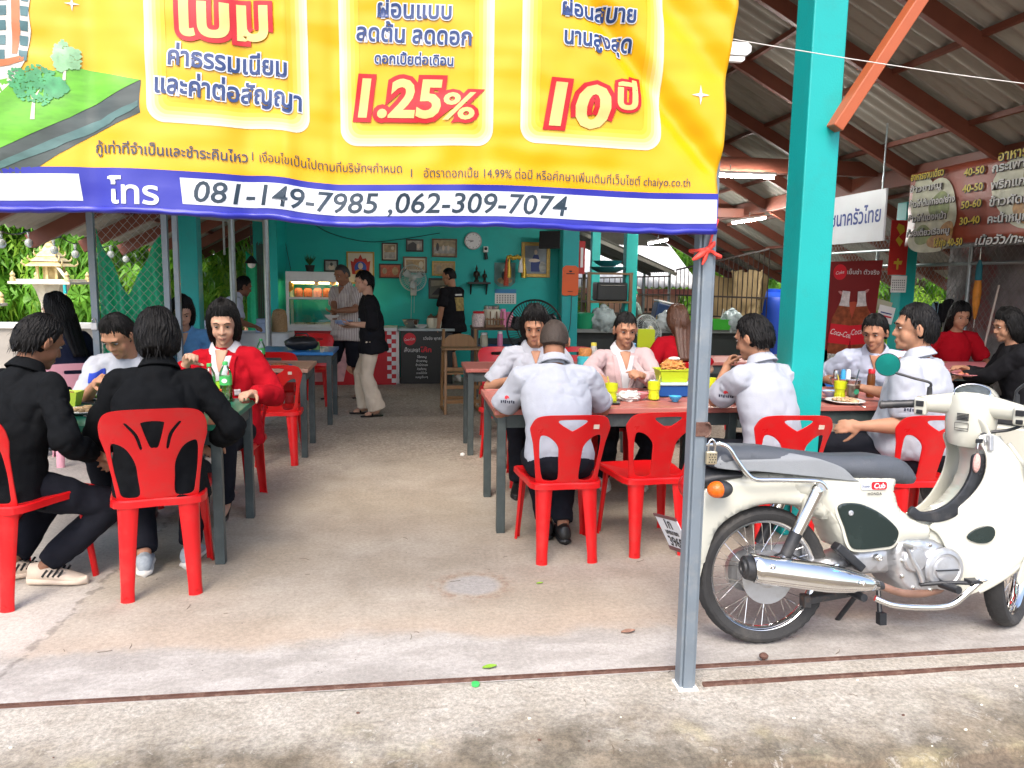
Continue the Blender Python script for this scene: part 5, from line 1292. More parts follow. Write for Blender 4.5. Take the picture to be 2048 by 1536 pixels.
def blabel(name, body, u, h, size, m, w, rot=0., **kw):
    me = text_mesh(body, size, **kw); c_, s_ = math.cos(rot), math.sin(rot)
    for v in me.vertices: x_, y_ = v.co.x, v.co.y; v.co = Vector(B(u+x_*c_-y_*s_, w, h+x_*s_+y_*c_))
    return link(name, me, m, bike)
mb = MB(); mb.prism(rrect(.372, .652, .452, .684, .010), -.0012, .0012, lambda x_, y_, t_: B(x_, .1235+t_, y_)); mb.build('badge', mat('silver_badge', (.62, .64, .66), .3, metal=.4, var=.05), bike)
mb = MB(); mb.prism(rrect(.418, .653, .487, .685, .010), -.0014, .0014, lambda x_, y_, t_: B(x_, .1240+t_, y_)); mb.build('badge', mat('red_badge', (.50, .012, .02), .25, var=.05), bike)
blabel('badge_lettering', 'Cub', .453, .659, .030, BWHITE, .1262, shear=.15, offset=.0008)
blabel('badge_lettering', 'Super', .394, .663, .016, BNAVY, .1256, shear=.25)
blabel('badge_lettering', 'HONDA', .432, .631, .0155, INK, .1262, offset=.0004, spacing=1.15)
# --- seat: dark top, grey flanks
seat_o = sm([(-.238, .748), (-.240, .785), (-.225, .815), (-.173, .836), (-.007, .832), (.172, .806), (.30, .790), (.40, .788), (.52, .786), (.60, .762), (.648, .712), (.655, .678), (.61, .664), (.377, .684), (.194, .706), (-.052, .734)], 4)
pillow('seat', seat_o, lambda u, h: .118-.03*max(0, (u-.45)/.2), .055, SEATT, w0=.07)
seat_f = sm([(-.236, .752), (-.234, .785), (-.205, .812), (-.14, .822), (0, .817), (.15, .794), (.24, .768), (.30, .742), (.345, .702), (.36, .688), (.194, .708), (-.052, .736)], 4)
for sg in (1, -1):
    me = plate(seat_f, [], .006, .002); warp(me, lambda c: Vector(B(c.x, sg*(.1165+c.z-.045*max(0, (c.y-.775)/.05)**2-.015*max(0, (-.17-c.x)/.06)), c.y)), [(0, frange(-.24, .36, .03)), (1, frange(.69, .82, .015))]); link('seat_flank', weld(me), SEATG, bike, smooth=50)
# grab rail
mb = MB()
rl = [(-.262, .850), (-.235, .852), (-.205, .838), (-.172, .79), (-.13, .735), (-.09, .708), (0, .704), (.13, .698), (.19, .690), (.215, .662)]
for sg in (1, -1): mb.tube(catmull([B(u, sg*(.135 if i > 1 else .125), h) for i, (u, h) in enumerate(rl)], 5), .0095, 10)
mb.tube(catmull([B(-.262, .125, .850), B(-.285, .09, .848), B(-.292, 0, .847), B(-.285, -.09, .848), B(-.262, -.125, .850)], 5), .0095, 10)
mb.build('grab_rail', CHROME, bike, smooth=60)
# --- tail: black box, red lamp, amber winkers, plate
mb = MB(); mb.loft([[Vector(B(u, w_*math.cos(a), h+hh*math.sin(a))) for a in [2*math.pi*j/20 for j in range(20)]] for u, h, w_, hh in ((-.12, .716, .08, .02), (-.22, .712, .085, .03), (-.29, .690, .07, .045), (-.335, .66, .055, .05))]); mb.build('tail_housing', BPLAS, bike, smooth=60)
mb = MB(); mb.ell(B(-.325, 0, .668), (.036, .052, .050), seg=20, rings=14); mb.build('tail_lamp', REDL, bike, smooth=180)
for sg in (1, -1):
    wk = bpy.data.objects.new('winker', None); COL.objects.link(wk); wk.parent = bike; wk.location = B(-.238, sg*.135, .672); wk.empty_display_size = .03
    mb = MB(); mb.ell((0, 0, 0), (.050, .036, .036), seg=20, rings=14); mb.cyl((.02, sg*.05, .01), (.02, 0, .005), .012); mb.build('winker_body', BPLAS, wk, smooth=180)
    mb = MB(); mb.ell((-.018, -sg*.006, 0), (.040, .034, .034), seg=20, rings=14); mb.build('winker_lens', AMBER, wk, smooth=180)
mb = MB(); mb.prism([(-.325, .52), (-.29, .60), (-.26, .62), (-.27, .56), (-.28, .50)], -.05, .05, lambda x_, y_, t_: B(x_, t_, y_)); mb.build('plate_bracket', BPLAS, bike)
pm = Matrix.Translation(B(-.385, -.005, .47)) @ Matrix.Rotation(R(-26), 4, 'Y') @ Matrix.Rotation(R(8), 4, 'Z')
np_ = bpy.data.objects.new('number_plate', None); COL.objects.link(np_); np_.parent = bike; np_.matrix_local = pm; np_.empty_display_size = .05
mb = MB(); mb.box((0, 0, 0), (.004, .198, .165)); mb.build('plate', PLATEW, np_, bevel=.0015)
mb = MB()
for sy, sz, dy, dz in ((0, .079, .204, .012), (0, -.079, .204, .018)): mb.box((-.002, sy, sz), (.006, dy, dz))
mb.build('plate_frame', mat('maroon_frame', (.10, .03, .035), .4), np_)
def pltext(body, z, size):
    me = text_mesh(body, size, offset=.0012)
    for v in me.vertices: v.co = Vector((-.0042, -v.co.x, z+v.co.y))
    link('plate_lettering', me, INK, np_)
pltext('1ก', .026, .062); pltext('นครนายก', -.004, .030); pltext('3969', -.062, .066)
mb = MB(); mb.prism([(-.315, .40), (-.275, .36), (-.30, .26), (-.325, .27)], -.055, .055, lambda x_, y_, t_: B(x_, t_, y_)); mb.build('mud_flap', CREAM, bike, bevel=.004)
# --- suspension, swing arm, chain case, brakes
for sg in (1, -1):
    a, b = Vector(B(.190, sg*.120, .672)), Vector(B(.018, sg*.115, .335)); d = (b-a)
    sh = bpy.data.objects.new('shock_absorber', None); COL.objects.link(sh); sh.parent = bike; sh.empty_display_size = .03
    mb = MB(); mb.cyl(a+d*.08, a+d*.56, .029, .027, 20); mb.ell(a+d*.06, (.03, .03, .03), seg=14, rings=8); mb.build('chrome_cover', CHROME, sh, smooth=50)
    mb = MB(); mb.cyl(a+d*.56, a+d*.84, .026, .024, 20); mb.build('lower_tube', BPLAS, sh, smooth=50)
    mb = MB(); mb.cyl(a+d*.84, b, .014, .014, 12); mb.cyl(b+Vector((0, -.02, 0)), b+Vector((0, .02, 0)), .022, n=16); mb.cyl(a+Vector((0, -.022, 0)), a+Vector((0, .02, 0)), .020, n=16); mb.build('mount', ALU, sh, smooth=40)
arm = sm([(-.06, .315), (.02, .335), (.20, .345), (.40, .392), (.52, .405), (.62, .36), (.60, .29), (.45, .285), (.20, .262), (.0, .248), (-.06, .265)], 4)
pillow('swing_arm', arm, .068, .025, ALU, w0=.045)
case = sm([(-.12, .33), (-.06, .385), (.10, .40), (.22, .395), (.22, .31), (.05, .22), (-.06, .205), (-.12, .25)], 4)
pillow('chain_case', case, -.062, .02, ALU, w0=-.05, inner=-.085)
mb = MB(); mb.bar(B(.27, .105, .425), B(.385, .105, .325), .035, .05, up=(0, 1, 0)); mb.build('pivot_guard', BPLAS, bike, bevel=.006)
for u, h, r in ((.29, .318, .022), (.62, .33, .016), (.48, .36, .015)):
    mb = MB(); mb.lathe([(r, 0), (r, .012), (r*.5, .014), (r*.4, .008)], B(u, .075, h), 14, Matrix.Rotation(math.pi/2, 3, 'X')); mb.build('pivot_bolt', CHROME, bike, smooth=30)
mb = MB(); mb.tube(catmull([B(-.01, .06, .36), B(.05, .10, .40), B(.13, .11, .37), B(.25, .10, .33), B(.36, .1, .34)], 5), .005, 6); mb.build('brake_hose', BPLAS, bike)
# --- engine
eng = bpy.data.objects.new('engine', None); COL.objects.link(eng); eng.parent = bike; eng.location = B(.70, .0, .31); eng.empty_display_size = .05
cr = sm([(-.165, .115), (-.10, .135), (0, .13), (.06, .105), (.10, .06), (.115, 0), (.095, -.06), (.045, -.10), (-.03, -.115), (-.10, -.105), (-.15, -.06), (-.175, .03)], 4)
def epill(name, outline, W, edge, m, w0): 
    o = pillow(name, outline, W, edge, m, w0=w0, parent=eng, cut=.018); return o
epill('crankcase', cr, .115, .03, ALU, .06)
Ry = Matrix.Rotation(math.pi/2, 3, 'X')
mb = MB(); mb.lathe([(.088, 0), (.088, .018), (.080, .028), (.066, .030), (.060, .026), (.052, .026), (.048, .034), (.02, .036), (0, .036)], B(.045, .112, .005), 40, Ry); mb.build('clutch_cover', ALU, eng, smooth=30)
mb = MB(); mb.bar(B(-.005, .149, .004), B(.095, .149, .004), .005, .012, up=(0, 1, 0)); mb.build('cover_rib', BPLAS, eng)
mb = MB(); mb.lathe([(.052, 0), (.052, .014), (.044, .022), (.02, .024), (0, .024)], B(-.085, .112, .045), 28, Ry); mb.build('gear_cover', ALU, eng, smooth=30)
mb = MB()
for i in range(9):
    u = .13+.014*i; mb.box(B(u, 0, .035), (.005, .13, .15-.004*i))
mb.box(B(.19, 0, .035), (.12, .09, .10)); mb.build('cylinder_fins', ALU, eng)
mb = MB()
for i in range(9):
    a = i*.7; mb.lathe([(.008, 0), (.008, .006), (0, .007)], B(-.03+.115*math.cos(a), .113, .01+.095*math.sin(a)), 8, Ry)
mb.build('cover_bolts', CHROME, eng)
mb = MB(); mb.tube(catmull([B(-.125, .13, .105), B(-.105, .135, .05), B(-.075, .135, 0), B(-.055, .13, -.045)], 4), .010, 8); mb.cyl(B(-.125, .10, .105), B(-.125, .18, .108), .010, n=10); mb.build('kick_starter', ALU, eng, smooth=50)
mb = MB(); mb.box(B(.115, .03, .10), (.10, .05, .06)); mb.ell(B(.06, .05, .125), (.04, .03, .03)); mb.build('intake', BPLAS, eng, bevel=.01)
# --- exhaust
ex = bpy.data.objects.new('exhaust', None); COL.objects.link(ex); ex.parent = bike; ex.empty_display_size = .05
def exring(u, h, rw, rh, w=.185): return [Vector(B(u, w+rw*math.cos(a), h+rh*math.sin(a))) for a in [2*math.pi*j/28 for j in range(28)]]
mb = MB(); mb.loft([exring(*q) for q in ((-.165, .368, .030, .030), (-.160, .368, .046, .046), (-.12, .362, .052, .052), (0, .345, .053, .053), (.16, .322, .051, .051), (.30, .298, .040, .040), (.40, .280, .022, .022), (.43, .272, .016, .016))]); mb.build('silencer', BPLAS, ex, smooth=50)
mb = MB(); rows = []
for i in range(15):
    t = i/14; u = -.135+.54*t; h = .365-.088*t-.0*t; r = .0575*(1-max(0, (t-.55)/.45)**1.6*.62)
    rows.append([Vector(B(u, .185+r*math.cos(a), h+r*math.sin(a))) for a in [R(-62+165*j/18) for j in range(19)]])
mb.loft(rows, cap=False); mb.build('heat_shield', CHROME, ex, smooth=60, solid=.003)
mb = MB(); mb.lathe([(.018, 0), (.020, .006), (.030, .008), (.034, 0)], B(-.164, .185, .368), 20, Matrix.Rotation(-math.pi/2, 3, 'Y')); mb.build('outlet', BPLAS, ex, smooth=40)
for u, h in ((-.07, .392), (.31, .312)):
    mb = MB(); mb.lathe([(.012, 0), (.012, .006), (.005, .008), (.004, .004)], B(u, .185+.050, h-.012), 14, Ry); mb.build('shield_bolt', CHROME, ex, smooth=30)
mb = MB(); mb.tube(catmull([B(.42, .185, .274), B(.52, .165, .235), B(.64, .12, .212), (.72, -.10, .215), B(.76, .09, .225), B(.79, .07, .262), B(.83, .04, .30)], 5), .016, 12); mb.build('header_pipe', RUSTP, ex, smooth=60)
# --- foot controls and stand
mb = MB(); mb.tube(catmull([B(.40, .18, .222), B(.46, .20, .198), B(.56, .21, .186), B(.66, .215, .184), B(.72, .22, .198), B(.78, .225, .245), B(.83, .225, .285)], 5), .0125, 10); mb.ell(B(.838, .225, .292), (.022, .022, .010)); mb.build('foot_guard', CHROME, bike, smooth=60)
def peg(u, h, w0_, w1_): 
    mb = MB(); mb.cyl(B(u, w0_, h), B(u+.01, w1_, h), .016, n=12); mb.build('foot_peg', BPLAS, bike, smooth=40)
peg(.72, .255, .13, .235); peg(.33, .23, .08, .20)
mb = MB(); mb.tube(catmull([B(.64, .12, .25), B(.70, .15, .262), B(.77, .19, .272), B(.80, .215, .275)], 4), .009, 8); mb.box(B(.81, .215, .285), (.05, .05, .014)); mb.build('brake_pedal', BPLAS, bike, bevel=.003)
mb = MB(); mb.bar(B(.15, .085, .195), B(.36, .085, .222), .04, .028); mb.box(B(.15, .085, .195), (.03, .05, .05)); mb.build('peg_arm', mat('worn_black_steel', (.05, .05, .05), .5, metal=.4, var=.4, dirt=(.25, .14, .09), dirt_amt=.8, dirt_scale=14), bike, bevel=.005)
mb = MB(); mb.cyl(B(.50, -.06, .20), B(.44, -.18, .005), .011, n=10); mb.cyl(B(.52, .02, .2), B(.50, .06, .11), .010, n=10); mb.box(B(.50, .07, .10), (.03, .03, .05)); mb.build('stand', BPLAS, bike)
# --- front fork, fender and lamp (mostly beyond the frame)
mb = MB()
for sg in (1, -1): mb.bar(B(1.075, sg*.07, .70), B(1.215, sg*.075, .30), .045, .075); mb.cyl(B(1.16, sg*.075, .27), B(1.225, sg*.075, .288), .028, .02, 12)
mb.build('fork', CREAM, bike, bevel=.012)
mb = MB(); mb.loft([[Vector(B(1.225+r*math.cos(t), .062*math.sin(b_), .288+r*math.sin(t))) for b_, r in [(R(-90+180*j/12), .300+.030*math.cos(R(-90+180*j/12))) for j in range(13)]] for t in [R(15+150*i/20) for i in range(21)]], cap=False); mb.build('front_fender', CREAM, bike, smooth=60, solid=.004)
# the front wheel, fork and fender follow the turned bars
SP = Matrix.Translation(B(1.13, 0, 0)) @ Matrix.Rotation(R(36), 4, 'Z') @ Matrix.Translation(-Vector(B(1.13, 0, 0)))
for o in [wf]+[q for q in bpy.data.objects if q.parent == bike and q.name.split('.')[0] in ('fork', 'front_fender')]: o.matrix_basis = SP @ o.matrix_basis
# --- handlebar: turned to the left on its steering axis
hb = bpy.data.objects.new('handlebar', None); COL.objects.link(hb); hb.parent = bike; hb.empty_display_size = .05
hb.location = B(.965, 0, .93); hb.rotation_euler = (R(5), R(-10), R(41))
def Hb(f, r, z): return (f, -r, z)       # forward, right, up in the turned frame
def hring(c, rx_, rz_, n=24): return [Vector(Hb(c[0]+rx_*math.cos(a), c[1]+rz_*math.sin(a), c[2])) for a in [2*math.pi*j/n for j in range(n)]]
mb = MB(); mb.loft([hring((.0, 0, -.105), .080, .086), hring((.003, 0, -.08), .092, .094), hring((.012, 0, -.02), .098, .100), hring((.018, 0, .05), .096, .100), hring((.018, 0, .095), .086, .092), hring((.014, 0, .118), .066, .074), hring((.012, 0, .126), .045, .05)]); mb.build('head_cowl', CREAM, hb, smooth=60)
mb = MB(); mb.loft([[Vector(Hb(f+.004, r*1.0, z)) for r, z in [(w_*math.cos(a), .055+hh*math.sin(a)) for a in [2*math.pi*j/24 for j in range(24)]]] for f, w_, hh in ((.03, .085, .075), (.09, .090, .080), (.13, .088, .078), (.145, .08, .07))]); mb.build('lamp_bucket', CREAM, hb, smooth=60)
mb = MB(); mb.ell(Hb(.147, 0, .055), (.02, .078, .068), seg=24, rings=12); mb.build('head_lamp', glass('lamp_glass', mix=.5), hb, smooth=180)
mb = MB(); mb.ell(Hb(-.006, 0, .122), (.050, .066, .016), rot=(0, R(-32), 0), seg=28, rings=10); mb.build('speedometer', mat('meter_face', (.06, .07, .07), .12, var=.5, scale=40), hb, smooth=180)
mb = MB(); mb.tube([Hb(-.006+.052*math.cos(a)*math.cos(R(32)), .068*math.sin(a), .122+.052*math.cos(a)*math.sin(R(32))) for a in [2*math.pi*i/28 for i in range(28)]], .004, 8, closed=True); mb.build('meter_ring', CHROME, hb, smooth=60)
for sg in (1, -1):
    mb = MB(); mb.loft([[Vector(Hb(f+a_*math.cos(q), sg*r, z+b_*math.sin(q))) for q in [2*math.pi*j/20 for j in range(20)]] for f, r, z, a_, b_ in ((.01, .04, .065, .055, .055), (-.005, .10, .062, .040, .046), (-.02, .15, .060, .032, .040), (-.03, .19, .058, .030, .034), (-.034, .21, .057, .026, .028))]); mb.build('bar_cover', CREAM, hb, smooth=60)
    mb = MB(); mb.box(Hb(-.040, sg*.188, .050), (.062, .052, .080)); mb.build('switch_box', CREAM, hb, bevel=.012, seg=3)
    mb = MB(); mb.box(Hb(-.073, sg*.188, .066), (.006, .032, .026)); mb.box(Hb(-.073, sg*.188, .028), (.006, .026, .020)); mb.build('switch', BPLAS, hb, bevel=.003)
    mb = MB(); pts = [Hb(-.036-.055*t, sg*(.215+.125*t), .055-.008*t) for t in [i/14 for i in range(15)]]
    mb.tube(pts, [.0185 if i % 3 else .0172 for i in range(15)], 14); mb.ell(pts[-1], (.020, .012, .020)); mb.build('grip', BPLAS, hb, smooth=40)
    mb = MB(); mb.tube(catmull([Hb(.02, sg*.20, .045), Hb(.035, sg*.24, .040), Hb(.015, sg*.32, .032), Hb(.0, sg*.36, .030)], 4), [.009]*6+[.007]*6+[.009], 8); mb.build('lever', ALU, hb, smooth=60)
    mr = bpy.data.objects.new('mirror', None); COL.objects.link(mr); mr.parent = hb; mr.empty_display_size = .03
    p0 = Vector(Hb(-.01, sg*.165, .095)); mb = MB(); mb.cyl(p0, p0+Vector((0, 0, .035)), .012, .010, 12); mb.build('mirror_boot', BPLAS, mr, smooth=40)
    p2 = Vector(Hb(-.045, sg*.30, .190)) if sg == -1 else Vector(Hb(-.02, sg*.27, .26))
    mb = MB(); mb.tube(catmull([p0+Vector((0, 0, .03)), p0+Vector((0, 0, .055)), p0.lerp(p2, .45)+Vector((0, 0, .03)), p2], 5), .0060, 8); mb.build('mirror_stem', BPLAS, mr, smooth=60)
    # disc faces the rider
    nrm = Vector((-1, 0.25*sg, .10)).normalized(); q = nrm.to_track_quat('Z', 'Y').to_matrix(); pc = p2+Vector(Hb(0, sg*.035, .035))
    mb = MB(); mb.lathe([(0, -.016), (.03, -.014), (.050, -.006), (.053, .003), (.051, .005), (.048, .004)], pc, 32, q); mb.build('mirror_shell', BPLAS, mr, smooth=50)
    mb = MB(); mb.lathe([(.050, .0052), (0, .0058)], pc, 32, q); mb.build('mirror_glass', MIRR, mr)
# caution label, key, charm, cables
mb = MB(); st = mat('caution_label', (.42, .43, .37), .5, var=.1); 
for k in range(5): mb.box(Hb(-.0865, -.015, .042-.0065*k), (.004, .045, .0040))
mb.build('caution_print', INK, hb)
mb = MB()
for z in (.022, -.002, -.012): mb.box(Hb(-.0870, -.018, z-.02), (.004, .052, .0012))
for r_ in (-.044, .008): mb.box(Hb(-.0870, r_, -.014), (.004, .0012, .030))
mb.build('caution_frame', INK, hb)
mb = MB(); mb.lathe([(.026, 0), (.026, .006), (.014, .008), (.010, .004)], B(.940, .100, .842), 24, Matrix.Rotation(-math.pi/2, 3, 'Y')); mb.box(B(.953, .095, .838), (.02, .09, .065)); mb.build('ignition_lock', ALU, bike, bevel=.004)
kc = thing('key_charm', 'key with a small pink woven charm hanging from the motorbike ignition', 'key charm', (0, 0, 0))
kp = Matrix.Translation((1.48, 2.90, 0)) @ Matrix.Rotation(LEAN, 4, 'X') @ Vector(B(.922, .125, .845))
kc.location = kp
mb = MB(); mb.box((-.016, 0, .002), (.032, .006, .018)); mb.build('key', BPLAS, kc, bevel=.002)
mb = MB(); mb.tube([(-.02, 0, 0), (-.024, -.004, -.03), (-.022, -.004, -.055)], .0018, 6); mb.build('key_ring', CHROME, kc)
mb = MB(); mb.ell((-.022, -.004, -.092), (.015, .013, .040), seg=16, rings=14, fn=lambda d: 1+.08*math.sin(9*d.z*3)*math.sin(6*math.atan2(d.x, d.y))); mb.build('charm', mat('pink_woven', (.62, .36, .32), .8, var=.3, scale=120, bump=.5, bscale=200), kc, smooth=180)
mb = MB(); mb.tube(catmull([Hb(.03, .20, .05), Hb(.01, .19, .0), Hb(-.03, .15, -.02), Hb(-.065, .09, -.03), Hb(-.078, .055, -.045)], 5), .007, 8); mb.build('cable', BPLAS, hb, smooth=60)
# ================================================================ the rear wall and its pictures
YW = 11.815
FRAMEK = mat('black_frame', (.02, .018, .016), .4, var=.2); FRAMEG = mat('gilt_frame', (.34, .22, .05), .35, metal=.4, var=.3, scale=30, bump=.4); FRAMEB = mat('brown_frame', (.10, .05, .025), .4, var=.2)
def art(name, c, scale=14, var=.6, **kw): return mat(name, c, .5, var=var, scale=scale, **kw)
def picture(label, x0, y0, x1, y1, fm, am, marks=(), mount=None, Y=YW, name='picture_frame', cat='picture', fw=.022):
    a, b = at(x0, y0, Y), at(x1, y1, Y); w, h = b.x-a.x, a.z-b.z; c = (a+b)/2
    t = thing(name, label, cat, (c.x, Y, c.z), group='framed pictures on the teal wall')
    mb = MB()
    for s in (-1, 1): mb.box((s*(w/2-fw/2), -.012, 0), (fw, .024, h)); mb.box((0, -.0115, s*(h/2-fw/2)), (w-2*fw, .022, fw))
    mb.build('frame', fm, t, bevel=.003)
    mb = MB(); mb.box((0, -.006, 0), (w-2*fw, .008, h-2*fw)); mb.build('print', mount or am, t)
    if mount: mb = MB(); mb.box((0, -.0115, 0), (w-2*fw-.05, .003, h-2*fw-.05)); mb.build('print', am, t)
    for i, (poly, m) in enumerate(marks):
        mb = MB(); mb.prism([(px*w, pz*h) for px, pz in poly], -.0135-.0012*i, -.0125-.0012*i); mb.build('print_detail', m, t)
    return t
CREAMP = mat('cream_mount', (.55, .50, .38), .7, var=.08); SEPIA = art('sepia_print', (.30, .24, .15), 18); BWP = art('grey_photo', (.25, .25, .23), 16, .9); REDN = art('red_banknote_print', (.36, .09, .05), 30, .5); TANN = art('tan_banknote_print', (.34, .24, .12), 30, .5); DKP = art('dark_landscape', (.05, .055, .04), 7, 1.0)
ROBE = mat('orange_print', (.5, .2, .03), .6); BLUEP2 = mat('blue_print', (.03, .08, .35), .6); REDPR = mat('red_emblem_print', (.42, .03, .02), .6); SKP = mat('pale_print', (.55, .45, .36), .6); INKG = mat('grey_ink', (.06, .06, .065), .6); GREYP = art('studio_grey_print', (.20, .23, .26), 6, .5)
el = lambda cx, cy, rx, ry, n=16: [(cx+rx*math.cos(2*math.pi*i/n), cy+ry*math.sin(2*math.pi*i/n)) for i in range(n)]
picture('small black framed grey portrait photo above the glass cabinet', 648, 519, 677, 544, FRAMEK, BWP, [(el(.02, -.12, .22, .22), SKP), (el(.02, .12, .10, .14), INKG)])
picture('gilt framed poster of a red shield around a blue disc', 693, 503, 749, 568, FRAMEG, CREAMP, [([(-.30, -.2), (-.36, .22), (-.26, .18), (-.20, .30), (-.08, .28), (0, .42), (.08, .28), (.20, .30), (.26, .18), (.36, .22), (.30, -.2)], REDPR), (el(0, .0, .22, .2), BLUEP2), (el(0, -.14, .20, .10), ROBE), (el(0, .06, .09, .1), SKP)])
picture('tall black frame holding two banknotes one above the other', 763, 485, 796, 522, FRAMEK, TANN, [([(-.34, .05), (.34, .05), (.34, .38), (-.34, .38)], SEPIA), ([(-.34, -.38), (.34, -.38), (.34, -.02), (-.34, -.02)], BWP), (el(.18, .2, .1, .1), CREAMP)], CREAMP)
picture('black frame with a red banknote, left of the wall fan', 758, 527, 803, 557, FRAMEK, REDN, [(el(-.25, 0, .1, .22), SEPIA), (el(.22, 0, .14, .28), TANN)])
picture('brown frame with a faded banknote right above the wall fan', 806, 513, 854, 546, FRAMEB, TANN, [(el(-.2, 0, .13, .25), SEPIA), (el(.25, 0, .1, .22), CREAMP)], CREAMP)
picture('smallest grey photo, topmost in the middle of the wall', 812, 478, 847, 504, FRAMEK, BWP, [([(-.4, -.38), (.1, -.38), (.1, .1), (-.1, .3), (-.4, .05)], INKG), (el(.2, -.05, .08, .2), SKP)])
picture('wide sepia photo of a crowd, left of the clock', 864, 477, 914, 515, FRAMEB, SEPIA, [([(-.42, -.3), (.42, -.3), (.42, .0), (.1, .12), (-.42, .02)], BWP), (el(-.28, .05, .06, .22), INKG), (el(-.05, .0, .05, .15), SKP), (el(.15, .0, .05, .15), SKP)])
picture('gilt frame with a tan banknote below the wide sepia photo', 864, 522, 910, 552, FRAMEG, TANN, [(el(-.2, 0, .12, .26), SEPIA)])
picture('dark landscape painting in a black frame behind the standing man', 857, 556, 906, 598, FRAMEK, DKP, [([(-.38, -.3), (-.1, .05), (.1, -.05), (.36, .15), (.38, -.3)], INK), ([(-.4, .1), (.38, .2), (.38, .38), (-.4, .38)], art('dusky_sky', (.18, .17, .12), 5, .6)), (el(.1, .02, .12, .07), SKP)])
picture('large ornate gilt portrait of a standing figure in blue grey dress', 1043, 484, 1099, 555, FRAMEG, GREYP, [([(-.16, -.34), (.14, -.34), (.16, -.1), (.09, .14), (-.07, .14), (-.17, -.1)], INKB), (el(.0, .22, .055, .07), SKP), (el(.24, -.2, .12, .16), BWP), (el(-.05, -.02, .2, .05), SKP)], None, fw=.055)
# clock
ck = thing('wall_clock', 'round white wall clock with a grey rim', 'clock', at(946, 482, YW))
Rm = Matrix.Rotation(math.pi/2, 3, 'X')
mb = MB(); mb.lathe([(.118, -.0), (.132, .010), (.132, .034), (.120, .040), (.116, .030), (0, .030)], (0, 0, 0), 40, Rm); mb.build('rim', mat('grey_plastic', (.34, .35, .36), .4, var=.1), ck, smooth=40)
mb = MB(); mb.lathe([(.117, .0315), (0, .0318)], (0, 0, 0), 40, Rm); mb.build('dial', mat('clock_dial', (.68, .69, .70), .5, var=.03), ck)
mb = MB()
for i in range(12):
    a = i*math.pi/6; mb.box((.098*math.sin(a), -.0328, .098*math.cos(a)), (.007, .001, .020 if i % 3 == 0 else .012), (0, a, 0))
mb.build('hour_marks', INK, ck)
for a, l, w in ((R(252), .058, .010), (R(276), .085, .007)):
    mb = MB(); mb.box((l*.42*math.sin(a), -.034-.001*w*100, l*.42*math.cos(a)), (w, .001, l), (0, a, 0)); mb.build('hand', INK, ck)
# wall fan
def fan_head(root, c, r, rot, cage, blade, hub, wires=36, nbl=3):
    M = Euler(rot).to_matrix(); c = Vector(c)
    def put(v): return c + M @ Vector(v)
    mb = MB()
    for k, (rr, yy) in enumerate(((1, 0), (.97, -.05), (.97, .05), (.62, -.10), (.62, .08), (.22, -.115), (.22, .09))):
        mb.tube([put((rr*r*math.cos(a), yy*r*2.2, rr*r*math.sin(a))) for a in [2*math.pi*i/40 for i in range(40)]], r*(.024 if k == 0 else .012), 5, closed=True)
    for i in range(wires):
        a = 2*math.pi*i/wires
        for sg in (-1, 1):
            mb.tube([put((q*r*math.cos(a+.25*(1-q)), sg*yy*r*2.2, q*r*math.sin(a+.25*(1-q)))) for q, yy in ((.2, .11), (.6, .095), (.9, .065), (1.0, 0))], r*.010, 4, cap=False)
    mb.build('cage', cage, root, smooth=60)
    for b in range(nbl):
        a0 = 2*math.pi*b/nbl+.4; mb = MB(); rows = []
        for i in range(7):
            q = .16+.70*i/6; w = .20+.34*math.sin(math.pi*min(1, .25+.7*i/6)); rows.append([put((q*r*math.cos(a0+w*(j/6-.5)*1.8), (j/6-.5)*r*.22, q*r*math.sin(a0+w*(j/6-.5)*1.8))) for j in range(7)])
        mb.loft(rows, cap=False); mb.build('blade', blade, root, smooth=180, solid=.003)
    mb = MB(); mb.ell(put((0, -.24*r, 0)), (r*.19, r*.19, r*.10), rot=M @ Matrix.Rotation(math.pi/2, 3, 'X'), seg=24, rings=10); mb.cyl(put((0, -.1*r, 0)), put((0, .55*r, 0)), r*.17, r*.20, 20); mb.build('motor', hub, root, smooth=60)
FANW = mat('fan_grey_white', (.42, .46, .44), .45, var=.1, dirt=(.25, .24, .2), dirt_amt=.5); BLADEG = glass('smoked_blade', (.62, .72, .70), .2)
wfn = thing('wall_fan', 'pale wall mounted fan between the framed banknotes', 'fan', at(826, 556, 11.5))
fan_head(wfn, (0, 0, 0), .20, (R(-14), 0, R(14)), FANW, mat('pale_blade', (.36, .42, .40), .4, var=.1), FANW)
mb = MB(); mb.box((.01, .25, -.16), (.09, .06, .20)); mb.tube([(0, .08, 0), (0, .16, -.03), (.01, .24, -.12)], .02, 8); mb.build('bracket', FANW, wfn, bevel=.01)
mb = MB(); mb.cyl((-.02, .22, -.25), (-.03, .22, -.62), .003, n=5); mb.cyl((.02, .22, -.25), (.015, .22, -.52), .003, n=5); mb.build('pull_cord', FANW, wfn)
# small white box with a camera, shelf with dark figures, calendars, garlands, old television
cb = thing('wall_camera', 'small white and black camera box on the wall right of the clock', 'camera', at(971, 503, YW))
mb = MB(); mb.box((0, -.03, .03), (.07, .06, .09)); mb.build('case', WHITEP, cb, bevel=.01)
mb = MB(); mb.ell((0, -.062, .04), (.024, .012, .024)); mb.cyl((0, -.03, -.02), (.01, -.03, -.12), .022, .03); mb.build('lens', BLACK, cb)
a = at(957, 566, YW); sh = thing('wall_shelf', 'small dark wall shelf carrying two statuettes', 'shelf', a)
mb = MB(); mb.box((0, -.09, 0), (.34, .18, .03)); mb.build('board', FRAMEK, sh, bevel=.004)
for s_ in (-.12, .12):
    mb = MB(); mb.prism([(0, 0), (-.14, 0), (0, -.16)], s_-.01, s_+.01, lambda x_, y_, t_: (t_, x_, y_-.015)); mb.build('bracket', FRAMEK, sh)
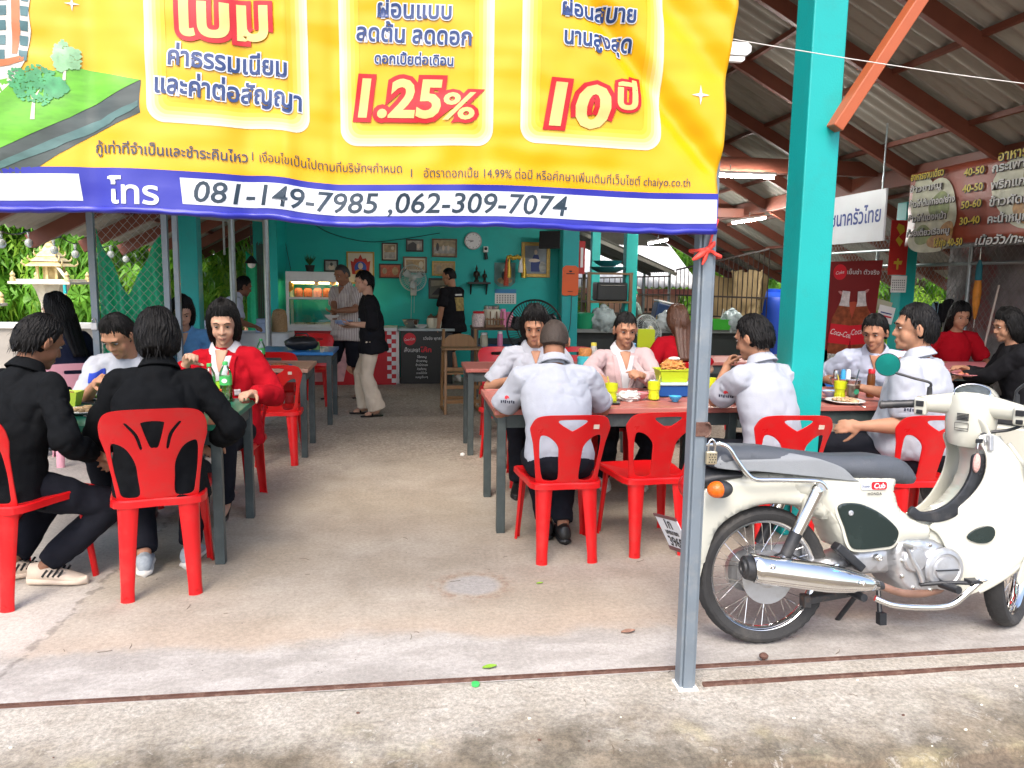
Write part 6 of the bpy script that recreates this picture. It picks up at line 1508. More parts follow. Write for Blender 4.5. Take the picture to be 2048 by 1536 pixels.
def statuette(px, py, k, lab):
    mb = MB(); mb.lathe([(.045*k, 0), (.045*k, .03*k), (.025*k, .04*k), (.035*k, .09*k), (.045*k, .14*k), (.03*k, .19*k), (.012*k, .205*k), (.022*k, .225*k), (.022*k, .245*k), (.012*k, .27*k), (0, .31*k)], (0, 0, 0), 16); mb.capsule((-.04*k, 0, .17*k), (-.055*k, -.03*k, .1*k), .012*k, .01*k); mb.capsule((.04*k, 0, .17*k), (.055*k, -.03*k, .1*k), .012*k, .01*k)
    o = mb.build('statuette', mat('dark_bronze', (.03, .022, .015), .35, metal=.5, var=.3), smooth=50); o.location = (at(px, 560, YW-.09).x, YW-.09, a.z+.016); tag(o, lab, 'statuette')
statuette(953, 540, .85, 'taller dark statuette standing on the small wall shelf'); statuette(969, 545, .65, 'shorter dark statuette on the right of the wall shelf')
def wall_card(name, label, cat, x0, y0, x1, y1, layers, Y=YW-.004, grp=None, ry=0.):
    a, b = at(x0, y0, Y), at(x1, y1, Y); w, h = b.x-a.x, a.z-b.z; c = (a+b)/2
    t = thing(name, label, cat, (c.x, Y, c.z), group=grp)
    for i, (nm, poly, m) in enumerate(layers):
        mb = MB(); mb.prism([(px*w, pz*h) for px, pz in poly], -.003-.0022*i, -.0012-.0022*i); mb.build(nm, m, t)
    t.rotation_euler = (0, ry, 0); return t, w, h
sq = [(-.5, -.5), (.5, -.5), (.5, .5), (-.5, .5)]
def rc(x0, y0, x1, y1): return [(x0, y0), (x1, y0), (x1, y1), (x0, y1)]
GRID = [('print', rc(-.42+.125*i, .30-.16*j-.09, -.42+.125*i+.06, .30-.16*j), INKG) for i in range(7) for j in range(5)]
def merged(t, name, rects, m, w, h, y0):
    mb = MB()
    for r in rects: mb.prism([(px*w, pz*h) for px, pz in r], y0-.0008, y0)
    return mb.build(name, m, t)
t, w, h = wall_card('calendar', 'white tear-off calendar with a blue head on the teal wall', 'calendar', 990, 578, 1032, 608, [('sheet', sq, PAPER), ('head', rc(-.5, .22, .5, .5), mat('calendar_blue', (.04, .22, .45), .6))])
merged(t, 'dates', [rc(-.42+.125*i, .10-.12*j-.06, -.42+.125*i+.06, .10-.12*j) for i in range(7) for j in range(5)], INKG, w, h, -.0055)
t, w, h = wall_card('poster', 'poster with a rounded foot showing a seated figure, above the calendar', 'poster', 989, 525, 1030, 575, [('sheet', [(-.5, .5), (-.5, -.3), (-.3, -.46), (0, -.5), (.3, -.46), (.5, -.3), (.5, .5)], art('teal_poster', (.10, .22, .20), 8, .5)), ('figure', el(.0, -.22, .36, .14), TANN), ('figure', el(0, -.02, .16, .2), INK), ('figure', el(0, .2, .08, .08), SKP)])
GOLDM = mat('gold_tinsel', (.55, .36, .05), .4, metal=.5, var=.4, scale=60); REDT = mat('red_tassel', (.42, .06, .03), .7, var=.4, scale=70)
gd = thing('garland', 'gold and red festival garland with tassels hanging beside the large portrait', 'garland', at(1027, 515, 11.6))
mb = MB()
for i in range(6): mb.ell((-.08+.035*i, 0, .01*math.sin(i*2)), (.03, .03, .035), seg=12, rings=8)
mb.build('gold_beads', GOLDM, gd, smooth=180)
for x_, l_, m_ in ((-.10, .42, REDT), (-.06, .30, GOLDM), (.12, .22, WHITEP), (.17, .30, GOLDM)):
    mb = MB(); mb.tube([(x_, 0, 0), (x_-.01, -.005, -l_*.3), (x_-.005, 0, -l_*.6), (x_-.01, 0, -l_)], [.010, .022, .034, .040], 12); mb.build('tassel', m_, gd, smooth=60)
tv = thing('television', 'old dark television on a wall arm in the corner above the portrait', 'television', at(1100, 480, 11.3))
mb = MB(); mb.box((0, 0, 0), (.32, .05, .26), (R(-12), 0, R(-20))); mb.build('case', BLACK, tv, bevel=.01)
mb = MB(); mb.bar((0, .03, 0), (.05, .5, .1), .03, .03); mb.build('arm', BLACK, tv)
# loose cables on the wall
def cable(pts, r=.005, lab='thin dark cable sagging across the teal wall', m=BLACK):
    mb = MB(); mb.tube(catmull(pts, 6), r, 5); tag(mb.build('cable', m), lab, 'cable')
cable([at(610, 436, YW-.01), at(660, 466, YW-.01), at(730, 483, YW-.01), at(790, 480, YW-.01), at(880, 466, YW-.01)])
cable([at(566, 440, YW-.01), at(570, 480, YW-.01), at(582, 542, YW-.01)], .004, 'thin dark cable running down to the glass cabinet')
# ================================================================ counter, glass cabinet, menu board
CNT = mat('red_counter_panel', (.46, .012, .02), .35, var=.06); WHT = mat('white_counter_panel', (.62, .63, .62), .4, var=.05, dirt=(.4, .36, .3), dirt_amt=.4)
x0, x1 = at(548, 700, 10.95).x, at(792, 700, 10.95).x
ct = thing('stall_counter', 'red and white checkered food stall counter under the glass cabinet', 'counter', ((x0+x1)/2, 11.25, 0)); w = x1-x0
mb = MB(); mb.box((0, 0, .38), (w, .56, .76)); mb.build('front_panel', CNT, ct, bevel=.005)
mb = MB(); mb.box((0, -.01, .785), (w+.04, .62, .045)); mb.build('counter_top', WHT, ct, bevel=.006)
mb = MB()
sz = .062
for i in range(int(w/sz)):
    for j in range(2):
        if (i+j) % 2 == 0 and i < 4: mb.box((-w/2+sz*(i+.5), -.2825, .72-sz*j), (sz, .004, sz))
for j in range(12):
    for i in range(2):
        if (i+j) % 2 == 0: mb.box((w/2-sz*(i+.5), -.2825, .03+sz*j+.03), (sz, .004, sz))
        if (i+j) % 2 == 0: mb.box((-w/2+sz*(i+.5), -.2825, .03+sz*j+.03), (sz, .004, sz))
mb.build('checker_band', WHT, ct)
mb = MB(); mb.prism(circle(.28, .30, .16), -.284, -.281); mb.build('printed_bowl', art('printed_food', (.45, .22, .12), 20, .7), ct)
mb = MB(); mb.prism([(-.42, .05), (.1, .05), (.2, .5), (.05, .62), (-.42, .55)], -.286, -.2845); mb.build('printed_panel', art('printed_pink', (.55, .30, .30), 9, .4), ct)
# glass cabinet
gx0, gx1 = at(572, 600, 11.0).x, at(694, 600, 11.0).x; gz0, gz1 = .81, at(600, 543, 11.0).z; gw = gx1-gx0
gc = thing('glass_cabinet', 'lit glass food cabinet with a white frame standing on the stall counter', 'cabinet', ((gx0+gx1)/2, 11.22, 0))
mb = MB()
for sx in (-1, 1):
    for sy in (-1, 1): mb.box((sx*(gw/2-.02), sy*.20, (gz0+gz1)/2), (.04, .04, gz1-gz0))
for z in (gz0+.02, gz0+.40): mb.box((0, -.20, z), (gw-.081, .035, .03)); mb.box((0, .20, z), (gw-.081, .035, .03))
mb.build('frame', WHT, gc, bevel=.003)
mb = MB(); mb.box((0, 0, gz1-.07), (gw-.004, .436, .14)); mb.build('cap', WHT, gc, bevel=.004); mb = MB(); mb.box((0, 0, gz0-.008), (gw+.04, .48, .03)); mb.build('base', WHT, gc, bevel=.004)
mb = MB(); mb.box((0, -.212, (gz0+gz1)/2-.05), (gw-.082, .004, gz1-gz0-.2)); mb.build('glass_pane', glass('clear_glass'), gc)
mb = MB(); mb.box((0, .0, gz0+.38), (gw-.09, .36, .008)); mb.build('shelf', glass('shelf_glass', (.8, .9, .9)), gc)
mb = MB(); mb.box((0, -.16, gz1-.155), (gw-.12, .03, .022)); mb.build('lamp_tube', mat('warm_lamp', (1.0, .72, .30), .4, var=.01, emit=9), gc)
mb = MB(); mb.ell((.32, -.05, gz0+.52), (.05, .03, .05)); mb.build('lamp_bulb', mat('warm_bulb', (1.0, .70, .28), .4, var=.01, emit=14), gc)
for i, x_ in enumerate((-.26, -.13, 0, .13)):
    mb = MB(); mb.lathe([(.055, 0), (.06, .02), (.06, .12), (.045, .14), (.045, .15), (0, .152)], (x_, -.08, gz0+.386), 14)
    o = mb.build('snack_jar', art('packed_snack', (.36, .10, .05), 45, .8), smooth=50); o.location = gc.location; tag(o, 'jar of red snacks standing in a row on the cabinet shelf', 'jar', 'snack jars in the glass cabinet')
AMUL = mat('amulet_gold', (.62, .34, .05), .4, metal=.3, var=.4, scale=40)
for i, (x_, z_, r_) in enumerate(((-.36, .60, .055), (.0, .66, .035), (.22, .68, .05), (.34, .60, .05))):
    mb = MB(); mb.ell((x_, -.19, gz0+z_-.04), (r_, .012, r_*1.3), seg=18, rings=10, fn=lambda d: 1+.1*math.cos(6*math.atan2(d.x, d.z))); mb.cyl((x_, -.19, gz0+z_-.04), (x_, -.19, gz1-.14), .003, n=5)
    o = mb.build('amulet', AMUL, smooth=60); o.location = gc.location; tag(o, 'gold paper ornament hanging inside the glass cabinet', 'ornament', 'gold ornaments in the cabinet')
BOWLW = mat('white_china', (.62, .64, .62), .2, var=.04); BOWLB = mat('blue_melamine', (.05, .33, .62), .25, var=.06); BOWLP = mat('pink_melamine', (.60, .22, .25), .25, var=.06); STEEL = mat('stainless', (.55, .55, .54), .22, metal=1, var=.1); LBLUE = mat('pale_blue_melamine', (.36, .48, .70), .25, var=.05)
def bowl(label, p, r, m, h=None, name='bowl', grp=None, food=None):
    h = h or r*.62; t = thing(name, label, name, p, group=grp)
    mb = MB(); mb.lathe([(r*.45, 0), (r*.5, .006), (r*.78, h*.45), (r*.97, h*.92), (r, h), (r*.955, h*.98), (r*.74, h*.48), (r*.42, .014), (0, .012)], (0, 0, 0), 28); mb.build('shell', m, t, smooth=50)
    if food: mb = MB(); mb.ell((0, 0, h*.62), (r*.82, r*.82, h*.3), seg=24, rings=12, fn=lambda d: 1+.18*mnoise.noise((d.x*4, d.y*4, d.z*4))); mb.build('food', food, t, smooth=180)
    return t
NOOD = art('noodle', (.42, .28, .14), 40, .5); MEAT = art('stir_fry', (.22, .09, .04), 40, .8); SALAD = art('greens', (.10, .20, .03), 40, .7); FRIED = art('fried_snack', (.50, .20, .05), 55, .7, bump=.6, bscale=90)
def up(px, py, z): return gr(px, py, z)
for i, (px, c) in enumerate(((600, BOWLW), (622, STEEL), (641, BOWLW), (655, BOWLW))):
    p = at(px, 648, 11.12); bowl('small dish on the floor of the glass cabinet', (p.x, 11.12, gz0+.008), .075, c, .05, grp='dishes in the glass cabinet', food=(MEAT, NOOD, SALAD, MEAT)[i])
# plant and odds on top of the cabinet
pt = thing('potted_plant', 'small dark potted plant on top of the glass cabinet', 'plant', (at(620, 540, 11.2).x, 11.2, gz1+.002))
mb = MB(); mb.lathe([(.05, 0), (.07, .09), (.062, .09), (.05, .02), (0, .02)], (0, 0, 0), 16); mb.build('pot', FRAMEK, pt)
mb = MB(); rnd = random.Random(4)
for i in range(46):
    a_, t_ = rnd.uniform(0, 6.28), rnd.uniform(.05, 1); d = Vector((math.cos(a_)*t_, math.sin(a_)*t_, 1.1)).normalized(); s_ = d.cross(Vector((0, 0, 1))).normalized()*.012; L_ = rnd.uniform(.08, .2); o_ = Vector((0, 0, .08))
    mb.add([o_, o_+d*L_*.5+s_, o_+d*L_, o_+d*L_*.5-s_], [(0, 1, 2, 3)])
mb.build('leaves', mat('dark_leaf', (.03, .09, .02), .5, var=.5, scale=30), pt)
# black menu board counter
mx0, mx1 = at(801, 700, 11.05).x, at(905, 700, 11.05).x; mw = mx1-mx0; mz = at(850, 662, 11.05).z
mn = thing('menu_counter', 'black counter front printed as a cola menu board', 'counter', ((mx0+mx1)/2, 11.3, 0))
mb = MB(); mb.box((0, 0, mz/2), (mw, .5, mz-.002)); mb.build('front_panel', mat('menu_black', (.012, .014, .013), .4, var=.2), mn, bevel=.003)
mb = MB(); mb.box((0, 0, mz+.018), (mw+.06, .56, .036)); mb.build('counter_top', mat('grey_counter_top', (.30, .36, .36), .35, var=.1), mn, bevel=.004)
mb = MB(); mb.box((-mw/2-.10, 0, mz/2), (.16, .46, mz-.01)); mb.build('side_panel', PAPER, mn)
CHALK = mat('chalk_white', (.62, .62, .60), .7); CREDD = mat('cola_red', (.52, .01, .02), .4, var=.05)
mb = MB(); mb.prism(circle(-mw/2+.13, mz-.115, .088, 32), -.2535, -.2515); mb.build('logo_disc', CREDD, mn)
def mtext(body, x_, z_, size, m, rot=0, **kw):
    me = text_mesh(body, size, **kw)
    for v in me.vertices: v.co = Vector((x_+v.co.x*math.cos(rot)-v.co.y*math.sin(rot), -.2555, z_+v.co.y*math.cos(rot)+v.co.x*math.sin(rot)))
    link('menu_lettering', me, m, mn)
mtext('Coca-Cola', -mw/2+.13, mz-.135, .048, CHALK, shear=.3, width=.145, rot=.12)
mtext('รวัชชัย พุทธรัย', .10, mz-.125, .060, CHALK, width=.30)
mtext('สั่งเลย!', -mw/2+.16, mz-.30, .080, CHALK, width=.22); mtext('โค้ก', -.01, mz-.30, .090, CREDD, width=.15, offset=.003)
for i, q in enumerate(('โจ๊กหมู', 'ข้าวขาหมู', 'ข้าวไก่ทอด', 'ก๋วยเตี๋ยวหมู', 'บะหมี่น้ำใส', 'เมนูอื่นๆ')): mtext(q, -.07, mz-.385-.058*i, .042, CHALK, width=.13+.02*(i % 3))
# pot, jars on that counter
p = at(822, 655, 11.2); bowl('steel pot on the menu counter', (p.x, 11.2, mz+.037), .13, STEEL, .12, 'cooking_pot', food=NOOD)
p = at(842, 655, 11.1); bowl('pale plate of food beside the steel pot', (p.x, 11.1, mz+.037), .10, BOWLW, .05, food=MEAT)
for i, px in enumerate((862, 876, 893)):
    p = at(px, 655, 11.15); j = thing('storage_jar', 'cream canister with a dark lid on the menu counter', 'jar', (p.x, 11.15, mz+.037), group='canisters on the menu counter')
    mb = MB(); mb.lathe([(.055, 0), (.06, .01), (.06, .13), (.05, .145), (0, .145)], (0, 0, 0), 20); mb.build('body', mat('cream_canister', (.52, .50, .38), .4, var=.08), j, smooth=50)
    mb = MB(); mb.lathe([(.052, .146), (.052, .165), (.03, .18), (.012, .19), (.012, .205), (0, .207)], (0, 0, 0), 18); mb.build('lid', FRAMEB, j, smooth=50)
# dark shelf unit with goods
sx0, sx1 = at(946, 700, 9.75).x, at(1120, 700, 9.75).x; sw = sx1-sx0; sz_ = .90
su = thing('shelf_unit', 'dark two tier shelf table behind the second pink table with a blue lower shelf', 'shelf', ((sx0+sx1)/2, 10.0, 0))
mb = MB(); mb.box((0, 0, sz_-.02), (sw, .5, .04)); mb.build('top_board', FRAMEB, su, bevel=.004)
for a_ in (-1, 1):
    for b_ in (-1, 1): mb = MB(); mb.box((a_*(sw/2-.04), b_*.2, (sz_-.04)/2), (.06, .06, sz_-.042)); mb.build('leg', DARKWOOD, su)
mb = MB(); mb.box((0, -.01, .62), (sw-.16, .44, .05)); mb.build('lower_shelf', mat('blue_shelf', (.02, .20, .50), .4, var=.1), su)
mb = MB(); mb.box((0, .21, .45), (sw-.17, .02, .55)); mb.build('back_board', DARKWOOD, su)
def jar(label, px, py, Y, z, r, h, body, lid, name='jar', cat='jar', grp=None, lh=.03):
    x_ = at(px, py, Y).x; j = thing(name, label, cat, (x_, Y, z), group=grp)
    mb = MB(); mb.lathe([(r*.9, 0), (r, .008), (r, h*.86), (r*.8, h), (0, h)], (0, 0, 0), 20); mb.build('body', body, j, smooth=40)
    mb = MB(); mb.lathe([(r*.84, h+.001), (r*.86, h+lh*.8), (r*.7, h+lh), (0, h+lh)], (0, 0, 0), 20); mb.build('lid', lid, j, smooth=40); return j
CANDY = art('mixed_sweets', (.42, .35, .33), 60, .9); PINKB = mat('pink_bottle', (.62, .20, .36), .3, var=.1); GREENL = mat('green_lid', (.05, .42, .10), .35, var=.05)
jar('sweet jar with a red lid on the dark shelf table', 957, 640, 9.8, sz_+.001, .085, .17, CANDY, CNT); jar('pale rice cooker on the dark shelf table', 983, 630, 9.95, sz_+.001, .12, .22, mat('cream_enamel', (.55, .52, .40), .35, var=.1), STEEL, 'rice_cooker', 'rice cooker', lh=.05)
jar('tall pink tumbler on the dark shelf table', 1006, 640, 9.8, sz_+.001, .04, .20, PINKB, PINKB, 'tumbler', 'tumbler'); jar('jar of pink sweets beside the pink tumbler', 1018, 640, 9.85, sz_+.001, .06, .16, art('pink_sweets', (.55, .2, .25), 50, .7), PINKB)
jar('pink bottle on the blue lower shelf', 1000, 680, 9.8, .646, .035, .17, PINKB, WHITEP, 'bottle', 'bottle'); jar('cream tin on the blue lower shelf', 968, 680, 9.85, .646, .05, .15, mat('cream_tin', (.45, .42, .30), .4), WHITEP, 'tin', 'tin')
cd = thing('condiment_rack', 'wooden condiment rack with upright pegs between the jar and the cooker', 'rack', (at(990, 650, 9.72).x, 9.72, sz_+.001))
mb = MB(); mb.box((0, 0, .015), (.24, .10, .03)); mb.box((0, 0, .10), (.24, .02, .02)); 
for i in range(6): mb.cyl((-.10+.04*i, 0, .03), (-.10+.04*i, 0, .12+.08*(i % 2)), .008, n=8)
mb.build('rack', BROWNW, cd)
# wooden high chair
hc_ = thing('high_chair', 'wooden baby high chair with a tray standing in the aisle', 'high chair', (.62, 8.72, 0), R(3))
WOODH = wood('high_chair_wood', (.23, .125, .05), (.30, .18, .08), stretch=(7, 7, .8))
for sx in (-1, 1):
    mb = MB(); mb.bar((sx*.20, -.22, 0), (sx*.185, -.12, .72), .03, .038); mb.build('leg', WOODH, hc_, bevel=.004)
    mb = MB(); mb.bar((sx*.20, .24, 0), (sx*.185, .14, .93), .03, .038); mb.build('leg', WOODH, hc_, bevel=.004)
    mb = MB(); mb.bar((sx*.20, -.22, .02), (sx*.20, .24, .02), .026, .03); mb.bar((sx*.19, -.13, .70), (sx*.19, .16, .70), .03, .025); mb.build('side_rail', WOODH, hc_)
mb = MB(); mb.box((0, -.15, .735), (.47, .26, .022)); mb.build('tray', WOODH, hc_, bevel=.008)
mb = MB(); mb.prism([(-.19, .70), (.19, .70), (.19, .80), (.12, .86), (0, .88), (-.12, .86), (-.19, .80)], .14, .16); mb.build('backrest', WOODH, hc_, bevel=.004)
mb = MB(); mb.box((0, .0, .45), (.36, .30, .02)); mb.build('seat', WOODH, hc_)
for z, y in ((.30, -.17), (.14, -.20), (.12, .22), (.50, -.145)): mb = MB(); mb.box((0, y, z), (.37, .03, .04)); mb.build('stretcher', WOODH, hc_, bevel=.003)
# small white clothed side table at the left with its things
tx = at(525, 690, 10.4)
wt = thing('side_table', 'side table under a white cloth at the left of the checkered counter', 'table', (tx.x, 10.5, 0))
mb = MB(); n_ = 60; rings = []
for z, k, am in ((.0+.15, 1.06, .02), (.40, 1.03, .014), (.76, 1.0, .0), (.775, .98, 0)):
    rings.append([Vector((k*.36*max(-1, min(1, 1.4*math.cos(a)))+am*math.cos(a*14), k*.28*max(-1, min(1, 1.4*math.sin(a)))+am*math.sin(a*14), z)) for a in [2*math.pi*j/n_ for j in range(n_)]])
mb.loft(rings); mb.build('cloth', cloth('white_table_cloth', (.50, .55, .57)), wt, smooth=60)
jar('pale blue lidded pot on the white clothed side table', 525, 650, 10.4, .777, .09, .13, LBLUE, LBLUE, 'lidded_pot', 'pot', lh=.05)
bk = thing('bamboo_basket', 'woven bamboo rice basket next to the glass cabinet', 'basket', (at(559, 650, 10.55).x, 10.55, .777))
mb = MB(); mb.lathe([(.10, 0), (.105, .02), (.10, .20), (.09, .24), (.075, .28), (.03, .30), (0, .30)], (0, 0, 0), 24); mb.build('basket_body', mat('bamboo_weave', (.34, .22, .11), .7, var=.5, scale=70, bump=.7, bscale=90), bk, smooth=40)
# ================================================================ fans on stands
BLKW = mat('black_fan_wire', (.012, .014, .014), .35, var=.1)
pf = thing('pedestal_fan', 'large black pedestal fan behind the young person in a pale polo', 'fan', (at(1068, 700, 7.95).x, 7.95, 0))
fan_head(pf, (0, 0, at(1068, 655, 7.95).z), .29, (R(-4), 0, R(-6)), BLKW, mat('black_blade', (.02, .022, .024), .3, var=.2), BLACK, 60, 5)
mb = MB(); mb.cyl((0, .1, .04), (0, .1, at(1068, 655, 7.95).z-.05), .018, .014); mb.lathe([(.22, 0), (.22, .02), (.05, .045), (0, .045)], (0, .1, 0), 28); mb.build('stand', BLACK, pf, smooth=40)
gf = thing('table_fan', 'dusty grey desk fan tilted upward in front of the kitchen counter', 'fan', (at(1296, 680, 8.9).x, 8.9, .60))
fan_head(gf, (0, 0, at(1296, 660, 8.9).z-.60), .19, (R(-20), 0, R(24)), FANW, BLADEG, mat('fan_badge', (.45, .40, .22), .4, var=.1), 44, 3)
mb = MB(); mb.cyl((.0, .06, .02), (0, .06, at(1296, 660, 8.9).z-.66), .02); mb.lathe([(.12, 0), (.12, .02), (.04, .04), (0, .04)], (0, .06, 0), 24); mb.build('stand', FANW, gf, smooth=40)
stl = thing('stool', 'black square stool that carries the grey desk fan', 'stool', (at(1296, 680, 8.9).x, 8.95, 0))
mb = MB(); mb.box((0, 0, .585), (.36, .36, .025)); mb.build('seat', BLACK, stl, bevel=.005)
for a_ in (-1, 1):
    for b_ in (-1, 1): mb = MB(); mb.box((a_*.15, b_*.15, .285), (.03, .03, .57)); mb.build('leg', BLACK, stl)
# ================================================================ things on the tables
TT = .7515
CUPY = mat('yellow_green_cup', (.60, .66, .02), .28, var=.04, trans=.15); CUPO = mat('orange_cup', (.72, .14, .02), .3, var=.05); CUPG = mat('lime_cup', (.30, .52, .03), .3, var=.05)
def cup(label, px, py, m, h=.115, r=.041, straw=None, grp='faceted plastic cups', z=TT):
    p = gr(px, py, z); t = thing('cup', label, 'cup', (p.x, p.y, z), group=grp)
    mb = MB(); n = 8
    rings = []
    for rr, zz in ((r*.70, 0), (r*.74, .004), (r*.80, h*.45), (r*.84, h*.55), (r*.96, h*.58), (r, h), (r*.94, h), (r*.86, h*.5), (r*.7, .01)):
        rings.append([Vector((rr*math.cos(a), rr*math.sin(a), zz)) for a in [2*math.pi*j/24 for j in range(24)]])
    mb.loft(rings); 
    for j in range(12):
        a = 2*math.pi*j/12; mb.box((r*.79*math.cos(a), r*.79*math.sin(a), h*.27), (.003, .012, h*.42), (0, R(-5), a))
    mb.build('cup_body', m, t, smooth=35)
    if straw: mb = MB(); mb.cyl((.01, 0, .01), (-.03 if straw[1] < 0 else .035, -.01, h+.045), .0035, n=8); mb.build('straw', straw[0], t)
    return t
SY = mat('yellow_straw', (.66, .58, .06), .4); SK_ = mat('dark_straw', (.03, .06, .08), .4)
cup('yellow green cup with a straw in front of the cardigan woman, left one', 1222, 803, CUPY, straw=(SY, -1)); cup('yellow green cup with a straw between the pink bowl and the lime basket', 1307, 799, CUPY, straw=(SY, 1)); cup('yellow green cup right of the thick teal post', 1679, 797, CUPY, straw=(SY, -1))
cup('orange cup on the green table before the bottles', 430, 816, CUPO, h=.105); cup('lime cup between the orange cup and the bottles', 447, 800, CUPG)
def bottle(label, px, py, z=TT, k=1.0, grp='small water bottles with green caps'):
    p = gr(px, py, z); t = thing('water_bottle', label, 'bottle', (p.x, p.y, z), group=grp)
    prof = [(.030, .0), (.033, .006), (.033, .05), (.0315, .056), (.033, .062), (.033, .075), (.0315, .08), (.033, .086), (.033, .15), (.030, .168), (.018, .192), (.0125, .203), (.0125, .212)]
    mb = MB(); mb.lathe([(r*k, q*k) for r, q in prof], (0, 0, 0), 24); mb.build('bottle_body', glass('clear_plastic', (.97, .99, .98), .06), t, smooth=50)
    mb = MB(); mb.lathe([(.029*k, .004*k), (.031*k, .008*k), (.031*k, .085*k), (0, .0855*k)], (0, 0, 0), 20); mb.build('water', glass('water_tint', (.90, .98, .82), .02), t, smooth=50)
    mb = MB(); mb.lathe([(.0338*k, .095*k), (.0338*k, .145*k)], (0, 0, 0), 24); mb.build('wrapper', mat('green_bottle_label', (.06, .42, .10), .35, var=.3, scale=30), t, smooth=50, recalc=True)
    mb = MB(); mb.prism(circle(0, .12*k, .015*k, 16, .012*k), -.0352*k, -.0345*k); mb.build('wrapper_badge', WHITEP, t)
    mb = MB(); mb.lathe([(.0145*k, .205*k), (.0145*k, .222*k), (.013*k, .224*k), (0, .224*k)], (0, 0, 0), 20); mb.build('cap', GREENL, t, smooth=40)
bottle('water bottle with a green label, the left one of the pair on the green table', 421, 800); bottle('water bottle with a green label, the right one of the pair on the green table', 453, 803, k=1.08); bottle('water bottle standing on the brown topped table', 523, 730, k=1.0)
def plate_food(label, px, py, r, m, food, z=TT, sq_=1.0):
    p = gr(px, py, z); t = thing('plate', label, 'plate', (p.x, p.y, z))
    mb = MB(); mb.lathe([(r*.6, 0), (r*.66, .004), (r, .018), (r*.98, .021), (r*.62, .008), (0, .007)], (0, 0, 0), 32); mb.build('dish', m, t, smooth=50)
    rnd = random.Random(label); mb = MB()
    for i in range(26):
        a, q = rnd.uniform(0, 6.28), r*.62*math.sqrt(rnd.random()); mb.ell((q*math.cos(a), q*math.sin(a), .016+.012*(1-q/r)), (rnd.uniform(.012, .028), rnd.uniform(.010, .02), rnd.uniform(.006, .013)), rot=(rnd.uniform(-.4, .4), rnd.uniform(-.4, .4), a), seg=10, rings=6)
    mb.build('food', food, t, smooth=180); return t
plate_food('plate of pale noodles on the green table between the two black jackets', 168, 826, .115, BOWLW, NOOD); plate_food('white plate of leftover noodles and meat right of the teal post', 1690, 806, .12, BOWLW, art('leftover_noodle', (.40, .26, .15), 35, .9)); plate_food('dish of greens and meat before the sports jersey man', 215, 800, .09, BOWLW, SALAD)
bx = gr(135, 812, TT); lb = thing('food_box', 'lime plastic food box on the green table behind the black jacket', 'box', (bx.x, bx.y, TT))
mb = MB(); mb.loft([[Vector((sx*w_, sy*w_*.75, z_)) for sx, sy in ((-1, -1), (1, -1), (1, 1), (-1, 1))] for w_, z_ in ((.055, 0), (.075, .085), (.070, .085), (.05, .006))]); mb.build('box_body', mat('lime_clear', (.42, .55, .05), .3, trans=.3, var=.05), lb)
mb = MB(); mb.ell((0, 0, .05), (.055, .04, .035), fn=lambda d: 1+.2*mnoise.noise(d*3)); mb.build('food', MEAT, lb, smooth=180)
bg_ = thing('purse', 'small gold patterned purse at the corner of the green table', 'purse', gr(492, 788, TT)); mb = MB(); mb.ell((0, 0, .022), (.065, .035, .024), seg=24, rings=12); mb.build('purse_body', mat('gold_pattern', (.20, .13, .03), .5, var=.9, scale=90), bg_, smooth=180); mb = MB(); mb.cyl((-.06, 0, .026), (.06, 0, .026), .0025); mb.build('zip', CHROME, bg_)
def phone(label, px, py, rz):
    t = thing('phone', label, 'phone', gr(px, py, TT), R(rz)); mb = MB(); mb.box((0, 0, .005), (.075, .155, .009)); mb.build('phone_body', BLACK, t, bevel=.003); mb = MB(); mb.box((0, 0, .0098), (.068, .148, .0006)); mb.build('screen', GBLACK, t)
phone('black phone lying before the left yellow green cup', 1215, 806, 70); phone('dark phone on the green table in front of the jersey', 180, 806, 60); phone('black phone right of the thick teal post', 1655, 802, 30)
bowl('pink bowl in front of the cardigan woman', gr(1277, 798, TT), .065, BOWLP, food=MEAT); bowl('small turquoise bowl at the edge of the pink table', gr(1350, 803, TT), .042, BOWLB, .035); bowl('pale blue bowl on the right pink table beside the post', gr(1662, 793, TT), .062, LBLUE, food=NOOD); bowl('dark red dipping dish near the left yellow green cup', gr(1198, 797, TT), .045, GBLACK, food=art('red_sauce', (.3, .03, .02), 30, .4))
ts = thing('tissue_bundle', 'crumpled patterned tissue on the pink table', 'tissue', gr(1256, 800, TT)); mb = MB(); mb.ell((0, 0, .025), (.075, .05, .035), seg=40, rings=24, fn=lambda d: 1+.35*mnoise.noise(d*3.2)+.12*mnoise.noise(d*9)); mb.build('tissue', mat('patterned_tissue', (.55, .55, .52), .8, var=.5, scale=28), ts, smooth=40)
# blue box with a lime basket of fried snacks on top
bb = thing('storage_box', 'blue plastic box with a white lid on the pink table beside the gate post', 'box', gr(1352, 795, TT)+Vector((0, .10, 0)))
mb = MB(); mb.loft([[Vector((sx*w_, sy*w_*.7, z_)) for sx, sy in ((-1, -1), (1, -1), (1, 1), (-1, 1))] for w_, z_ in ((.10, 0), (.115, .075))]); mb.build('box_body', mat('deep_blue_plastic', (.01, .08, .30), .35, var=.06), bb, bevel=.006)
mb = MB(); mb.box((0, 0, .085), (.25, .18, .018)); mb.build('lid', mat('mint_lid', (.45, .60, .58), .4), bb, bevel=.006)
lbk = thing('basket', 'lime basket filled with fried snacks standing on the blue box', 'basket', bb.location+Vector((0, 0, .095)))
mb = MB(); mb.loft([[Vector((sx*w_, sy*w_*.7, z_)) for sx, sy in ((-1, -1), (1, -1), (1, 1), (-1, 1))] for w_, z_ in ((.085, 0), (.105, .085), (.111, .085), (.111, .077), (.104, .075), (.102, .085), (.082, .006))]); mb.build('basket_body', LIMEP, lbk, bevel=.003)
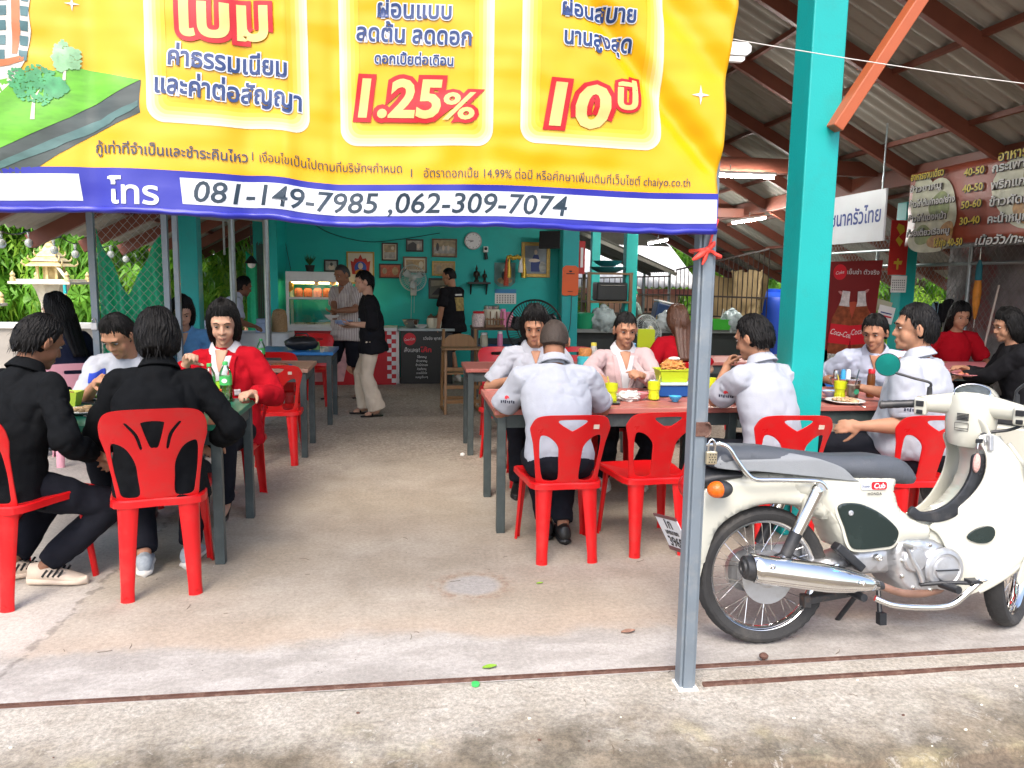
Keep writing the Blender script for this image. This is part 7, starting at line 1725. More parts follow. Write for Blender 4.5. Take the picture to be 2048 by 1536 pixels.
mb = MB(); mb.ell((0.005, 0, .095), (.080, .055, .055), seg=50, rings=30, fn=lambda d: 1+.25*mnoise.noise(d*6)+.12*mnoise.noise(d*14)); mb.build('snack', FRIED, lbk, smooth=30)
mb = MB(); mb.ell((.01, -.01, .152), (.04, .03, .012)); mb.build('paper_tie', PAPER, lbk)
can = jar('small purple drink can near the black haired man', 1466, 740, 4.75, TT, .028, .09, mat('purple_can', (.25, .06, .35), .3, var=.8, scale=40), STEEL, 'drink_can', 'can', lh=.004)
ic = thing('iced_drink', 'clear plastic cup of milky iced drink with a dark straw right of the teal post', 'drink', gr(1704, 800, TT)); mb = MB(); mb.lathe([(.032, 0), (.046, .13), (.048, .132)], (0, 0, 0), 24); mb.build('cup_body', glass('clear_cup', (.93, .95, .95)), ic, smooth=60); mb = MB(); mb.lathe([(.030, .003), (.041, .10), (0, .101)], (0, 0, 0), 20); mb.build('drink', mat('milky_tea', (.45, .36, .28), .3, var=.3, scale=40), ic, smooth=60); mb = MB(); mb.cyl((0, 0, .02), (.035, 0, .20), .004, n=8); mb.build('straw', SK_, ic); mb = MB(); mb.prism(circle(0, .06, .018, 20), -.0445, -.0435); mb.build('print', mat('green_print', (.03, .22, .12), .5), ic)
# second row of tables
jar('turquoise tub of orange snacks on the second pink table', 1170, 720, 6.7, TT, .07, .085, mat('turquoise_tub', (.05, .45, .50), .35), FRIED, 'tub', 'tub', lh=.07); jar('sauce bottle with a yellow cap on the second pink table', 1187, 715, 6.75, TT, .03, .17, art('sauce_label', (.45, .45, .42), 40, .5), SY, 'bottle', 'bottle')
jar('blue tumbler behind the cardigan woman', 1263, 700, 7.2, TT, .05, .13, mat('sky_blue_plastic', (.03, .28, .62), .35), mat('sky_blue_plastic', (.03, .28, .62), .35), 'tumbler', 'tumbler'); 
yb = thing('serving_tray', 'upright lime tray behind the cardigan woman', 'tray', (at(1291, 705, 7.15).x, 7.15, TT)); mb = MB(); mb.prism(rrect(-.085, 0, .085, .30, .02), -.012, .012); mb.build('tray_panel', LIMEP, yb, bevel=.004)
jar('small green tin on the blue table', 631, 690, 8.2, TT, .045, .07, mat('green_tin', (.20, .34, .12), .4, var=.3, scale=30), GREENL, 'tin', 'tin', lh=.012)
hb_ = thing('handbag', 'black handbag lying on the blue table', 'bag', (at(603, 690, 8.15).x, 8.15, TT)); mb = MB(); mb.ell((0, 0, .07), (.17, .09, .075), seg=30, rings=16, fn=lambda d: 1+.12*mnoise.noise(d*3)); mb.build('bag_body', BLACK, hb_, smooth=180); mb = MB(); mb.tube([(-.1, 0, .1), (-.05, .02, .17), (.05, .02, .17), (.1, 0, .1)], .008, 6); mb.build('strap', BLACK, hb_)
bowl('steel mixing bowl near the cola poster', (at(1683, 720, 5.15).x, 5.1, TT), .10, STEEL, .085); 
for i, (px, m) in enumerate(((1675, STEEL), (1690, BOWLB), (1700, WHITEP))): jar('small condiment pot standing in the steel mixing bowl', px, 700, 5.1, TT+.05, .017, .09, m, m, 'condiment_pot', 'pot', 'condiment pots in the steel bowl', .006)
plate_food('dish of red salad on the pale pink table before the scarf woman', 1935, 752, .12, BOWLP, art('red_salad', (.40, .14, .08), 40, .8))
# what the standing pair carry
p = at(664, 634, 9.40); bowl('bowl of noodles carried by the grey haired man', p-Vector((0, 0, .03)), .09, BOWLW, food=MEAT)
p = at(688, 646, 8.52); st_ = thing('plate_stack', 'stack of pale blue plates carried by the woman in a black tee', 'plates', p-Vector((0, 0, .015)))
for k in range(3): mb = MB(); mb.lathe([(.06, .012*k), (.10, .012*k+.016), (.098, .012*k+.019), (.055, .012*k+.006), (0, .012*k+.006)], (0, 0, 0), 28); mb.build('plate', LBLUE, st_, smooth=50)
# ================================================================ lit tube lamps
TUBE = mat('lit_tube', (1.0, .98, .93), .4, var=.005, emit=110)
def tube_lamp(label, a, b):
    t = thing('tube_lamp', label, 'lamp', (a+b)/2, group='lit fluorescent tubes under the roof'); d = (b-a)/2
    mb = MB(); mb.cyl(-d, d, .016, n=12); mb.build('tube', TUBE, t, smooth=60)
    mb = MB(); mb.bar(-d*1.04+Vector((0, 0, .035)), d*1.04+Vector((0, 0, .035)), .05, .03); mb.build('batten', WHITEP, t)
    mb = MB(); mb.cyl((0, 0, .05), (0, 0, .12), .006); mb.build('hanger', GALV, t)
tube_lamp('long lit tube on the tie beam right beside the banner edge', Vector((3.02, 8.25, 2.66)), Vector((4.02, 8.25, 2.66)))
tube_lamp('lit tube tilted under the roof between the banner and the thick teal post', at(1466, 446, 10.6), at(1530, 436, 11.2))
tube_lamp('small lit tube far back, seen just under the banner hem', at(1298, 487, 13.2), at(1334, 480, 13.8))
# ================================================================ signs at the right
def vsheet(t, name, m, X, y0, y1, z0, z1, off=0., nu=24, nv=10, amp=.0):
    mb = MB(); mb.sheet(nu, nv, lambda u, v: (X-off+amp*math.sin(u*9+v*2)*.5+amp*mnoise.noise((u*5, v*4, X)), y1+(y0-y1)*u, z0+(z1-z0)*v)); return mb.build(name, m, t, smooth=180, recalc=False, solid=.002)
def vtext(t, name, body, X, y, z, size, m, off, **kw):
    """lettering on a sheet that runs away from the camera on the right hand side (reads left to right from far to near)"""
    me = text_mesh(body, size, **kw)
    for v in me.vertices: v.co = Vector((X-off, (y-v.co.x)*(MK if t is mbn else 1), z+v.co.y-(.05 if t is mbn else 0)))
    return link(name, me, m, t)
mbn = thing('menu_banner', 'red menu banner with food photos and prices hanging from the eave beam at the right', 'banner', (0, 0, 0))
MX, MK = 5.27, .955; MRED = mat('menu_red', (.24, .045, .02), .45, var=.25, scale=4); MGREEN = art('menu_food_green', (.16, .20, .06), 14, .7); MPALE = art('menu_plate', (.42, .42, .30), 9, .4); MEGG = art('menu_food_brown', (.30, .16, .05), 20, .8); MYEL = mat('menu_yellow', (.52, .40, .03), .5); MWHITE = mat('menu_white', (.48, .48, .45), .5); MSH = mat('menu_dark', (.03, .02, .015), .6)
vsheet(mbn, 'sheet', MRED, MX, 4.5, 7.68, 1.91, 2.66, amp=.02)
def vblob(y, z, ry, rz, m, off, ph=0):
    mb = MB(); mb.add([(MX-off, (y+ry*math.cos(a)*(1+.08*math.sin(3*a+ph)))*MK, min(2.655, z-.04)+min(rz, 2.66-min(2.655, z-.04))*math.sin(a)*(1+.08*math.sin(3*a+ph))) for a in [2*math.pi*i/36 for i in range(36)]], [tuple(range(36))]); mb.build('printed_food', m, mbn, recalc=False)
for y, z, ry, rz, m, o in ((7.78, 2.42, .20, .24, MPALE, .016), (7.55, 2.28, .32, .30, MPALE, .018), (7.5, 2.33, .16, .13, MGREEN, .020), (7.62, 2.03, .34, .17, MPALE, .022), (7.72, 2.05, .14, .10, MGREEN, .024), (7.35, 2.07, .10, .10, MEGG, .024), (7.52, 1.98, .12, .07, MEGG, .026), (6.35, 2.38, .42, .40, MPALE, .016), (6.2, 2.45, .22, .2, MGREEN, .018), (6.3, 2.2, .2, .12, MEGG, .019), (5.2, 2.3, .4, .38, MPALE, .016)): vblob(y, z, ry, rz, m, o, y*7)
rows = [('ข้าวขาหมู', '40-50', 'กระเพาหมู/ไก่', 2.53), ('ข้าวไก่ต้ม/ทอด/ย่าง', '40-50', 'พริกแกงหมู', 2.38), ('ข้าวไก่แดงหน้า', '50-60', 'ข้าวผัดหมู/ไก่', 2.23), ('ก๋วยเตี๋ยวเรือหมู', '30-40', 'คะน้าหมูกรอบ', 2.08)]
for o, mk, ms, dy, dz in ((.030, MSH, MSH, -.006, -.006), (.034, MWHITE, MYEL, 0, 0)):
    of = .0065 if mk is MSH else .002
    vtext(mbn, 'menu_lettering', 'อาหารจานเดียว', MX, 7.98+dy, 2.63+dz, .10, ms, o, align='LEFT', width=.52, offset=of)
    vtext(mbn, 'menu_lettering', 'อาหารตามสั่ง', MX, 6.72+dy, 2.66+dz, .12, ms, o, align='LEFT', width=.75, offset=of)
    for i, (a_, b_, c_, z) in enumerate(rows):
        vtext(mbn, 'menu_lettering', a_, MX, 7.98+dy, z-.02+dz, .085, mk, o, align='LEFT', width=.30+.022*len(a_), offset=of); vtext(mbn, 'menu_lettering', b_, MX, 7.16+dy, z+.05+dz, .095, ms, o, align='LEFT', width=.27, offset=of); vtext(mbn, 'menu_lettering', c_, MX, 6.78+dy, z+.04+dz, .105, mk, o, align='LEFT', width=.40+.025*len(c_), offset=of)
    vtext(mbn, 'menu_lettering', 'ใส่ถุง 40-50', MX, 7.52+dy, 1.94+dz, .095, ms, o, align='LEFT', width=.42, offset=of); vtext(mbn, 'menu_lettering', 'เนื้อวัว/ทะเล', MX, 6.92+dy, 1.93+dz, .11, mk, o, align='LEFT', width=.72, offset=of, shear=.2)
sg_ = thing('hanging_sign', 'white hanging sign with blue hand painted lettering, half behind the thick teal post', 'sign', (0, 0, 0))
mb = MB(); mb.box((4.62, 8.0, 2.18), (.02, 1.86, .50)); mb.build('sign_board', mat('aged_sign_white', (.50, .52, .54), .5, var=.08, dirt=(.35, .34, .32), dirt_amt=.5), sg_)
vtext(sg_, 'sign_lettering', 'โภชนาครัวไทย', 4.609, 7.13, 2.12, .21, INKB, .002, align='RIGHT', width=1.08, offset=.004)
mb = MB()
for y in (7.15, 8.6): mb.cyl((4.62, y, 2.43), (4.62, y, 3.05), .008)
mb.build('hanger', GALV, sg_)
# red couplet strip, calendar and papers beside the right hand post
def card(name, label, cat, px0, py0, px1, py1, Y, m, extra=(), rot=0., grp=None):
    t, w, h = wall_card(name, label, cat, px0, py0, px1, py1, [('sheet', sq, m)]+list(extra), Y=Y, grp=grp, ry=rot); return t, w, h
COUP = mat('couplet_red', (.42, .02, .015), .5, var=.2)
t, w, h = card('couplet_strip', 'red paper strip with gold brush writing on the teal post beside the menu banner', 'strip', 1783, 440, 1811, 550, 8.22, COUP, [('gold_mark', [(-.1, .44), (.2, .40), (.25, .30), (-.05, .2), (.2, .12), (.05, .02), (-.2, .14), (.02, .24), (-.2, .36)], MYEL), ('gold_mark', [(-.2, -.25), (.25, -.24), (.2, -.31), (-.22, -.30)], MYEL), ('gold_mark', [(-.05, -.20), (.05, -.2), (.04, -.4), (-.06, -.4)], MYEL)])
t, w, h = card('calendar', 'small white calendar hanging below the red paper strip', 'calendar', 1783, 551, 1811, 585, 8.2, PAPER)
merged(t, 'dates', [rc(-.42+.125*i, .25-.14*j-.07, -.42+.125*i+.06, .25-.14*j) for i in range(7) for j in range(5)], INKG, w, h, -.0035)
card('notice', 'plain tan card pinned crookedly on the chain link fence', 'card', 1734, 598, 1782, 622, 8.1, mat('tan_card', (.42, .40, .28), .8, var=.1), rot=R(14)); t, w, h = card('notice', 'white notice with red and blue lines below the tan card', 'notice', 1756, 612, 1786, 646, 8.05, PAPER, [('print', rc(-.35, .05, .35, .12), INKB), ('print', rc(-.3, -.15, .38, -.06), PRINT_R), ('print', rc(-.35, -.38, .2, -.30), INKB)], R(12))
# cola poster
t, w, h = wall_card('poster', 'tall red cola poster with two bottles standing on a rack by the fence', 'poster', 1656, 518, 1752, 700, [('sheet', [(-.5, -.5), (.40, -.5), (.46, .12), (.5, .5), (-.5, .47)], mat('poster_red', (.16, .010, .010), .4, var=.2, scale=3)), ('glow', el(0.02, -.18, .36, .22), mat('poster_glow', (.36, .06, .03), .4, var=.3, scale=5)), ('logo_disc', el(-.27, .36, .12, .085, 28), CREDD)], Y=8.05)
def btl(cx, tilt):
    for nm, pts, m in (('bottle_print', [(-.06, .24), (.06, .24), (.065, .14), (.10, .04), (.16, -.08), (.17, -.30), (.15, -.48), (-.15, -.48), (-.17, -.30), (-.16, -.08), (-.10, .04), (-.065, .14)], mat('cola_brown', (.20, .05, .02), .3, var=.8, scale=18)), ('bottle_top', [(-.06, .24), (.06, .24), (.068, .12), (.085, .07), (-.085, .07), (-.068, .12)], mat('frost_print', (.50, .46, .44), .4, var=.4, scale=30)), ('bottle_band', [(-.17, -.14), (.17, -.14), (.175, -.36), (-.175, -.36)], CREDD)):
        i = ['bottle_print', 'bottle_top', 'bottle_band'].index(nm); mb = MB(); mb.prism([(cx*w+(x_*math.cos(tilt)-z_*math.sin(tilt))*w*1.15, -.08*h+(x_*math.sin(tilt)*w/h+z_*math.cos(tilt))*h*.98) for x_, z_ in pts], -.012-.002*i-.006*(cx > 0), -.011-.002*i-.006*(cx > 0)); mb.build(nm, m, t)
btl(-.17, R(-7)); btl(.16, R(5))
def ptext(body, x_, z_, size, width, m, off, rot=0, sh=.3):
    me = text_mesh(body, size, shear=sh, width=width)
    for v in me.vertices: v.co = Vector((x_*w+v.co.x*math.cos(rot)-v.co.y*math.sin(rot), -off, z_*h+v.co.y*math.cos(rot)+v.co.x*math.sin(rot)))
    link('poster_lettering', me, m, t)
ptext('Coca-Cola', -.19, -.345, .09, w*.40, CHALK, .0175, R(-12)); ptext('Coca-Cola', .20, -.315, .09, w*.40, CHALK, .0245, R(8)); ptext('เย็นซ่า ตัวจริง', .15, .34, .07, w*.58, CHALK, .010, 0, 0); ptext('Coke', -.27, .34, .05, w*.15, CHALK, .010, R(10))
for cx, cz, a in ((-.22, .13, .5), (.22, .15, -.6)):
    mb = MB(); mb.ell((cx*w, -.011, cz*h), (.045, .003, .016), rot=(0, a, 0)); mb.build('splash_print', mat('pink_print', (.42, .16, .15), .4), t, smooth=180)
mb = MB()
for x_ in (-.4, .34): mb.box((x_*w, .03, -h*.5), (.03, .03, h*.9)); mb.box((x_*w, .03, -.25-h*.5), (.03, .03, .9))
mb.build('rack_legs', GALV, t)
# ================================================================ chain link fences, nets, tarps
def chainlink(t, name, m, P0, U, Vv, nw, nh, s, r=.0022):
    """zigzag wires over the parallelogram P0 + a*U + b*V (unit vectors), nw columns and nh rows of diamonds of size s"""
    mb = MB(); P0, U, Vv = Vector(P0), Vector(U), Vector(Vv); N_ = U.cross(Vv)
    for i in range(nw):
        pts = [P0+U*(s*(i+(.5 if j % 2 else -.02)*1.0+(.0)))+Vv*(s*.5*j*1.15)+N_*(.002 if j % 2 else -.002) for j in range(nh*2+1)]
        mb.tube(pts, r, 4, cap=False)
        pts = [P0+U*(s*(i+(.5 if j % 2 else 1.02)))+Vv*(s*.5*j*1.15)+N_*(.002 if j % 2 else -.002) for j in range(nh*2+1)]
        mb.tube(pts, r, 4, cap=False)
    return mb.build(name, m, t)
WIRE = mat('galvanised_wire', (.30, .32, .31), .5, metal=.5, var=.1)
fr = thing('chain_link_fence', 'chain link side fence with steel rails at the right of the tables', 'fence', (0, 0, 0))
FX = 5.95
chainlink(fr, 'wire_mesh', mat('dull_wire', (.20, .20, .19), .6, metal=.3), (FX, 10.6, .05), (0, -1, 0), (0, 0, 1), 92, 30, .075, .0025)
mb = MB()
for z in (.06, 1.74, 1.93): mb.cyl((FX, 3.6, z), (FX, 10.7, z), .019)
mb.build('rail', GALV, fr, smooth=60)
for y in (3.6, 5.0, 6.4, 7.55, 9.2, 10.7): mb = MB(); mb.cyl((FX, y, 0), (FX, y, 1.95), .022); mb.build('post', GALV, fr, smooth=60)
def drape(label, m, X, y0, y1, z0, z1, amp, name='tarpaulin', cat='tarpaulin'):
    mb = MB(); mb.sheet(90, 50, lambda u, v: (X+amp*(mnoise.noise((u*7, v*3, X))+.5*mnoise.noise((u*17, v*9, 3)))+.03*math.sin(u*30+4*v)*(1-v*.3), y0+(y1-y0)*u, z0+(z1-z0)*v-.05*math.sin(u*math.pi*3)**2*v)); return tag(mb.build(name, m, smooth=180, recalc=False, solid=.002), label, cat)
TARP = SN('grey_tarp', .6)
cc = TARP.mix(TARP.smooth(TARP.noise(2.6, 5), .4, .6), (.14, .125, .125), (.24, .225, .225)); cc = TARP.mix(TARP.math('MULTIPLY', TARP.smooth(TARP.noise(1.5, 4), .52, .62), .7), cc, (.22, .05, .04)); TARP.done(cc)
drape('old grey and red printed tarpaulin hung behind the chain link fence', TARP.m, FX+.16, 3.4, 8.1, .02, 2.05, .07)
drape('beige tarpaulin gathered beside the iron bars near the water tank', mat('beige_tarp', (.46, .33, .17), .7, var=.15, scale=6, bump=.2), 6.35, 14.6, 13.2, .3, 1.75, .10)
mb = MB(); mb.sheet(50, 30, lambda u, v: (5.75+1.5*u, 14.9+.12*math.sin(u*8+v*3), .9+.85*v-.15*math.sin(u*math.pi))); tag(mb.build('tarpaulin', MATS['beige_tarp'], smooth=180, recalc=False, solid=.002), 'wide beige tarpaulin seen through the iron bars', 'tarpaulin')
# umbrella, cloths, stick on the fence
um = thing('umbrella', 'folded teal and orange umbrella hanging on the chain link fence', 'umbrella', ax(1962, 500, FX-.08))
mb = MB(); mb.lathe([(.010, 0), (.030, -.06), (.034, -.20), (.02, -.215)], (0, 0, -.10), 14); mb.build('sleeve', mat('teal_fabric', (.02, .16, .20), .7), um, smooth=60)
mb = MB(); mb.lathe([(.03, -.31), (.042, -.42), (.035, -.56), (.012, -.70), (.0, -.72)], (0, 0, 0), 14); mb.build('canopy', mat('orange_fabric', (.55, .20, .02), .6, var=.3, scale=20), um, smooth=60)
mb = MB(); mb.cyl((0, 0, .02), (0, 0, -.1), .006); mb.cyl((0, 0, -.7), (0, 0, -.8), .004); mb.build('shaft', STEEL, um)
def cloth_piece(label, m, px, py, w_, h_, pt, X=FX-.06):
    a = ax(px, py, X); mb = MB(); mb.sheet(14, 18, lambda u, v: (X-.012-.012*math.sin(u*14), a.y-w_*(u-.5)*(1-pt*(v)), a.z-h_*v-.03*math.sin(u*6))); tag(mb.build('hanging_cloth', m, smooth=180, recalc=False, solid=.003), label, 'cloth')
cloth_piece('pale blue cloth hanging on the chain link fence behind the heavy man', mat('pale_blue_cloth', (.22, .36, .44), .9, var=.15), 1868, 608, .22, .42, .3); cloth_piece('black cloth hanging on the fence right of the pale blue cloth', C_TEE, 1890, 602, .34, .26, .8)
mb = MB(); mb.cyl(ax(1998, 570, FX-.10), ax(1965, 708, FX-.14), .011, n=10); tag(mb.build('broom_stick', mat('pale_stick', (.42, .36, .30), .6)), 'pale broom stick leaning on the fence at the far right', 'stick')
# chain link gate with a green net at the left
gt = thing('chain_link_gate', 'tall chain link gate leaf lined with a sagging green net at the left', 'gate', (0, 0, 0))
GY = 6.55; g0, g1 = at(190, 560, GY).x, at(331, 560, GY).x
chainlink(gt, 'wire_mesh', WIRE, (g0, GY, .1), (1, 0, 0), (0, 0, 1), int((g1-g0)/.066), 34, .066, .0019)
for x_, w_ in ((g0-.01, .05), (g1+.01, .045), (g1+.09, .04)): mb = MB(); mb.box((x_, GY, 1.3), (w_, .045, 2.6)); mb.build('gate_post', STEELB, gt, bevel=.003)
mb = MB(); mb.box(((g0+g1)/2, GY, .1), (g1-g0, .04, .04)); mb.box(((g0+g1)/2, GY, 2.55), (g1-g0, .04, .04)); mb.build('gate_rail', STEELB, gt)
def net(u):           # height of the sagging upper hem
    return 1.82-1.02*u*1.15 if u < .40 else 1.36-.0+ (u-.40)*.95
mb = MB(); mb.sheet(60, 44, lambda u, v: (g0+(g1-g0)*u, GY+.05+.030*math.sin(u*26+v*2)+.03*mnoise.noise((u*6, v*3, 2)), .05+((1.86-1.25*u if u < .42 else 1.335+(u-.42)*.98)-.05)*v)); mb.build('green_net', GREENNET, gt, smooth=180, recalc=False, solid=.002)
lk = thing('padlock', 'small pale padlock on the left post of the chain link gate', 'padlock', at(188, 645, GY-.05)); mb = MB(); mb.box((0, 0, -.03), (.045, .02, .055)); mb.build('lock_body', WHITEP, lk, bevel=.004); mb = MB(); mb.tube([(-.013, 0, 0), (-.013, 0, .02), (0, 0, .035), (.013, 0, .02), (.013, 0, 0)], .004); mb.build('shackle', CHROME, lk)
drape_ = MB(); drape_.sheet(24, 30, lambda u, v: (at(487, 560, 11).x+.42*u, 11.2+.03*math.sin(u*16), .3+(1.55-.42*u)*v)); tag(drape_.build('shade_net', GREENNET, smooth=180, recalc=False, solid=.002), 'green shade net hanging beside the dark bamboo blind', 'net')
bb_ = thing('bamboo_blind', 'dark slatted bamboo blind at the left end of the teal wall', 'blind', (0, 0, 0))
mb = MB()
for i in range(22): mb.cyl((at(515, 560, 11.1).x+.0125*i, 11.1+.01*(i % 2), .75), (at(515, 560, 11.1).x+.0125*i, 11.1, 1.95+.05*mnoise.noise((i*.7, 0, 0))), .0055, n=6)
mb.build('slats', mat('dark_bamboo', (.035, .03, .028), .6, var=.4), bb_)
for px, Y, z1, lab in ((466, 8.95, 2.45, 'grey steel pole with a small shelf arm, left of the bamboo blind'), (534, 9.6, 2.5, 'grey pipe pole standing by the white clothed side table')):
    p = thing('steel_pole', lab, 'pole', (at(px, 560, Y).x, Y, 0)); mb = MB(); mb.cyl((0, 0, 0), (0, 0, z1), .035, n=14); mb.build('pole', GALV, p, smooth=60); mb = MB(); mb.box((0, 0, z1+.03), (.14, .14, .06)); mb.build('cap', WHITEP, p, bevel=.01)
    mb = MB(); mb.bar((0, 0, z1-.35), (-.5, .1, z1-.30), .03, .03); mb.bar((-.5, .1, z1-.30), (-.5, .1, z1-.75), .02, .02); mb.build('arm', GALV, p)
# orange card and red strip on the middle post, its flex
t, w, h = wall_card('price_card', 'orange printed card hanging on the second teal post under the banner', 'card', 1125, 531, 1156, 592, [('sheet', [(-.5, .42), (-.3, .5), (.3, .5), (.5, .42), (.5, -.46), (.3, -.5), (0, -.47), (-.3, -.5), (-.5, -.46)], mat('orange_card', (.62, .10, .015), .5, var=.08)), ('print', rc(-.25, .22, .25, .25), INK), ('print', el(0, .31, .1, .03), INK), ('print', rc(-.15, -.36, .15, -.34), INK)], Y=8.28)
t, w, h = wall_card('couplet_strip', 'narrow red and white strip hanging at the right of the second teal post', 'strip', 1158, 482, 1169, 548, [('sheet', sq, COUP), ('print', rc(-.2, -.3, .2, .3), PAPER)], Y=8.35)
cable([at(1143, 592, 8.27), at(1140, 650, 8.27), at(1130, 690, 8.29), at(1128, 760, 8.3)], .004, 'dark flex running down the second teal post')
# ================================================================ kitchen
kc_ = thing('kitchen_counter', 'long dark kitchen counter piled with bags at the back right', 'counter', (3.6, 11.0, 0))
mb = MB(); mb.box((0, 0, .80), (3.4, .7, .05)); mb.build('counter_top', mat('grey_stone_top', (.16, .17, .16), .4, var=.3), kc_); mb = MB(); mb.box((0, .05, .385), (3.3, .55, .77)); mb.build('base', mat('dark_counter_base', (.02, .024, .022), .6, var=.4), kc_)
def bag(label, px, py, Y, z, r, m, k=1.0):
    x_ = at(px, py, Y).x; t = thing('plastic_bag', label, 'bag', (x_, Y, z), group='bags on the kitchen counter'); mb = MB(); mb.ell((0, 0, r*.8*k), (r, r*.8, r*k), seg=36, rings=22, fn=lambda d: 1+.25*mnoise.noise(d*2.4+Vector((px, 0, 0)))+.14*mnoise.noise(d*7)-.15*max(0, d.z-.5)); mb.build('bag_body', m, t, smooth=50); mb = MB(); mb.ell((0, 0, r*1.75*k), (r*.28, r*.2, r*.22), seg=14, rings=8, fn=lambda d: 1+.4*mnoise.noise(d*5)); mb.build('knot', m, t, smooth=50)
BAGW = mat('white_bag', (.42, .46, .46), .35, var=.25, scale=18); BAGP = mat('purple_bag', (.13, .06, .16), .4, var=.3); BAGC = mat('clear_bag', (.32, .38, .38), .3, var=.4, scale=20); KRAFT = art('snack_bag', (.40, .30, .14), 24, .8)
for lab, px, Y, r, m in (('white plastic bag behind the desk fan', 1330, 10.7, .14, BAGW), ('patterned snack bag beside the white plastic bag', 1325, 10.9, .12, KRAFT), ('purple bag right of the snack bag', 1350, 11.1, .17, BAGP), ('pale crumpled bag next to the purple bag', 1342, 10.6, .10, BAGC), ('clear bag of vegetables left of the cook', 1205, 10.7, .18, BAGC), ('pale dome shaped bag beside the green basket', 1462, 10.7, .16, BAGC)): bag(lab, px, 680, Y, .826, r, m)
gb = thing('basket', 'green plastic basket on the kitchen counter right of the gate post', 'basket', (at(1437, 670, 10.7).x, 10.7, .826)); mb = MB(); mb.loft([[Vector((sx*w_, sy*w_*.8, z_)) for sx, sy in ((-1, -1), (1, -1), (1, 1), (-1, 1))] for w_, z_ in ((.12, 0), (.15, .15), (.14, .15), (.11, .01))]); mb.build('basket_body', mat('green_plastic', (.04, .34, .03), .35), gb); mb = MB(); mb.cyl((0, 0, .02), (.06, 0, .30), .006); mb.build('ladle', WHITEP, gb)
g2 = thing('basket', 'deep green tub at the left end of the kitchen counter', 'basket', (at(1168, 655, 10.8).x, 10.8, .826)); mb = MB(); mb.lathe([(.14, 0), (.19, .22), (.18, .22), (.13, .01), (0, .01)], (0, 0, 0), 24); mb.build('tub', mat('deep_green_plastic', (.01, .24, .11), .35), g2, smooth=40)
cbx = thing('cool_box', 'dark blue box with a pale lid on the wall below the iron bars', 'box', (at(1328, 620, 12.6).x, 12.6, .826)); mb = MB(); mb.box((0, 0, .16), (.36, .26, .30), (0, R(12), 0)); mb.build('box_body', mat('navy_plastic', (.01, .03, .09), .35), cbx, bevel=.02); mb = MB(); mb.box((.03, 0, .33), (.36, .27, .03), (0, R(12), 0)); mb.build('lid', WHITEP, cbx, bevel=.01)
kb = thing('kitchen_counter', 'second dark kitchen bench behind the counter, below the iron bars', 'counter', (4.3, 12.7, 0)); mb = MB(); mb.box((0, 0, .41), (3.4, .6, .82)); mb.build('base', MATS['dark_counter_base'], kb)
rk = thing('kitchen_rack', 'wooden kitchen rack with a black oven and teal basins on top', 'rack', (at(1213, 600, 12.2).x, 12.2, 0))
for sx in (-1, 1):
    for sy in (-1, 1): mb = MB(); mb.box((sx*.34, sy*.18, .82), (.05, .05, 1.64)); mb.build('leg', BROWNW, rk)
for z in (.86, 1.17, 1.62): mb = MB(); mb.box((0, 0, z), (.74, .42, .03)); mb.build('shelf', BROWNW, rk)
ov = thing('oven', 'black oven on the middle shelf of the kitchen rack', 'oven', rk.location+Vector((.05, 0, 1.186))); mb = MB(); mb.box((0, 0, .15), (.50, .34, .29)); mb.build('case', BLACK, ov, bevel=.02); mb = MB(); mb.cyl((-.2, -.18, .25), (.2, -.18, .25), .008); mb.build('handle', STEEL, ov)
for k, (r, z) in enumerate(((.30, 1.637), (.24, 1.735))): bowl('teal basin stacked on top of the kitchen rack', (rk.location.x, 12.2, z), r, mat('teal_basin', (.02, .16, .18), .4), .09, 'basin', 'teal basins on the kitchen rack')
# iron bars
def bars(label, a, b, z0, z1a, z1b):
    t = thing('iron_bar_fence', label, 'fence', (0, 0, 0)); a, b = Vector(a), Vector(b); n = int((b-a).length/.115); mb = MB()
    for i in range(n+1):
        q = i/n; p = a.lerp(b, q); mb.bar((p.x, p.y, z0), (p.x, p.y, z1a+(z1b-z1a)*q), .014, .014, up=(1, 0, 0))
    mb.build('bars', mat('brown_black_iron', (.035, .022, .018), .5, var=.3), t); mb = MB()
    for f in (lambda q: z0, lambda q: z1a+(z1b-z1a)*q, lambda q: 1.24): mb.bar((a.x, a.y, f(0)), (b.x, b.y, f(1)), .03, .03)
    mb.build('rail', MATS['brown_black_iron'], t)
bars('long iron bar fence behind the kitchen in front of the pink walled house', (2.7, 15.3, 0), (5.35, 15.3, 0), .86, 1.52, 1.62); bars('iron bar fence panel near the beige tarpaulin, beside the gate post', (5.45, 15.2, 0), (6.35, 13.0, 0), .86, 1.75, 2.1)
kw = thing('low_wall', 'low mossy block wall under the iron bars', 'wall', (0, 0, 0)); mb = MB(); mb.box((4.0, 15.5, .26), (3.0, .15, 1.2)); mb.build('wall', mat('mossy_block', (.14, .14, .11), .9, var=.4, scale=6), kw)
# water tank
wtk = thing('water_tank', 'blue ribbed water tank behind the beige tarpaulin', 'tank', (at(1547, 620, 16).x, 16, -.35)); mb = MB(); mb.lathe([(.50, 0)]+[(.50+.02*(i % 2), .1+.12*i) for i in range(12)]+[(.47, 1.56), (.25, 1.66), (0, 1.68)], (0, 0, 0), 36); mb.build('tank_body', mat('tank_blue', (.01, .06, .42), .35), wtk, smooth=40); mb = MB(); mb.lathe([(.18, 1.66), (.18, 1.73), (0, 1.74)], (0, 0, 0), 24); mb.build('lid', mat('tank_blue', (0, 0, 0)), wtk)
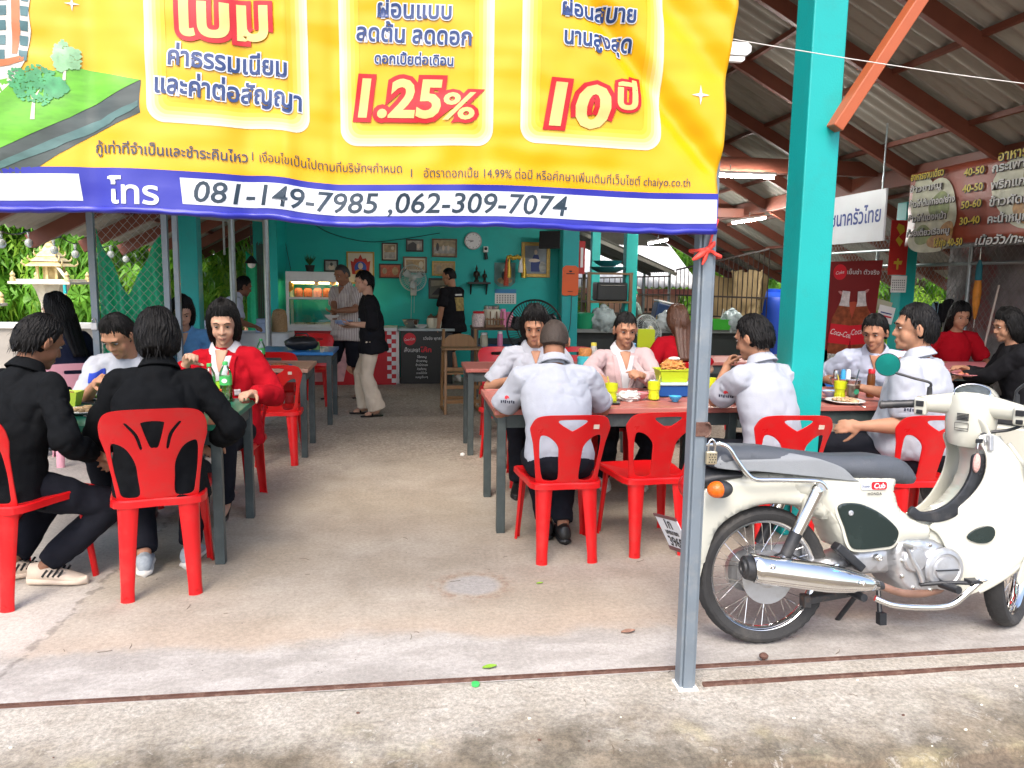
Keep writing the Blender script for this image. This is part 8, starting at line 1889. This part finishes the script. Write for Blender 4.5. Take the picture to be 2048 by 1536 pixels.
# ================================================================ neighbouring houses and shed
hs = thing('neighbour_house', 'long low pink walled house with a pale corrugated roof behind the restaurant', 'house', (0, 0, 0))
HW = mat('pink_orange_wall', (.70, .40, .28), .8, var=.12, scale=2, dirt=(.3, .17, .12), dirt_amt=.4); HF = mat('pink_fascia', (.58, .20, .17), .6, var=.08)
mb = MB(); mb.box((-1, 18.3, .42), (15.2, .2, 1.56)); mb.build('wall', HW, hs); mb = MB(); mb.box((-1, 17.85, 1.27), (15.6, .05, .13)); mb.build('fascia', HF, hs)
mb = MB(); mb.sheet(900, 6, lambda u, v: (-9+16*u, 17.75+4.2*v, 1.37+1.9*v+.028*math.cos(2*math.pi*16*u/.17))); mb.build('roof', mat('pale_house_roof', (.62, .62, .60), .7, var=.1, dirt=(.42, .40, .36), dirt_amt=.5), hs, smooth=180, recalc=False, solid=.012)
for x_ in (-5.3, -4.2, -3.1):
    f = bpy.data.objects.new('window', None); COL.objects.link(f); f.parent = hs; f.location = (x_, 18.18, .85)
    mb = MB(); mb.box((0, .01, 0), (.98, .02, .68)); mb.build('pane', mat('dark_window', (.02, .03, .045), .15, var=.4), f); mb = MB()
    for q in (-.48, 0, .48): mb.box((q, -.01, 0), (.045, .03, .72))
    for q in (-.34, .02, .34): mb.box((0, -.0105, q), (.94, .026, .04))
    mb.build('frame', mat('mustard_frame', (.34, .22, .07), .6), f)
for x_ in (4.2, 5.6):
    mb = MB()
    for i in range(6):
        for j in range(3): mb.box((x_-.35+.13*i, 18.19, .55+.14*j), (.07, .03, .07))
    mb.build('vent_blocks', mat('vent_dark', (.10, .05, .035), .9), hs)
sd = thing('open_shed', 'small open shed roof of corrugated sheets between the restaurant and the pink house', 'shed', (0, 0, 0))
mb = MB(); mb.sheet(8, 240, lambda u, v: (3.15+2.45*u, 15.7+1.9*v, 2.72-1.0*u*(1 if True else 0)+.016*math.cos(2*math.pi*1.9*v/.16))); mb.build('roof_panel', SHEETM, sd, smooth=180, recalc=False, solid=.008)
for y_ in (15.75, 17.5): mb = MB(); mb.bar((3.1, y_, 2.66), (5.65, y_, 1.66), .05, .07); mb.build('rafter', mat('pale_rafter', (.34, .32, .27), .6), sd)
for x_, y_, z_ in ((3.3, 15.75, 2.55), (5.5, 15.75, 1.7), (3.3, 17.5, 2.55), (5.5, 17.5, 1.7)): mb = MB(); mb.cyl((x_, y_, -.3), (x_, y_, z_), .03); mb.build('post', GALV, sd)
# ================================================================ spirit houses
GOLDW = mat('cream_gold_shrine', (.62, .50, .24), .4, var=.35, scale=26, dirt=(.45, .25, .03), dirt_amt=.8, dirt_scale=14); SHW = mat('shrine_white', (.66, .62, .50), .5, var=.15, scale=20, dirt=(.5, .33, .1), dirt_amt=.6, dirt_scale=12)
def shrine(label, loc, k):
    t = thing('spirit_house', label, 'shrine', loc); t.scale = (k,)*3
    mb = MB(); mb.lathe([(.19, 0), (.17, .25), (.12, .32), (.115, .62), (.125, .66), (.13, .88), (.15, .95), (.17, 1.02), (.20, 1.08), (.21, 1.10), (0, 1.10)], (0, 0, 0), 8); mb.build('pedestal', SHW, t, smooth=20)
    mb = MB(); mb.box((0, 0, 1.115), (.64, .64, .03)); mb.box((0, 0, 1.14), (.56, .56, .03)); mb.build('platform', SHW, t, bevel=.004)
    for sx in (-1, 1):
        for sy in (-1, 1): mb = MB(); mb.lathe([(.03, 1.13), (.03, 1.17), (.018, 1.18), (.028, 1.205), (.012, 1.23), (0, 1.25)], (sx*.28, sy*.28, 0), 10); mb.build('corner_finial', GOLDW, t, smooth=40)
    mb = MB()
    for sx in (-1, 0, 1):
        for sy in (-1, 1): mb.box((sx*.10, sy*.10, 1.225), (.025, .025, .15))
    mb.box((0, .03, 1.225), (.15, .12, .15)); mb.build('hall', GOLDW, t)
    mb = MB()
    for i in range(4):
        r, z = .19-.042*i, 1.30+.055*i; mb.loft([[Vector((sx*r*q, sy*r*q, z+dz)) for sx, sy in ((-1, -1), (1, -1), (1, 1), (-1, 1))] for q, dz in ((1.05, 0), (1.0, .012), (.62, .06))])
        for sx in (-1, 1):
            for sy in (-1, 1): mb.tube([(sx*r, sy*r, z+.01), (sx*r*1.12, sy*r*1.12, z+.035), (sx*r*1.08, sy*r*1.08, z+.07)], [.012, .009, .002], 6)
    mb.build('tiered_roof', GOLDW, t)
    mb = MB(); mb.lathe([(.05, 1.50), (.055, 1.53), (.03, 1.56), (.035, 1.58), (.016, 1.61), (.018, 1.63), (.004, 1.70), (0, 1.74)], (0, 0, 0), 14); mb.build('spire', GOLDW, t, smooth=40)
    mb = MB(); mb.cyl((.26, -.30, 1.12), (.26, -.30, 1.0), .018); mb.build('garland', mat('turquoise_garland', (.02, .38, .40), .8), t); mb = MB(); mb.lathe([(.02, 1.0), (.014, .94), (.035, .88), (0, .88)], (.26, -.30, 0), 10); mb.build('garland_tip', GOLDW, t)
    mb = MB(); mb.bar((.09, -.12, 1.34), (.30, -.30, 1.14), .025, .02); mb.build('stair', SHW, t)
shrine('cream and gold spirit house on a pedestal in front of the greenery', (at(103, 560, 9.5).x, 9.5, .28), 1.0); shrine('spirit house cut off by the left picture edge, lower than the other', (at(4, 600, 8.4).x-.42, 8.4, .06), 1.0)
lg = thing('low_wall', 'low white ledge wall behind the spirit houses', 'wall', (0, 0, 0)); mb = MB(); mb.box((-5.0, 10.3, .34), (2.6, .18, .98)); mb.build('wall', mat('ledge_render', (.30, .28, .25), .85, var=.2), lg); mb = MB(); mb.box((-5.0, 10.3, .86), (2.7, .26, .06)); mb.build('coping', WHITE_PAINT, lg)
# string of round bulbs under the left eave
bs = thing('string_lights', 'string of clear round bulbs hanging under the left eave', 'lights', (0, 0, 0)); e0, e1 = at(-20, 462, 7.0), at(260, 505, 10.5); mb = MB(); pts = [e0.lerp(e1, i/20)+Vector((0, 0, .05-.05*abs(math.sin(i*.785)))) for i in range(21)]; mb.tube(pts, .006, 5); mb.build('wire', BLACK, bs)
for i in range(1, 20, 3): p = pts[i]; mb = MB(); mb.cyl(p, p-Vector((0, 0, .06)), .015, .012, 8); mb.ell(p-Vector((0, 0, .105)), (.038, .038, .042)); mb.build('bulb', mat('bulb_glass', (.62, .66, .64), .12, trans=.5), bs, smooth=180)
pl_ = thing('pendant_lamp', 'dark pendant lamp hanging left of the bamboo blind', 'lamp', at(503, 527, 10.4)); mb = MB(); mb.lathe([(.015, .10), (.03, .08), (.09, .0), (.085, 0), (.02, .07)], (0, 0, 0), 20); mb.cyl((0, 0, .09), (0, 0, .75), .005); mb.build('shade', BLACK, pl_, smooth=60); mb = MB(); mb.ell((0, 0, -.01), (.05, .05, .05)); mb.build('bulb', WHITEP, pl_, smooth=180)
# ================================================================ trees
LEAF = leafy('mango_leaf', (.115, .29, .024)); LEAF2 = leafy('young_leaf', (.24, .42, .04)); BARK = mat('bark', (.13, .095, .065), .9, var=.3, scale=12, bump=.5)
def make_tree(label, seed, rx_, ry_, rz_, cz, n, L, group=None, name='mango_tree'):
    rnd = random.Random(seed); t = thing(name, label, 'tree', group=group); mb = MB(); mb.tube(catmull([(0, 0, 0), (.05, .02, cz*.4), (-.04, .05, cz*.75), (.02, 0, cz+rz_*.5)], 4), [.13, .125, .12, .115, .11, .10, .09, .085, .08, .06, .05, .04, .03], 10)
    for i in range(7):
        a = i*.9+rnd.random(); mb.tube(catmull([(0, 0, cz*.5+.1*i), (rx_*.4*math.cos(a), ry_*.4*math.sin(a), cz+.05*i), (rx_*.8*math.cos(a), ry_*.8*math.sin(a), cz+rz_*(-.2+.1*i))], 4), [.05-.005*k for k in range(9)], 6)
    mb.build('trunk', BARK, t, smooth=60); mb = MB()
    for k in range(n):
        while True:
            d = Vector((rnd.gauss(0, 1), rnd.gauss(0, 1), rnd.gauss(0, 1))).normalized(); q = rnd.uniform(.55, 1.0)*(1+.32*mnoise.noise(d*2.2+Vector((seed, 0, 0))))
            c = Vector((d.x*rx_*q, d.y*ry_*q, cz+d.z*rz_*q))
            if mnoise.noise(c*1.5+Vector((0, seed, 0))) > -.28: break
        up_ = (d+Vector((0, 0, .7))).normalized(); s_ = up_.orthogonal().normalized(); b_ = up_.cross(s_); a0 = rnd.uniform(0, 6.28); mb.k = 1 if rnd.random() < .28 else 0; ll = L*rnd.uniform(.7, 1.15)
        for j in range(8):
            a = a0+j*.785+rnd.uniform(-.2, .2); o = (s_*math.cos(a)+b_*math.sin(a)); p1 = c+o*ll*.45+up_*ll*.18; p2 = c+o*ll*.85-Vector((0, 0, ll*.42)); w_ = o.cross(up_).normalized()*ll*.115
            mb.add([c, p1+w_, p1-w_-Vector((0, 0, ll*.03)), p2], [(0, 1, 2), (1, 3, 2)])
    mb.build('crown', [LEAF, LEAF2], t, recalc=False); return t
def put(t, x, y, z=-.35, rz=0., s=1.): t.location = (x, y, z); t.rotation_euler = (0, 0, rz); t.scale = (s,)*3; return t
G1 = 'leafy trees around the restaurant'
tr1 = make_tree('dense mango tree right behind the cream and gold spirit house', 3, 1.5, 1.3, 1.75, 1.95, 1500, .24, G1); put(tr1, -4.7, 12.6)
tr2 = make_tree('dense mango tree behind the green net of the chain link gate', 8, 1.5, 1.3, 1.8, 1.9, 1500, .24, G1); put(tr2, -6.9, 12.2)
tr3 = make_tree('bright bushy tree beyond the chain link fence at the right', 15, 1.7, 1.5, 1.9, 2.0, 1300, .20, G1); put(tr3, 9.4, 13.4)
i_ = 0
for src, x, y, rz, s, lab in ((tr1, -3.75, 15.0, 2.1, .95, 'mango tree between the gate and the pink house'), (tr2, -9.2, 11.2, 1.1, 1.1, 'mango tree at the far left behind the cut off shrine'), (tr3, 10.6, 11.0, 1.9, 1.1, 'tree behind the grey tarpaulin at the right'), (tr3, 9.6, 17.8, .7, 1.0, 'tree behind the blue water tank'), (tr3, 3.95, 17.0, 2.9, .42, 'small tree seen between the second teal post and the kitchen'), (tr2, -8.0, 17, 2.6, 1.5, 'tall tree far behind the left eave'), (tr1, 12.5, 17, .5, 1.6, 'tall tree far behind the right fence'), (tr1, -14, 18, 4, 2.0, 'far tree beyond the left shrine'), (tr2, 9.5, 24, 1.3, 2.0, 'far tree behind the pink house at the right'), (tr3, 13.5, 7.5, 2.2, 1.4, 'tree outside the right end of the fence'), (tr3, -3, 27, 1, 1.6, 'far tree behind the pale house roof'), (tr1, -1.2, 30, 3, 1.7, 'far tree right behind the pale house roof')):
    o = dup(src, (x, y, -.35), rz, lab); o.scale = (s,)*3
# ================================================================ second motorbike at the right edge, litter
sc_ = thing('scooter', 'second cream scooter with a black floor panel and wire basket at the right edge', 'motorbike', (3.72, 3.55, 0), R(200))
mb = MB(); mb.loft([[Vector((.20*math.cos(a)*k, .10+.09*math.sin(a), z)) for a in [2*math.pi*j/20 for j in range(20)]] for z, k in ((.30, .7), (.45, 1.0), (.70, 1.05), (.88, .8), (.95, .55))]); mb.build('front_shield', CREAM, sc_, smooth=50)
mb = MB(); mb.loft([[Vector((.13*math.cos(a)*k, -.005+.02*math.sin(a), z)) for a in [2*math.pi*j/16 for j in range(16)]] for z, k in ((.36, .6), (.5, .9), (.72, 1.0), (.84, .8))]); mb.build('inner_panel', BPLAS, sc_, smooth=50)
mb = MB(); mb.loft([[Vector((.13*math.cos(a), -.75+.40*math.sin(a), z)) for a in [2*math.pi*j/20 for j in range(20)]] for z in (.40, .55, .70)]); mb.build('rear_body', CREAM, sc_, smooth=50, bevel=.02); mb = MB(); mb.ell((0, -.70, .75), (.14, .42, .07)); mb.build('seat', SEATT, sc_, smooth=180); mb = MB(); mb.box((0, -.20, .30), (.26, .5, .06)); mb.build('floor_board', BPLAS, sc_, bevel=.02)
for y_ in (.38, -.82): mb = MB(); mb.lathe([(.12, -.03), (.20, -.045), (.225, -.02), (.225, .02), (.20, .045), (.12, .03)], (0, y_, .226), 36, Matrix.Rotation(math.pi/2, 3, 'Y')); mb.lathe([(.12, -.02), (.02, -.03), (.02, .03), (.12, .02)], (0, y_, .226), 24, Matrix.Rotation(math.pi/2, 3, 'Y')); mb.build('wheel', TYRE, sc_, smooth=40)
mb = MB(); mb.tube(catmull([(-.34, -.02, 1.0), (-.2, .05, .99), (0, .1, .97), (.2, .05, .99), (.34, -.02, 1.0)], 4), .014, 8); mb.cyl((0, .1, .95), (0, .38, .24), .03); mb.build('handlebar', BPLAS, sc_, smooth=60); mb = MB()
for i in range(9): mb.tube([(-.16+.04*i, .20, .92), (-.15+.0375*i, .21, .68), (-.15+.0375*i, .42, .68), (-.16+.04*i, .45, .92)], .003, 5)
for z in (.68, .76, .84, .92): mb.tube([(-.16, .20, z), (.16, .20, z), (.16, .45, z), (-.16, .45, z)], .0035, 5, closed=True)
mb.build('wire_basket', BLKW, sc_)
def litter(name, label, px, py, fn, cat='litter', z=.002, grp=None):
    p = gr(px, py, 0); p.z = apron_h(p.x, p.y)+z if p.y < 2.64 else z
    mb = MB(); m = fn(mb); o = mb.build(name, m, recalc=False, solid=.0008); o.location = p; tag(o, label, cat, grp)
def leaf_(mb, k=1., m=None):
    mb.sheet(6, 4, lambda u, v: ((u-.5)*.055*k, (v-.5)*.028*k*math.sin(math.pi*min(1, u*.9+.06)), .006*k*abs(v-.5)*2+.006*k*u)); return m or LEAF2
litter('fallen_leaf', 'curled green leaf by the gate track', 979, 1337, lambda mb: leaf_(mb, 1.0)); litter('discarded_cap', 'green bottle cap on the apron below the gate track', 951, 1371, lambda mb: (mb.lathe([(.015, 0), (.015, .008), (.012, .009), (0, .009)], (0, 0, 0), 18), GREENL)[1], 'cap'); litter('fallen_leaf', 'dry brown leaf right of the floor patch', 1256, 1266, lambda mb: leaf_(mb, 1.1, RUSTP)); litter('fallen_leaf', 'tiny green leaf near the red chair legs', 1079, 1168, lambda mb: leaf_(mb, .6))
litter('door_stop', 'small brown knob on the gate track in front of the motorbike', 1527, 1322, lambda mb: (mb.lathe([(.006, 0), (.006, .012), (.016, .014), (.018, .022), (.010, .030), (0, .031)], (0, 0, 0), 16), RUST)[1], 'knob'); litter('paper_scrap', 'white paper scrap on the floor by the second pink table', 925, 912, lambda mb: (mb.ell((0, 0, .012), (.02, .015, .014), fn=lambda d: 1+.5*mnoise.noise(d*4)), PAPER)[1])
rnd = random.Random(77)
for k in range(34):
    x_, y_ = rnd.uniform(-1.6, 2.6), rnd.uniform(2.0, 4.4); z_ = (apron_h(x_, y_) if y_ < 2.64 else 0)+.002; a = rnd.uniform(0, 3.14); l_ = rnd.uniform(.008, .032); mb = MB(); mb.tube([(-l_*math.cos(a), -l_*math.sin(a), 0), (.2*l_*math.sin(a), -.2*l_*math.cos(a), .002), (l_*math.cos(a), l_*math.sin(a), 0)], .0010, 4); o = mb.build('twig', BARK); o.location = (x_, y_, z_); tag(o, 'tiny dry twig lying on the concrete floor', 'twig', 'dry twigs on the floor')
for k in range(26):
    x_, y_ = rnd.uniform(-1.4, 2.4), rnd.uniform(2.0, 2.6); z_ = apron_h(x_, y_); r_ = rnd.uniform(.002, .006); mb = MB(); mb.ell((0, 0, r_*.4), (r_*1.3, r_, r_*.7), seg=8, rings=6, fn=lambda d: 1+.4*mnoise.noise(d*3+Vector((x_, 0, 0)))); o = mb.build('pebble', SHW if k % 3 else RUST); o.location = (x_, y_, z_); tag(o, 'tiny pebble lying on the cement apron', 'pebble', 'pebbles on the apron')

# a little more on the tables
plate_food('white plate with a half eaten omelette near the hunched man', 1120, 792, .10, BOWLW, art('omelette', (.50, .32, .08), 30, .5)); plate_food('plate of stir fry on the pink table by the hand to mouth man', 1478, 800, .11, BOWLW, SALAD)
cup('yellow green cup near the black haired man beside the gate post', 1420, 790, CUPY, straw=(SY, -1))
jar('glass sugar jar with a red lid on the green table', 330, 792, 4.55, TT, .035, .08, art('sugar', (.5, .48, .42), 60, .3), CNT); jar('dark fish sauce bottle on the right pink table by the plate', 1740, 790, 4.75, TT, .026, .16, mat('fish_sauce', (.12, .04, .01), .15), CNT, 'bottle', 'bottle')
jar('chilli jar with a green lid on the second pink table', 1010, 735, 6.75, TT, .035, .08, art('chilli', (.32, .05, .02), 60, .6), GREENL)
plate_food('empty looking plate with scraps on the brown topped table', 560, 735, .10, BOWLB, MEAT)
for k, (px, py, a_) in enumerate(((1130, 806, 30), (1500, 806, 80), (1710, 812, 10), (190, 836, 50))):
    sp_ = thing('spoon', 'steel spoon lying beside a plate', 'spoon', gr(px, py, TT)+Vector((0, 0, .002)), R(a_), 'spoons on the front tables'); mb = MB(); mb.ell((0, .07, .003), (.019, .028, .004)); mb.tube([(0, .045, .004), (0, -.02, .008), (0, -.09, .003)], [.003, .0025, .004], 6); mb.build('spoon_body', STEEL, sp_, smooth=180)
